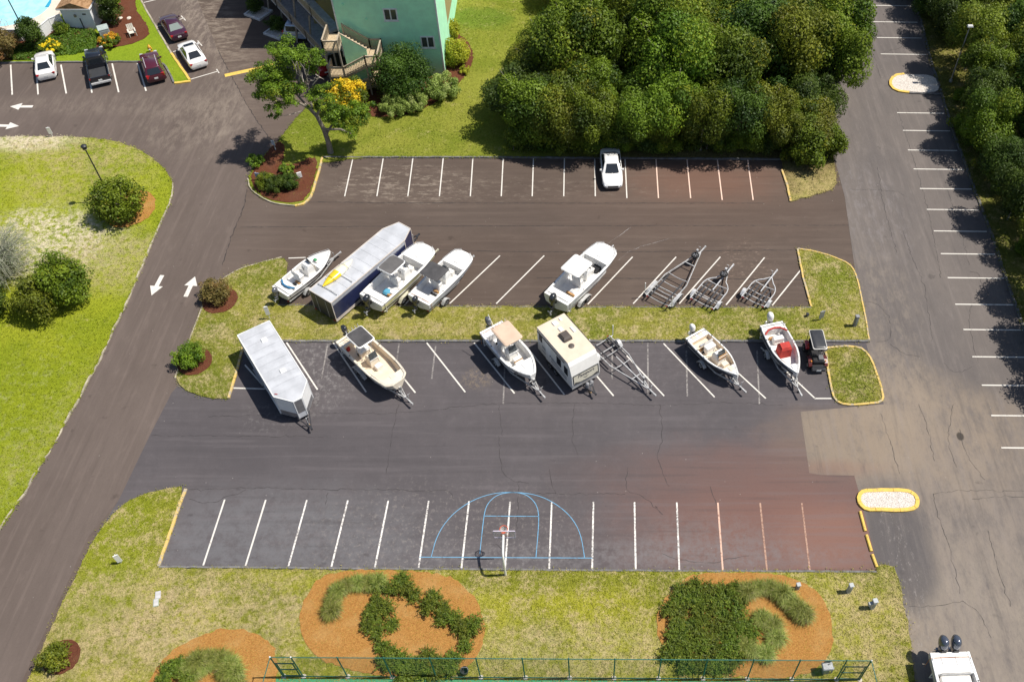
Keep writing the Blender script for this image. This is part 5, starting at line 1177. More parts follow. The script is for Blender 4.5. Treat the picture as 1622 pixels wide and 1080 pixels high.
MB().box((3.0, -1.0, 2.41), (.22, .05, .02), .8).build('roof_lamp', plain('lamp_red', (.35, .02, .02), .4), t)
# navy trailer
N0 = (-17.0, 50.85); hN = 54.9
t, foot = cargo(N0, hN, 'navy blue cargo trailer with a silver roof carrying a kayak', -5.0, 3.0, 4.3, 2.3, .35, 2.45, M_NAVY, M_CHAR, plain('trim_tan', (.56, .50, .44), .5), .62, 'cargo_trailer')
for s in (-1, 1): MB().box((-1.0, s * 1.158, 2.22), (7.9, .012, .30)).build('top_band', plain('panel_grey_band', (.33, .34, .38), .4), t)
for x in (-2.6, -4.2):
    for y in (-.95, .95): MB().bar((x, y, 2.45), (x, y, 2.56), .05, .05).build('rack_foot', M_GALV, t)
    MB().bar((x, -1.0, 2.57), (x, 1.0, 2.57), .05, .04).build('rack_bar', M_GALV, t)
MB().box((-1.0, -1.175, .55), (8.0, .02, .06)).build('side_rail', plain('trim_tan', (.56, .50, .44), .5), t)
def kayak():
    g = G(534, 430, 2.75); t = thing('kayak', 'yellow and white kayak strapped upside down on the navy trailer roof', 'kayak', (g.x, g.y, 2.585), R(hN + 3))
    L = 3.3; rings = []
    fs = [0, .05, .12, .22, .35, .5, .65, .78, .88, .95, 1]
    def ring(f): w = .42 * math.sin(math.pi * min(max(f, .015), .985)) ** .75; hh = .28 * math.sin(math.pi * min(max(f, .03), .97)) ** .5; return [(-L / 2 + L * f, w * math.cos(a), max(0, hh * math.sin(a))) for a in [k * math.pi / 7 for k in range(8)]]
    MB().loft([ring(f) for f in fs[:6]]).build('stern_half', plain('kayak_yellow', (.68, .50, .02), .3, 0, .05, coat=.4), t, True)
    MB().loft([ring(f) for f in fs[5:]]).build('bow_half', plain('kayak_white', (.74, .70, .52), .3, 0, .05, coat=.4), t, True)
    for x in (-.75, .75): MB().tube([(x, -.5, 0), (x, -.3, .26), (x, 0, .32), (x, .3, .26), (x, .5, 0)], .014, 4).build('strap', M_BLK, t)
kayak()
# caravan
def caravan():
    P = [(-3.66, 43.26), (-1.65, 44.52), (.66, 41.22), (-1.36, 40.15)]
    c = ((P[0][0] + P[1][0] + P[2][0] + P[3][0]) / 4, (P[0][1] + P[1][1] + P[2][1] + P[3][1]) / 4); h = -55.5
    t = thing('caravan', 'beige roofed travel caravan with lettering on its front panel', 'caravan', (c[0], c[1], .01), R(h))
    w, xr, xf, z0, z1 = 1.17, -2.0, 1.98, .5, 3.0
    M_RW = plain('caravan_white', (.70, .69, .66), .4, 0, .04); M_RB = plain('caravan_roof', (.64, .54, .42), .7, 0, .07, 1.2, ((.5, .42, .33), .5)); M_RP = plain('caravan_beige', (.58, .55, .45), .45, 0, .05)
    prof = [(xr, z0), (xf + .50, z0), (xf + .58, z0 + .5), (xf + .46, 1.95), (xf + .2, 2.75), (xf, z1), (xr, z1)]
    MB().loft([[(x, s * w, z) for x, z in prof] for s in (-1, 1)]).build('body', M_RW, t)
    MB().bbox(xr - .02, xf - .02, -w - .01, w + .01, z1 + .002, z1 + .035, .03).build('roof', M_RB, t)
    # front panel with a dark frame
    a, b_ = Vector((xf + .575, 0, z0 + .55)), Vector((xf + .468, 0, 1.9)); n_ = Vector((1, 0, .09)) * .014
    def fp(y, f, k=1.0): p = a.lerp(b_, f) + n_ * k; return (p.x, y, p.z)
    MB().quad(fp(-1.06, .0), fp(1.06, .0), fp(1.06, 1), fp(-1.06, 1)).build('front_panel', M_RP, t)
    for y in (-1.06, 1.06): MB().bar(fp(y, 0, 1.5), fp(y, 1, 1.5), .05, .03).build('panel_frame', M_BLK, t)
    for f in (0, 1): MB().bar(fp(-1.06, f, 1.5), fp(1.06, f, 1.5), .05, .03).build('panel_frame', M_BLK, t)
    sw = MB(); sw.add([fp(-.3, .42, 2), fp(0, .22, 2), fp(.3, .42, 2), fp(0, .30, 2)], [(0, 1, 3), (1, 2, 3)]); sw.build('swoosh_mark', M_CHAR, t)
    for s in (-1, 1): MB().add([fp(s * 1.0, .06, 2), fp(s * .5, .04, 2), fp(s * .95, .22, 2)], [(0, 1, 2)]).build('panel_decal', M_CHAR, t)
    cu = bpy.data.curves.new('lettering', 'FONT'); cu.body = 'Passport'; cu.size = .40; cu.shear = .25; cu.align_x = 'CENTER'; cu.align_y = 'CENTER'; cu.extrude = .004
    o = bpy.data.objects.new('lettering', cu); COL.objects.link(o); dg = bpy.context.evaluated_depsgraph_get(); me = bpy.data.meshes.new_from_object(o.evaluated_get(dg)); bpy.data.objects.remove(o)
    me.materials.clear(); me.materials.append(plain('letter_grey', (.10, .10, .11), .5)); o = bpy.data.objects.new('lettering', me); COL.objects.link(o); o.parent = t
    pz = Vector(fp(0, .72, 2.2)); up = (b_ - a).normalized(); rt = Vector((0, 1, 0)); nz = rt.cross(up)
    o.matrix_local = Matrix((( rt.x, up.x, nz.x, pz.x), (rt.y, up.y, nz.y, pz.y), (rt.z, up.z, nz.z, pz.z), (0, 0, 0, 1)))
    # roof fittings
    e = MB().loft([[(-.05 + x, y, z1 + .04) for x, y in ((-.42, -.33), (.42, -.33), (.42, .33), (-.42, .33))], [(-.05 + x, y, z1 + .22) for x, y in ((-.42, -.33), (.34, -.33), (.34, .33), (-.42, .33))], [(-.05 + x, y, z1 + .33) for x, y in ((-.33, -.25), (.22, -.25), (.22, .25), (-.33, .25))]]).build('air_conditioner', plain('ac_brown', (.085, .070, .060), .5), t)
    MB().lathe([(.22, z1 + .03), (.22, z1 + .07), (.1, z1 + .10)], 14, Matrix.Translation((.85, -.1, 0))).build('round_vent', plain('ac_brown', (.085, .070, .060), .5), t)
    for x, y, a_, b2 in ((-.85, .12, .2, .2), (-1.55, .10, .2, .28), (-.35, .82, .28, .13), (-1.65, .62, .13, .13)): MB().bbox(x - a_, x + a_, y - b2 * .7, y + b2 * .7, z1 + .03, z1 + .12, .03).build('roof_hatch', M_WHT, t)
    # side fittings (both sides)
    for s in (-1, 1):
        y = s * (w + .006)
        MB().bbox(xr, xf + .52, min(y, y + s * .01), max(y, y + s * .01), z0, z0 + .12, .004).build('skirt', M_CHAR, t)
        for x0, x1, za, zb in ((-1.75, -1.35, 1.9, 2.5), (.55, 1.1, 1.6, 2.4), (1.5, 1.95, 1.5, 2.3)):
            e = MB().box(((x0 + x1) / 2, y, (za + zb) / 2), (x1 - x0, .03, zb - za)).build('window', M_BLK, t); MB().box(((x0 + x1) / 2, y + s * .014, (za + zb) / 2), (x1 - x0 - .1, .02, zb - za - .1)).build('pane', glass('caravan_glass'), e)
        e = MB().box((-.55, y, 1.55), (.7, .035, 1.95)).build('door', M_WHT, t); MB().box((-.28, y + s * .03, 1.5), (.05, .04, .16)).build('handle', M_BLK, e)
        for z in (1.0, 1.25, 1.42): MB().box((.2, y + s * .002, z), (3.2, .012, .05), 0, .12 * (1 if z > 1.1 else .5)).build('side_stripe', plain('stripe_grey', (.16, .16, .17), .4), t)
        for ax in (-.35, .38): wheel(WH_T, t, (ax, s * (w - .02), .32))
        MB().tube([(xr + .2, s * (w + .1), 2.85), (xf - .3, s * (w + .1), 2.85)], .05, 6).build('awning_tube', M_CHAR, t)
    for s in (-1, 1): MB().lathe([(.12, .55), (.16, .6), (.16, .95), (.1, 1.05), (.04, 1.08)], 12, Matrix.Translation((xf + .95, s * .17, 0))).build('propane_tank', M_WHT if False else plain('tank_grey', (.22, .22, .23), .5), t)
    tongue(t, xf + .5, 1.1, .5)
    MB().bbox(xr - .08, xr - .02, -.9, .9, .6, .75, .02).build('bumper', M_CHAR, t)
caravan()

# ================================================================== cars
def paint(name, c, metal=.0, rough=.25): return plain(name, c, rough, metal, .04, 1.2, coat=.8)
M_CW = paint('car_white', (.78, .77, .75)); M_CB = paint('car_black', (.012, .014, .02)); M_CM = paint('car_maroon', (.075, .010, .022)); M_CP = paint('car_plum', (.05, .014, .032)); M_CS = paint('car_silver_blue', (.40, .48, .60), .3); M_CR = paint('car_red', (.28, .012, .015))
M_GL = glass('car_glass', (.018, .022, .027)); M_GLP = glass('car_glass_pale', (.20, .24, .22))
M_HL = plain('headlamp', (.62, .64, .66), .15); M_TL = plain('tail_lamp_red', (.40, .015, .018), .3); M_PL = plain('number_plate', (.62, .63, .62), .5)
def car(rear, h, label, kind, mat, L=4.7, rearglass=None, group=None, name='parked_car', cat='car', roofm=None, W=.91, nose=False):
    g = rear if isinstance(rear, Vector) else G(*rear); d = Vector((math.cos(R(h)), math.sin(R(h))))
    c = g.xy + d * L / 2 * (-1 if nose else 1)
    t = thing(name, label, cat, (c.x, c.y, .008), R(h), group)
    suv, pick = kind == 'suv', kind == 'pickup'
    dz = .12 if (suv or pick) else 0
    if kind == 'sedan': st = [(-.5, .70, .34, .72), (-.49, .82, .27, .90), (-.44, .88, .24, .99), (-.34, .91, .22, 1.0), (-.1, .92, .2, .97), (.12, .92, .2, .96), (.26, .91, .21, .92), (.38, .88, .23, .84), (.46, .80, .26, .72), (.49, .70, .32, .62), (.5, .6, .36, .56)]
    elif suv: st = [(-.5, .78, .42, .85), (-.49, .88, .36, 1.05), (-.42, .92, .32, 1.10), (-.1, .94, .28, 1.10), (.15, .94, .28, 1.09), (.28, .93, .3, 1.06), (.40, .90, .32, 1.0), (.47, .84, .36, .90), (.5, .72, .42, .75)]
    else: st = [(-.098, .96, .4, 1.12), (.0, .97, .38, 1.12), (.15, .97, .38, 1.12), (.27, .96, .38, 1.10), (.40, .94, .4, 1.06), (.47, .90, .42, .98), (.5, .80, .46, .85)]
    rings = []
    for f, w, zb, zt in st:
        w *= W / .91; x = f * L
        rings.append([(x, -w * .82, zb), (x, -w, zb + .16), (x, -w * 1.0, lerp(zb, zt, .66)), (x, -w * .95, zt - .06), (x, -w * .80, zt), (x, -w * .35, zt + .025), (x, w * .35, zt + .025), (x, w * .80, zt), (x, w * .95, zt - .06), (x, w, lerp(zb, zt, .66)), (x, w, zb + .16), (x, w * .82, zb)])
    MB().loft(rings).build('body', mat, t, True)
    if kind == 'sedan': b0, b1, r0, r1, zb, zr, wb, wr = -.37, .23, -.20, .055, .95, 1.44, .82, .58
    elif suv: b0, b1, r0, r1, zb, zr, wb, wr = -.485, .20, -.42, .04, 1.07, 1.70, .86, .66
    else: b0, b1, r0, r1, zb, zr, wb, wr = -.085, .245, -.065, .125, 1.10, 1.84, .88, .68
    wb *= W / .91; wr *= W / .91
    X = lambda f: f * L
    def ring(f, z, k=0): x0, x1, w = lerp(X(b0), X(r0), f), lerp(X(b1), X(r1), f), lerp(wb, wr, f); return [(x0, -w * .8, z), (x0 + .08, -w, z), (x1 - .1, -w, z), (x1, -w * .75, z), (x1, w * .75, z), (x1 - .1, w, z), (x0 + .08, w, z), (x0, w * .8, z)]
    top = [(x * .97 + (X(r0) + X(r1)) / 2 * .03, y * .88, zr + .035) for x, y, z in ring(1, zr)]
    MB().loft([ring(0, zb - .04), ring(.5, lerp(zb, zr, .52)), ring(.93, zr - .03), ring(1.0, zr), top]).build('cabin', roofm or mat, t, True)
    def face(xa, wa, xb, wb_, za, zb_, name, m, off):
        MB().quad((xa + off, -wa, za), (xa + off, wa, za), (xb + off, wb_, zb_), (xb + off, -wb_, zb_)).build(name, m, t)
    fz = lambda f: lerp(zb, zr, f)
    face(lerp(X(b1), X(r1), .06), wb * .72, lerp(X(b1), X(r1), .90), wr * .78, fz(.08), fz(.92), 'windshield', M_GL, .03)
    face(lerp(X(b0), X(r0), .08), wb * .72, lerp(X(b0), X(r0), .90), wr * .76, fz(.10), fz(.92), 'rear_window', rearglass or M_GL, -.03)
    xs = [(lerp(X(b0), X(b1), .12), lerp(X(b0), X(b1), .50)), (lerp(X(b0), X(b1), .52), lerp(X(b0), X(b1), .90))]
    for s in (-1, 1):
        for i, (xa, xb) in enumerate(xs):
            ta = lerp(X(r0), X(r1), .02 if i == 0 else .52); tb = lerp(X(r0), X(r1), .49 if i == 0 else .97)
            MB().quad((xa, s * (lerp(wb, wr, .1) + .012), fz(.12)), (xb, s * (lerp(wb, wr, .1) + .012), fz(.12)), (tb, s * (lerp(wb, wr, .86) + .014), fz(.88)), (ta, s * (lerp(wb, wr, .86) + .014), fz(.88))).build('side_window', M_GL, t)
        MB().box((lerp(X(b0), X(b1), .86), s * (wb + .14), zb + .06), (.14, .2, .13), 0, 0, 0, .8).build('side_mirror', mat, t)
        w0 = st[-3][1] * W / .91
        MB().box((X(.468), s * w0 * .72, st[-2][3] - .03), (.16, .32, .11), -s * .35, .3).build('headlight', M_HL, t)
        MB().box((X(-.482), s * (.66 if not pick else .88) * W / .91, .84 + dz * 1.2), (.14, .34 if not pick else .12, .15 if not suv else .3), s * .3).build('taillight', M_TL, t)
        kk = WH_P if pick else WH_C
        for f in (-.29, .31): wheel(kk, t, (X(f), s * (.80 * W / .91 + (.04 if pick else 0)), .40 if pick else .335))
        if suv: MB().bar((X(r0 + .02), s * wr * .82, zr + .07), (X(r1 - .02), s * wr * .82, zr + .07), .04, .04).build('roof_rail', M_ALU, t)
    MB().box((X(-.5) - .01, 0, .62 + dz), (.02, .34, .16)).build('number_plate', M_PL, t)
    MB().box((X(.492), 0, .5 + dz), (.08, .9, .18)).build('grille', M_BLK, t)
    for s in (-.55, .55): MB().box((lerp(X(b1), X(r1), .03) + .05, s * .5, zb + .04), (.03, .5, .02), .2 * s).build('wiper', M_BLK, t)
    for s in (-1, 1):
        for f in (.18, .56): MB().box((lerp(X(b0), X(b1), f), s * (.925 * W / .91 + (.05 if pick else 0)), zb - .12), (.16, .03, .03)).build('door_handle', M_BLK if not pick else M_ALU, t)
        for f in (.06, .51, .93): MB().box((lerp(X(b0), X(b1), f), s * (.918 * W / .91 + (.05 if pick else 0)), zb - .32), (.015, .012, .5)).build('door_gap', M_BLK, t)
    if pick:
        w = .96 * W / .91; xa, xb = X(-.49), X(-.1)
        for s in (-1, 1): MB().bbox(xa, xb, min(s * w, s * (w - .12)), max(s * w, s * (w - .12)), .42, 1.12, .03).build('bed_side', mat, t)
        MB().bbox(xa - .03, xa + .05, -w + .13, w - .13, .5, 1.10, .02).build('tailgate', mat, t); MB().box(((xa + xb) / 2, 0, .68), (xb - xa, 2 * w - .24, .06)).build('bed_floor', plain('bed_liner', (.03, .032, .036), .7), t)
        MB().box((xa - .12, 0, .52), (.14, 1.8, .16)).build('bumper', M_ALU, t)
    return t
def hd(a, b): d = G(*b) - G(*a); return math.degrees(math.atan2(d.y, d.x))
h1 = hd((82, 149), (77, 103)); h2 = hd((167, 147), (157.5, 101.5)); h3 = hd((231.5, 144.4), (217.8, 100.6)); h4 = hd((301, 130), (250, 48))
car((78, 130), h1, 'white sedan parked nose in below the pool bank', 'sedan', M_CW, 4.5)
car((164, 137.5), h2, 'black pickup truck with an open bed parked nose in', 'pickup', M_CB, 5.6, cat='truck', name='pickup_truck')
car((252, 134.5), h3, 'dark maroon SUV with roof rails beside the grass corner', 'suv', M_CM, 4.6, cat='car')
car((288, 67), h4, 'plum coloured sedan parked along the kerb behind the white one', 'sedan', M_CP, 4.7, rearglass=M_GLP)
car((319, 112), h4, 'white sedan with a dark sunroof parked along yellow kerb', 'sedan', M_CW, 4.7)
g5 = [c for c in bpy.data.objects if c.get('label', '').startswith('white sedan with a dark sunroof')][0]
MB().box((.2, 0, 1.485), (.42, .95, .012)).build('sunroof', M_GL, g5)
car(G(971, 303.5), hd((965, 243), (971, 303)), 'white sedan alone in the upper stalls under tree shade', 'sedan', M_CW, 4.75, nose=True, rearglass=M_GL)
car(G(452, 66) + Vector((0, .9, 0)), -6, 'pale blue SUV parked under the green building', 'suv', M_CS, 4.6)
car(G(478, 118) + Vector((0, .9, 0)), -4, 'red car half hidden behind the twisted tree', 'sedan', M_CR, 4.6)

# red utility mower with a canopy beside the small grass island
def utility():
    c = Vector((16.72, 42.85)); h = -88
    t = thing('utility_vehicle', 'red utility vehicle with a black canopy beside the grass islet', 'utility vehicle', (c.x, c.y, .008), R(h))
    M_UR = paint('utility_red', (.42, .02, .02))
    MB().bbox(-1.15, 1.25, -.48, .48, .28, .55, .05).build('chassis', M_BLK, t)
    for s in (-1, 1):
        MB().loft([[(x, s * .46, z), (x, s * .70, z - .04), (x, s * .70, z - .10), (x, s * .46, z - .08)] for x, z in ((.2, .62), (.45, .82), (.75, .86), (1.05, .74), (1.2, .6))]).build('front_fender', plain('fender_dark', (.09, .015, .014), .4), t)
        MB().loft([[(x, s * .42, z), (x, s * .68, z - .03), (x, s * .68, z - .12), (x, s * .42, z - .1)] for x, z in ((-1.15, .75), (-.95, .95), (-.6, .97), (-.3, .8))]).build('rear_fender', M_UR, t)
        wheel(WH_C, t, (-.75, s * .60, .335)); wheel(WH_S, t, (.8, s * .58, .26))
        MB().lathe([(.03, 0), (.06, .03), (.05, .1), (.01, .12)], 10, Matrix.Translation((.95, s * .52, .80))).build('indicator', plain('lamp_orange', (.75, .25, .02), .3), t)
        for x in (-1.0, .15): MB().tube([(x, s * .5, .5), (x, s * .5, 1.86)], .025, 6).build('canopy_post', M_BLK, t)
    MB().bbox(.35, 1.05, -.42, .42, .55, .92, .08).build('hood', M_BLK, t); MB().bbox(.5, .95, .0, .38, .92, 1.06, .04).build('tool_box', plain('box_grey', (.13, .13, .135), .6), t)
    e = bpy.data.objects.new('seat', None); COL.objects.link(e); e.parent = t; e.location = (-.55, 0, .55)
    MB().bbox(-.25, .25, -.42, .42, 0, .28, .06).build('cushion', M_BLK, e); MB().bbox(-.32, -.22, -.42, .42, .28, .75, .04).build('backrest', M_BLK, e)
    w = MB(); w.tube([(.02 + .06 * math.cos(a), .17 * math.cos(a) + .15, 1.08 + .17 * math.sin(a)) for a in [k * math.pi / 6 for k in range(13)]], .018, 5); w.tube([(.3, .15, .9), (.02, .15, 1.08)], .025, 5); w.build('steering_wheel', M_BLK, t)
    MB().bbox(1.2, 1.5, -.5, .5, .3, .5, .05).build('front_bumper', M_CHAR, t); MB().box((1.515, 0, .42), (.02, .34, .15), 0).build('number_plate', M_PL, t)
    MB().tube([(1.2, -.45, .5), (1.35, -.45, .75), (1.35, .45, .75), (1.2, .45, .5)], .025, 6).build('bull_bar', M_CHAR, t)
    def ol(k, z, x0=-1.15, x1=.7): r = .14; return [(cx_ + r * math.cos(R(a0 + a)), cy_ + r * math.sin(R(a0 + a)), z) for cx_, cy_, a0 in ((x1 - k - r, .52 - k - r, 0), (x0 + k + r, .52 - k - r, 90), (x0 + k + r, -.52 + k + r, 180), (x1 - k - r, -.52 + k + r, 270)) for a in (0, 30, 60, 90)]
    MB().loft([ol(0, 1.86), ol(0, 1.91), ol(.035, 1.93)]).build('canopy_rim', plain('trim_pale', (.62, .60, .56), .5), t)
    MB().loft([ol(.04, 1.925), ol(.07, 1.96), ol(.2, 2.0)]).build('canopy', plain('canopy_black', (.04, .041, .045), .35), t, True)
utility()
# ================================================================== the green building with its stair tower
def siding(name, c):
    s = NT(name); w = s.n('ShaderNodeTexWave', wave_type='BANDS', bands_direction='Z', wave_profile='SAW'); s.l(s.pos, w.inputs['Vector']); w.inputs['Scale'].default_value = 1.0 / .18 / 2 * .318; w.inputs['Distortion'].default_value = 0
    n = s.noise(1.2, 5, .6); s.col(s.mix(s.ramp(n, .3, .7), tuple(x * .92 for x in c), tuple(x * 1.06 for x in c))); s.rough(.7); s.bump(w.outputs['Fac'], .6, .02); return s.m
M_TEALW = siding('siding_green', (.46, .90, .60)); M_OLIVE = siding('siding_olive', (.36, .29, .13)); M_TRIMW = plain('trim_white', (.72, .73, .71), .6)
M_DECK = plain('deck_grey', (.33, .33, .34), .85, 0, .2, 3); M_RAILW = plain('rail_wood', (.40, .33, .24), .85, 0, .2, 4); M_RAILG = plain('rail_grey', (.30, .26, .21), .85, 0, .2, 4); M_TREAD = plain('tread_tan', (.50, .39, .25), .85, 0, .15, 4)
def wpart(t, name, mb, mat, **k): o = mb.build(name, mat, t, **k); o.location = -Vector(t.location); return o
def sub(p, name, mb, mat, **k): o = mb.build(name, mat, p, **k); return o
def rail(t, a, b, h=1.0, mat=None, name='railing', step=.12, post=True):
    a, b = Vector(a), Vector(b); mb = MB(); u = Vector((0, 0, 1)); n = max(2, int((b - a).length / step))
    mb.bar(a + u * h, b + u * h, .13, .05); mb.bar(a + u * .12, b + u * .12, .05, .07); mb.bar(a + u * (h - .1), b + u * (h - .1), .04, .07)
    for i in range(1, n): p = a.lerp(b, i / n); mb.bar(p + u * .1, p + u * (h - .05), .035, .035)
    wpart(t, name, mb, mat or M_RAILW)
    if post:
        for p in (a, b): wpart(t, 'rail_post', MB().bar(p - u * .2, p + u * (h + .06), .11, .11), mat or M_RAILW)
def building():
    Y0, YF, YM, YB = 77.9, 74.8, 76.15, 77.55
    t = thing('apartment_building', 'green clad apartment building on piles with outside walkway', 'building', (-19, Y0, 0))
    xe = onY(703, 107, Y0).x; xw = onY(527, 8, Y0).x; H = 11.2
    for k in range(4):
        y0, y1 = Y0 + 5.5 * k, Y0 + 5.5 * (k + 1); x0 = xw - 3.9 * k
        wpart(t, 'upper_storeys', MB().bbox(x0, xe, y0, y1 - .004, 2.3 if k else 2.3, H, .005), M_TEALW if k == 0 else M_OLIVE)
        wpart(t, 'roof', MB().loft([[(x0 - 1.3, y0 - .35, H + .02), (xe + .3, y0 - .35, H + .02), (xe + .3, y1 - .36, H + .02), (x0 - 1.3, y1 - .36, H + .02)], [(x0 - 1.3, y0 - .35, H + .25), (xe + .3, y0 - .35, H + .25), (xe + .3, y1 - .36, H + .25), (x0 - 1.3, y1 - .36, H + .25)]]), plain('roof_grey', (.22, .21, .20), .9))
        wpart(t, 'pile', MB().bar((x0 + .2, y0 + .3, -.02), (x0 + .2, y0 + .3, 2.3), .3, .3), M_RAILG)
    wpart(t, 'ground_storey', MB().bbox(xw + 1.0, xe - .004, Y0 + .004, Y0 + 16, -.02, 2.298, .005), M_TEALW)
    wpart(t, 'corner_trim', MB().bar((xe + .01, Y0 - .01, 0), (xe + .01, Y0 - .01, H), .14, .14), M_TRIMW); wpart(t, 'corner_trim', MB().bar((xw, Y0 - .01, 2.3), (xw, Y0 - .01, H), .12, .12), M_TRIMW)
    for (a, b) in [((605.5, 13.5), (631.5, 33)), ((665, 57.5), (690, 76))]:
        p, q = onY(*a, Y0), onY(*b, Y0); x0, x1, z1, z0 = p.x, q.x, p.z, q.z
        f = wpart(t, 'window', MB().bbox(x0, x1, Y0 - .05, Y0 - .002, z0, z1, .01), M_TRIMW); m = (x0 + x1) / 2
        for u, v in ((x0 + .13, m - .06), (m + .06, x1 - .13)): sub(f, 'pane', MB().bbox(u, v, Y0 - .062, Y0 - .051, z0 + .13, z1 - .13, .002), glass('house_glass', (.05, .055, .06)))
        sub(f, 'sill', MB().bbox(x0 - .06, x1 + .06, Y0 - .10, Y0 - .052, z0 - .07, z0 - .001, .01), M_TRIMW)
    for px, py in ((543, 8), (580, 31)): p = onY(px, py, Y0); wpart(t, 'wall_vent', MB().box((p.x, Y0 - .05, p.z), (.16, .1, .16)), M_TEALW)
    # stair tower
    zu, zm, zl = onY(520, 65, YF).z - 1.0, onY(586, 89, YF).z - 1.0, onY(524, 107, YF).z - 1.0
    xL, x2, x3, xR = onY(509, 65, YF).x, onY(533, 65, YF).x, onY(577, 89, YF).x, onY(596, 89, YF).x
    def deck(x0, x1, y0, y1, z, name='landing', m=M_TREAD):
        n = max(2, int((x1 - x0) / .15)); o = None
        e = wpart(t, name, MB().box(((x0 + x1) / 2, (y0 + y1) / 2, z - .14), (x1 - x0, y1 - y0, .18)), M_RAILG)
        for i in range(n): a = lerp(x0, x1, i / n) + .006; b = lerp(x0, x1, (i + 1) / n) - .006; sub(e, 'plank', MB().bbox(a, b, y0 - .01, y1 + .01, z - .048, z, .004), m)
    deck(xL, x2, YF, YB, zu); deck(xL, x2, YF, YM, zl); deck(x3, xR, YF, YB, zm); deck(x3, xR, YF, YB, 1.15)
    def flight(xa, za, xb, zb, y0, y1):
        n = 8
        for y in (y0 + .04, y1 - .04): wpart(t, 'stringer', MB().bar((xa, y, za - .15), (xb, y, zb - .15), .05, .26), M_RAILG)
        for i in range(n): f = (i + .5) / n; wpart(t, 'tread', MB().box((lerp(xa, xb, f), (y0 + y1) / 2, lerp(za, zb, f)), (abs(xb - xa) / n * 1.05, y1 - y0 - .1, .05)), M_TREAD)
    flight(x2, zu, x3, zm, YM, YB); flight(x3, zm, x2, zl, YF, YM - .05); flight(x2, zl, x3, 1.15, YM, YB); flight(x3, 1.15, x2, .05, YF, YM - .05)
    wpart(t, 'stair_wall', MB().loft([[(x2 + .05, y, .0), (x3 - .05, y, .0), (x3 - .05, y, zm + .85), (x2 + .05, y, zu + .85)] for y in (YM - .03, YM + .02)]), M_TEALW)
    wpart(t, 'stair_wall_cap', MB().bar((x2 + .03, YM, zu + .88), (x3 - .03, YM, zm + .88), .12, .06), M_RAILW)
    rail(t, (xL, YF, zu), (x2, YF, zu)); rail(t, (xL, YF, zu), (xL, YB, zu)); rail(t, (x2, YF, zu), (x2, YM, zu), post=False); rail(t, (x2, YB, zu), (x3, YB, zm)); rail(t, (x3, YB, zm), (xR, YB, zm)); rail(t, (xR, YF, zm), (xR, YB, zm)); rail(t, (x3, YF, zm), (xR, YF, zm)); rail(t, (x3, YF, zm), (x2, YF, zl)); rail(t, (xL, YF, zl), (x2, YF, zl)); rail(t, (xL, YF, zl), (xL, YM, zl)); rail(t, (x3, YF, 1.15), (xR, YF, 1.15)); rail(t, (x3, YF, 1.15), (x2, YF, .1), .9)
    for x, z in ((xL, zu), (x2, zu), (x3, zm), (xR, zm)):
        for y in (YF, YB): wpart(t, 'tower_post', MB().bar((x, y, -.02), (x, y, z), .13, .13), M_RAILG)
    # walkways along the stepped west side
    A, B = Vector((-24.2, 77.75, zu)), Vector((-24.2 - 3.9 * 3.2, 77.75 + 5.5 * 3.2, zu)); d = (B - A).normalized(); n_ = Vector((-d.y, d.x, 0)) * -1
    n_ = n_ if n_.x > 0 else -n_
    e = wpart(t, 'walkway', MB().loft([[A + Vector((0, 0, -.2)), A + n_ * 1.3 + Vector((0, 0, -.2)), A + n_ * 1.3, A], [B + Vector((0, 0, -.2)), B + n_ * 1.3 + Vector((0, 0, -.2)), B + n_ * 1.3, B]]), M_DECK)
    for i in range(44):
        p, q = A.lerp(B, i / 44) + d * .01, A.lerp(B, (i + 1) / 44) - d * .01; u = Vector((0, 0, .02))
        sub(e, 'plank', MB().loft([[p + u * .2, q + u * .2, q + n_ * 1.25 + u * .2, p + n_ * 1.25 + u * .2], [p + u, q + u, q + n_ * 1.25 + u, p + n_ * 1.25 + u]]), M_DECK)
    for i in range(6): rail(t, A.lerp(B, i / 6), A.lerp(B, (i + 1) / 6), 1.0, M_RAILW)
    zl2 = 2.35; A2, B2 = Vector((-25.3, 77.9, zl2)), Vector((-25.3 - 3.9 * 3.2, 77.9 + 5.5 * 3.2, zl2))
    wpart(t, 'walkway', MB().loft([[A2 + Vector((0, 0, -.2)), A2 + n_ * 2.0 + Vector((0, 0, -.2)), A2 + n_ * 2.0, A2], [B2 + Vector((0, 0, -.2)), B2 + n_ * 2.0 + Vector((0, 0, -.2)), B2 + n_ * 2.0, B2]]), M_DECK)
    for i in range(6):
        rail(t, A2.lerp(B2, i / 6), A2.lerp(B2, (i + 1) / 6), 1.0, M_RAILG); p = A2.lerp(B2, i / 6)
        wpart(t, 'walkway_post', MB().bar((p.x, p.y, -.02), (p.x + .75, p.y + .1, zu - .2), .16, .16), M_RAILG)
        if i in (1, 3): q = A.lerp(B, i / 6 + .05); wpart(t, 'walkway_lamp', MB().lathe([(.05, 0), (.13, .03), (.12, .12), (.03, .16)], 10, Matrix.Translation(q + Vector((0, 0, 1.03)))), M_TRIMW)
building()
rc = [c for c in bpy.data.objects if c.get('label', '').startswith('red car half')][0]; rc.location = (-26.6, 79.6, .008); rc.rotation_euler[2] = R(125)
for i, (px, py) in enumerate([(410, 22), (441, 52)]):
    g = G(px, py); t = thing('planter', 'pale kerbed planter holding a dark shrub under the walkway', 'planter', (g.x, g.y, .0), R(-30), 'planters under the walkway')
    for x, y, a, b_ in ((0, -.95, 1.1, .1), (0, .95, 1.1, .1), (-1.0, 0, .1, .849), (1.0, 0, .1, .849)): MB().bbox(x - a, x + a, y - b_, y + b_, 0, .22, .02).build('kerb_stone', plain('planter_pale', (.55, .55, .54), .8), t)
    MB().box((0, 0, .06), (1.9, 1.8, .12)).build('soil', M_GRAVEL, t)

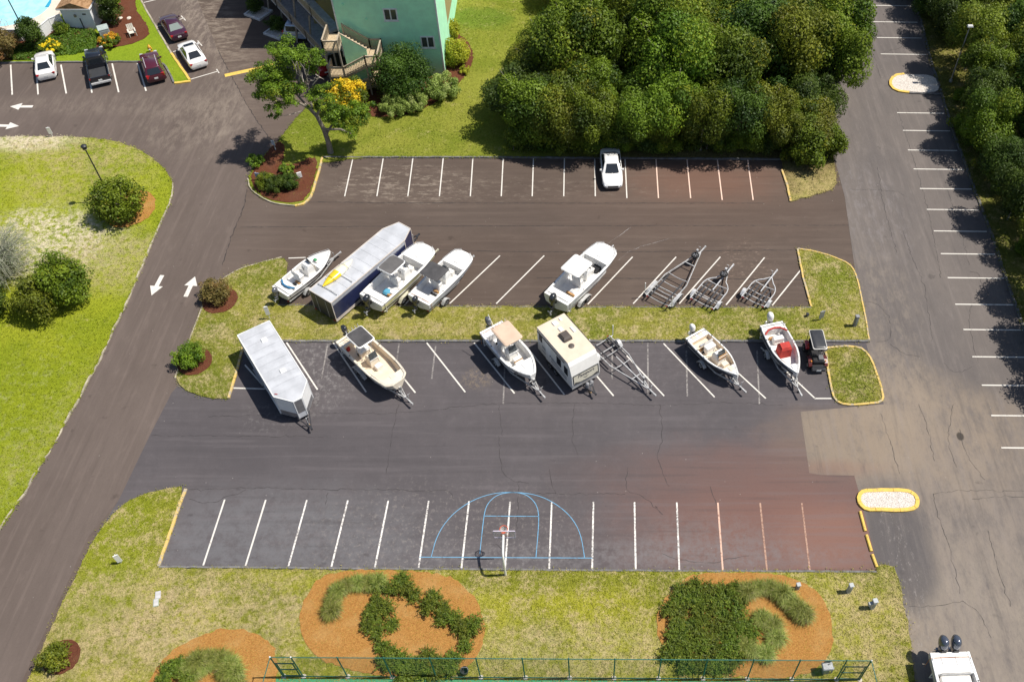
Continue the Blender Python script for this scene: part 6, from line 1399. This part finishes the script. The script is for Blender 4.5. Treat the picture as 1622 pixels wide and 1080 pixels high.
# ================================================================== the pool and its fence
def poolside():
    zd = .42
    deck_o = [(-120, 62), (0, 52), (40, 49), (72, 50), (86, 34), (96, 16), (98, -20), (98, -60), (-120, -60)]
    pool_o = [(-120, 46), (-40, 45), (0, 43), (28, 38), (52, 30), (68, 21), (80, 9), (83, -6), (82, -30), (78, -60), (-120, -60)]
    PD = [G(*p, zd).xy for p in deck_o]; PP = [G(*p, zd).xy for p in pool_o]
    slab('pool_terrace', PD, -.02, zd - .12, plain('terrace_pale', (.60, .53, .44), .85, 0, .08))
    # coping strip between the pool edge and the terrace edge
    edge = [G(*p, zd).xy for p in [(-120, 62), (0, 52), (40, 49), (72, 50), (86, 34), (96, 16), (98, -20), (98, -60)]]; inner = smooth(PP[:10], 1, False)
    slab('pool_deck', edge + [Vector(p) for p in reversed(inner)], zd - .119, zd, plain('pool_deck_pale', (.62, .55, .46), .85, 0, .08, 1.0))
    s = NT('pool_water'); n = s.noise(1.1, 3, .5, None, .6); s.col(s.mix(s.ramp(n, .3, .7), (.30, .62, .70), (.42, .72, .78))); s.rough(.05); s.bump(n, .15, .05)
    w = slab('pool_water', [Vector(p) for p in smooth(PP, 1)], zd - .119, zd - .10, s.m)
    g = G(12, 44, zd); r = thing('pool_handrail', 'curved metal handrail at the edge of the pool', 'handrail', (g.x, g.y, zd))
    for y in (-.25, .25): MB().tube([(0, y, 0), (.05, y, .7), (-.25, y, .85), (-.6, y, .5), (-.8, y, -.1)], .025, 6).build('rail', M_ALU, r)
    g = G(79, 4, zd); t = thing('pool_slide_ramp', 'bright blue edge panel at the side of the pool', 'panel', (g.x, g.y, zd - .1)); MB().bbox(-.25, .2, -.8, 1.5, 0, .06, .02).build('panel', plain('panel_blue', (.03, .33, .52), .4), t); MB().bbox(-.22, .17, 1.5, 1.6, .0, .16, .02).build('lip', plain('panel_blue', (.03, .33, .52), .4), t)
    # fence of white boards
    F = [G(-40, 68), G(0, 67.5), G(37, 67), G(70, 63.5), G(86, 50), G(104, 42.5)]
    M_FW = plain('fence_white', (.78, .78, .77), .6, 0, .03)
    t = thing('board_fence', 'white board fence around the pool terrace', 'fence', (F[2].x, F[2].y, .0)); o0 = Vector(t.location)
    for a, b in zip(F, F[1:]):
        L = (b - a).length; n = int(L / .15); d = (b - a).normalized(); k = Vector((-d.y, d.x, 0)) * .012
        for i in range(n):
            p, q = a + d * (i * L / n + .008) - o0, a + d * ((i + 1) * L / n - .008) - o0
            MB().loft([[p - k + Vector((0, 0, z)), q - k + Vector((0, 0, z)), q + k + Vector((0, 0, z)), p + k + Vector((0, 0, z))] for z in (.10, 1.4)]).build('board', M_FW, t)
        MB().bar(a - o0 + Vector((0, 0, 1.43)), b - o0 + Vector((0, 0, 1.43)), .1, .05).build('top_rail', M_FW, t)
        MB().bar(a - o0, a - o0 + Vector((0, 0, 1.5)), .12, .12).build('post', M_FW, t)
    # pool house
    t = thing('pool_house', 'white pool house with a brown shingle roof', 'building', (-52, 86.1, .0))
    x0, x1, y0, y1, z1 = -53.5, -50.5, 86.1, 93.5, 2.35
    M_PH = plain('house_white', (.76, .77, .78), .7, 0, .03)
    s = NT('shingle_brown'); v = s.voro(6.5, s.scalepos((1, .5, 1))); s.col(s.mix(s.ramp(v.outputs['Color'], .1, .9), (.23, .125, .055), (.36, .215, .11))); s.rough(.9); s.bump(v.outputs['Distance'], .6, .03)
    wpart(t, 'wall', MB().bbox(x0, x1, y0, y1, -.02, z1, .01), M_PH)
    wpart(t, 'roof', MB().loft([[(x0 - .25, y, z1 + .01), (x1 + .12, y, z1 + .01), (x1 + .12, y, z1 + .1), ((x0 + x1) / 2, y, z1 + .75), (x0 - .25, y, z1 + .1)] for y in (y0 - .22, y1 + .2)]), s.m)
    wpart(t, 'eave_board', MB().bar((x1 + .15, y0 - .2, z1 + .05), (x1 + .15, y1, z1 + .05), .05, .16), M_PH); wpart(t, 'eave_board', MB().box(((x0 + x1) / 2, y0 - .245, z1 + .03), (x1 - x0 + .4, .04, .14)), M_PH)
    d = wpart(t, 'door', MB().bbox(x1 + .005, x1 + .05, y0 + 1.1, y0 + 2.3, .1, 2.1, .01), plain('door_cream', (.70, .66, .56), .6)); sub(d, 'handle', MB().box((x1 + .08, y0 + 1.25, 1.1), (.05, .12, .05)), M_BLK)
    p = onY(120, 25, y0); wpart(t, 'wall_lamp', MB().lathe([(.06, 0), (.14, .06), (.12, .24), (.04, .3)], 10, Matrix.Translation((p.x, y0 - .16, 1.5))), plain('lamp_bronze', (.25, .22, .15), .5)); wpart(t, 'vent', MB().box((-51.2, y0 - .02, 1.75), (.34, .05, .12)), M_CHAR)
    wpart(t, 'downpipe', MB().tube([(p.x + .3, y0 - .06, 0), (p.x + .3, y0 - .06, 1.3)], .05, 6), M_CHAR)
poolside()

# ================================================================== lamp posts, hoop, signs and small things
M_LPD = plain('lamp_dark', (.035, .037, .04), .5, .3); M_LPG = plain('lamp_grey', (.33, .34, .33), .5, .4)
def lamp(px, py, h, label, m, head='lantern', ang=0):
    g = G(px, py); t = thing('lamp_post', label, 'lamp post', (g.x, g.y, .06), ang)
    MB().lathe([(.16, 0), (.16, .25), (.09, .35), (.07, .4)], 12).build('base', m, t, True); MB().tube([(0, 0, .3), (0, 0, h - .35)], [.07, .05], 10).build('pole', m, t, True)
    if head == 'lantern':
        MB().lathe([(.05, h - .38), (.17, h - .30), (.22, h - .1), (.24, h), (.18, h + .06), (.05, h + .12)], 12).build('lamp_head', m, t, True); MB().lathe([(.10, h - .37), (.19, h - .29), (.15, h - .30)], 12).build('lens', plain('lamp_lens', (.55, .54, .5), .3), t)
    else:
        MB().tube([(0, 0, h - .4), (0, 0, h - .1), (.1, 0, h)], .035, 7).build('arm', m, t); MB().loft([[(-.25, -.16, h), (.3, -.16, h), (.3, .16, h), (-.25, .16, h)], [(-.2, -.11, h + .13), (.24, -.11, h + .13), (.24, .11, h + .13), (-.2, .11, h + .13)]]).build('lamp_head', plain('lamp_pale', (.6, .6, .58), .4), t); MB().box((.05, 0, h - .015), (.36, .22, .02)).build('lens', plain('lamp_lens', (.55, .54, .5), .3), t)
    return t
lamp(179, 321, 6.0, 'dark lamp post rising beside the large rounded shrub', M_LPD); lamp(53, 77, 6.0, 'dark lamp post standing at the pool fence', M_LPD); lamp(1505, 131, 6.0, 'grey lamp post at the edge of the gravel island by the woods', M_LPG, 'flat')

_bc = NT("board_clear"); _bc.col((.7, .72, .75)); _bc.rough(.1); _bc.b.inputs["Alpha"].default_value = .12; M_CLEAR = _bc.m
def hoop():
    g = G(801, 911); t = thing('basketball_hoop', 'basketball hoop on a white gooseneck pole facing the blue court lines', 'basketball hoop', (g.x, g.y, .08)); zt = 2.55
    MB().tube([(0, 0, -.05), (0, 0, 1.2), (0, 0, zt - .35), (0, .08, zt - .12), (0, .25, zt + .05), (0, .55, zt + .2), (0, 1.15, zt + .42)], .075, 10).build('pole', M_GEL, t, True)
    e = bpy.data.objects.new('backboard', None); COL.objects.link(e); e.parent = t; e.location = (.06, 1.2, 3.0)
    MB().bbox(-.62, .62, -.02, .02, -.42, .38, .02).build('board', M_CLEAR, e)
    for a, b in (((-.64, 0, -.44), (.64, 0, -.44)), ((-.64, 0, .4), (.64, 0, .4)), ((-.64, 0, -.44), (-.64, 0, .4)), ((.64, 0, -.44), (.64, 0, .4))): MB().bar(a, b, .05, .05).build('board_frame', plain('board_edge', (.62, .55, .66), .5), e)
    for a, b in (((-.2, .026, -.25), (.25, .026, -.25)), ((-.2, .026, .05), (.25, .026, .05)), ((-.2, .026, -.25), (-.2, .026, .05)), ((.25, .026, -.25), (.25, .026, .05))): MB().bar(a, b, .012, .03).build('target_line', plain('hoop_orange', (.62, .10, .035), .5), e)
    MB().bar((0, .9, 2.9), (0, 1.18, 3.0), .1, .1).build('bracket', M_GALV, t)
    ring = [(-.0 + .24 * math.cos(a), 1.55 + .24 * math.sin(a), 3.0) for a in [k * math.pi / 10 for k in range(21)]]
    r = MB().tube(ring, .022, 6).build('rim', plain('hoop_orange', (.62, .10, .035), .5), t); MB().loft([[(-.1, 1.23, 2.98), (.1, 1.23, 2.98), (.1, 1.23, 3.02), (-.1, 1.23, 3.02)], [(-.06, 1.36, 2.98), (.06, 1.36, 2.98), (.06, 1.36, 3.02), (-.06, 1.36, 3.02)]]).build('rim_plate', plain('hoop_orange', (.62, .10, .035), .5), r)
    n = MB()
    for k in range(12):
        for s in (-1, 1):
            pts = [(math.cos(a) * rr, 1.55 + math.sin(a) * rr, z) for a, rr, z in [(2 * math.pi * (k + s * j * .5) / 12, rr, z) for j, (rr, z) in enumerate([(.235, 2.99), (.20, 2.87), (.165, 2.76), (.14, 2.64), (.13, 2.54)])]]; n.tube(pts, .011, 4)
    n.build('net', plain('net_white', (.78, .76, .72), .8), t)
hoop()

def board_sign(px, py, label, w, h, zb, ang, mat, post=M_GEL, tilt=0, name='sign', z=.08, th=.04):
    g = G(px, py); t = thing(name, label, 'sign', (g.x, g.y, z), ang)
    for s in ((-1, 1) if w > .5 else (0,)): MB().bar((s * w * .4, .03, -.02), (s * w * .4, .03, zb + h), .07, .05).build('post', post, t)
    MB().box((0, -.02, zb + h / 2), (w, th, h), 0, 0, tilt).build('panel', mat, t)
    MB().box((0, -.045, zb + h - .05), (w * .9, .012, .04)).build('panel_edge', post, t)
    return t
board_sign(193, 892, 'white angled yard sign on the grass west of the lower stalls', .30, .85, .2, .5, M_WHT)
board_sign(84, 218, 'small white sign at the sandy edge of the west lawn', .32, .7, .35, .2, M_WHT)
board_sign(428, 506, 'pale sign post standing behind the silver trailer', .30, .9, .5, .3, M_WHT)
board_sign(1299, 508, 'grey sign panel on the island grass above the utility vehicle', .42, .8, .25, .35, plain('sign_grey', (.28, .30, .33), .4, .3), M_GALV)
board_sign(414, 288, 'blue grey entry sign at the end of the clipped hedge', .75, .5, .35, -.2, plain('sign_blue', (.25, .34, .48), .5), M_GALV, z=.12)
board_sign(437, 240, 'small pale entry sign at the tip of the mulch bed', .34, .5, .6, -.3, plain('sign_pale', (.5, .52, .54), .5), M_GALV, z=.12)
board_sign(476, 284, 'white entry marker beside the yellow kerb', .42, .55, .1, .5, M_WHT, z=.12, th=.1)
def pedestal(px, py, label, w, h, m, rz=.2, z=.08, name='utility_pedestal', group=None):
    g = G(px, py); t = thing(name, label, 'utility box', (g.x, g.y, z), rz, group); MB().bbox(-w / 2, w / 2, -w / 2, w / 2, -.02, h, .03).build('body', m, t); MB().bbox(-w / 2 - .02, w / 2 + .02, -w / 2 - .02, w / 2 + .02, h, h + .06, .02).build('cap', m, t); MB().box((0, -w / 2 - .006, h * .55), (w * .6, .012, h * .5)).build('door', plain('door_greenish', (.26, .29, .28), .6), t)
PG = plain('pedestal_grey', (.40, .42, .42), .6)
pedestal(1343, 938, 'grey utility pedestal nearer the stalls on the lawn corner', .24, .95, PG); pedestal(1380, 963, 'grey utility pedestal with a small side meter on the lawn corner', .26, 1.0, PG); pedestal(1262, 933, 'grey utility pedestal at the edge of the straw bed', .22, .6, PG)
pedestal(1353, 517, 'grey leaning pedestal beside the yellow kerb of the island', .26, 1.1, plain('pedestal_dark', (.22, .22, .23), .6)); pedestal(1278, 502, 'stubby dark pipe cap on the island grass', .18, .25, M_CHAR)
g = G(1380, 963); c = [o for o in bpy.data.objects if o.get('label', '').startswith('grey utility pedestal with a small')][0]; MB().bbox(-.36, -.12, -.1, .1, .55, .8, .02).build('meter', PG, c)
pedestal(168, 57, 'grey green transformer cabinet beside the yellow flowering shrub', 1.0, .85, plain('cabinet_green', (.36, .42, .40), .6), .5)
def hydrant():
    g = G(240, 84); t = thing('fire_hydrant', 'yellow fire hydrant on the grass above the maroon SUV', 'fire hydrant', (g.x, g.y, .08)); m = plain('hydrant_yellow', (.62, .33, .03), .5)
    MB().lathe([(.2, 0), (.2, .06), (.14, .07), (.13, .55), (.17, .56), (.17, .62), (.13, .66), (.09, .78), (.03, .82)], 12).build('barrel', m, t, True); MB().lathe([(.03, .8), (.035, .88)], 6).build('bonnet_nut', m, t)
    for s in (-1, 1): MB().lathe([(.07, 0), (.08, .1), (.05, .13)], 10, Matrix.Translation((s * .1, 0, .42)) @ Matrix.Rotation(s * math.pi / 2, 4, 'Y')).build('nozzle', m, t)
    MB().lathe([(.09, 0), (.1, .1), (.06, .14)], 10, Matrix.Translation((0, -.1, .36)) @ RY).build('pumper_nozzle', plain('nozzle_pale', (.55, .5, .42), .5), t)
hydrant()
def chair(px, py):
    g = G(px, py); t = thing('lawn_chair', 'pale wooden lawn chair on the brown mulch', 'chair', (g.x, g.y, .13), .5)
    m = plain('chair_pale', (.62, .58, .50), .7)
    for i in range(4): MB().box((0, -.25 + i * .16, .40 - i * .02), (.62, .14, .03)).build('seat_slat', m, t)
    for i in range(4): MB().box((-.24 + i * .16, .34 + .06, .72), (.14, .03, .66), 0, 0, -.25).build('back_slat', m, t)
    for x in (-.33, .33):
        MB().box((x, 0, .58), (.12, .7, .03)).build('armrest', m, t)
        for y in (-.3, .28): MB().bar((x, y, 0), (x, y, .57), .06, .06).build('leg', m, t)
chair(212, 58)
for i, (px, py) in enumerate([(176, 34), (191, 31), (205, 31), (170, 44)]):
    g = G(px, py); t = thing('stepping_stone', 'pale flat stepping stone in the brown mulch', 'stone', (g.x, g.y, .125), i * .7, 'stepping stones by the pool house'); MB().loft([[(.28 * math.cos(a) * (1 - k * .12), .22 * math.sin(a) * (1 - k * .12), k * .05) for a in [j * math.pi / 5 for j in range(10)]] for k in (0, .8, 1.6)]).build('slab', plain('stone_pale', (.6, .53, .45), .85), t)

# court fence along the south lawn
def court_fence():
    z = 3.0; a, b = G(428, 1041, z).xy, G(1380, 1046.5, z).xy
    slab('tennis_court', [(a.x - .4, a.y - .13), (b.x - 1.8, b.y - .10), (b.x - .4, 3), (a.x - .9, 3)], -.02, .10, plain('court_green', (.045, .22, .10), .8, 0, .08))
    m = plain('fence_green', (.025, .13, .10), .5, .1)
    t = thing('chain_link_fence', 'green chain link fence with gates along the sports court', 'fence', (a.x, a.y, .08)); d = (b - a); L = d.length; d.normalize(); t.rotation_euler[2] = math.atan2(d.y, d.x)
    xs = [0, 1.15] + [1.15 + (L - 2.5) * i / 12 for i in range(1, 12)] + [L - 1.35, L]
    for i, x in enumerate(xs):
        p = MB().tube([(x, 0, -.05), (x, 0, z)], .04, 7).build('post', m, t); MB().lathe([(.045, z), (.05, z + .03), (.02, z + .07)], 8, Matrix.Translation((x, 0, 0))).build('cap', M_WHT if i in (0, 1, len(xs) - 1) else m, p)
        MB().lathe([(.16, .0), (.14, .04)], 9, Matrix.Translation((x + .02, .02, 0))).build('footing', plain('footing_pale', (.5, .45, .38), .9), t)
    MB().tube([(0, 0, z - .03), (L, 0, z - .03)], .028, 6).build('top_rail', m, t); MB().tube([(0, 0, .1), (L, 0, .1)], .022, 6).build('bottom_rail', m, t)
    for x0, x1 in ((0, 1.15), (L - 1.35, L)):
        for zz in (.25, 1.2, 2.1): MB().bar((x0 + .05, -.02, zz), (x1 - .05, -.02, zz), .05, .05).build('gate_rail', m, t)
        for x in (x0 + .12, x1 - .12): MB().bar((x, -.02, .2), (x, -.02, 2.15), .05, .05).build('gate_stile', m, t)
    w = MB(); st = .105; h = z - .15; n = int((L + h) / st)
    for i in range(n):
        for s in (1, -1):
            x0 = i * st - h; x1 = i * st; a0, a1 = max(0, x0), min(L, x1)
            if a1 <= a0: continue
            za, zb = .1 + (a0 - x0), .1 + (a1 - x0)
            if s < 0: za, zb = z - .05 - (a0 - x0), z - .05 - (a1 - x0)
            r = .006; w.add([(a0 - r, s * .004, za), (a0 + r, s * .004, za), (a1 + r, s * .004, zb), (a1 - r, s * .004, zb)], [(0, 1, 2, 3)])
    tag(w.build('wire_mesh', m, t), kind='stuff')
    e = MB()
    for s, x in ((-1, 0), (1, L)):
        MB().tube([(x, 0, z - .03), (x + s * .25, -4, z - .03)], .028, 6).build('top_rail', m, t); MB().tube([(x + s * .25, -4, 0), (x + s * .25, -4, z)], .04, 7).build('post', m, t)
court_fence()
g = G(737, 1066); t = thing('waste_bucket', 'dark plastic bucket behind the court fence', 'bucket', (g.x, g.y, .08)); MB().lathe([(.17, 0), (.22, .42), (.24, .43), (.24, .46), (.20, .46), (.15, .06)], 14).build('body', M_CHAR, t, True); MB().tube([(-.22, 0, .44), (-.15, .1, .6), (.15, .1, .6), (.22, 0, .44)], .012, 5).build('handle', M_GALV, t)
def fountain():
    g = G(1306, 1064); t = thing('drinking_fountain', 'grey metal drinking fountain by the right court gate', 'fountain', (g.x, g.y, .08), .1); m = plain('fountain_grey', (.36, .37, .38), .5, .3)
    MB().bbox(-.18, .18, -.16, .16, 0, .75, .03).build('pedestal', m, t); MB().bbox(-.32, .32, -.24, .24, .75, .92, .05).build('basin', m, t); MB().tube([(.2, .1, .92), (.2, .1, 1.05), (.1, .05, 1.08)], .025, 6).build('spout', M_ALU, t); MB().bbox(-.2, .2, .16, .2, .9, 1.15, .02).build('back_plate', M_CHAR, t); MB().bar((.35, -.1, .0), (.35, -.1, .8), .06, .06).build('side_post', m, t)
fountain()
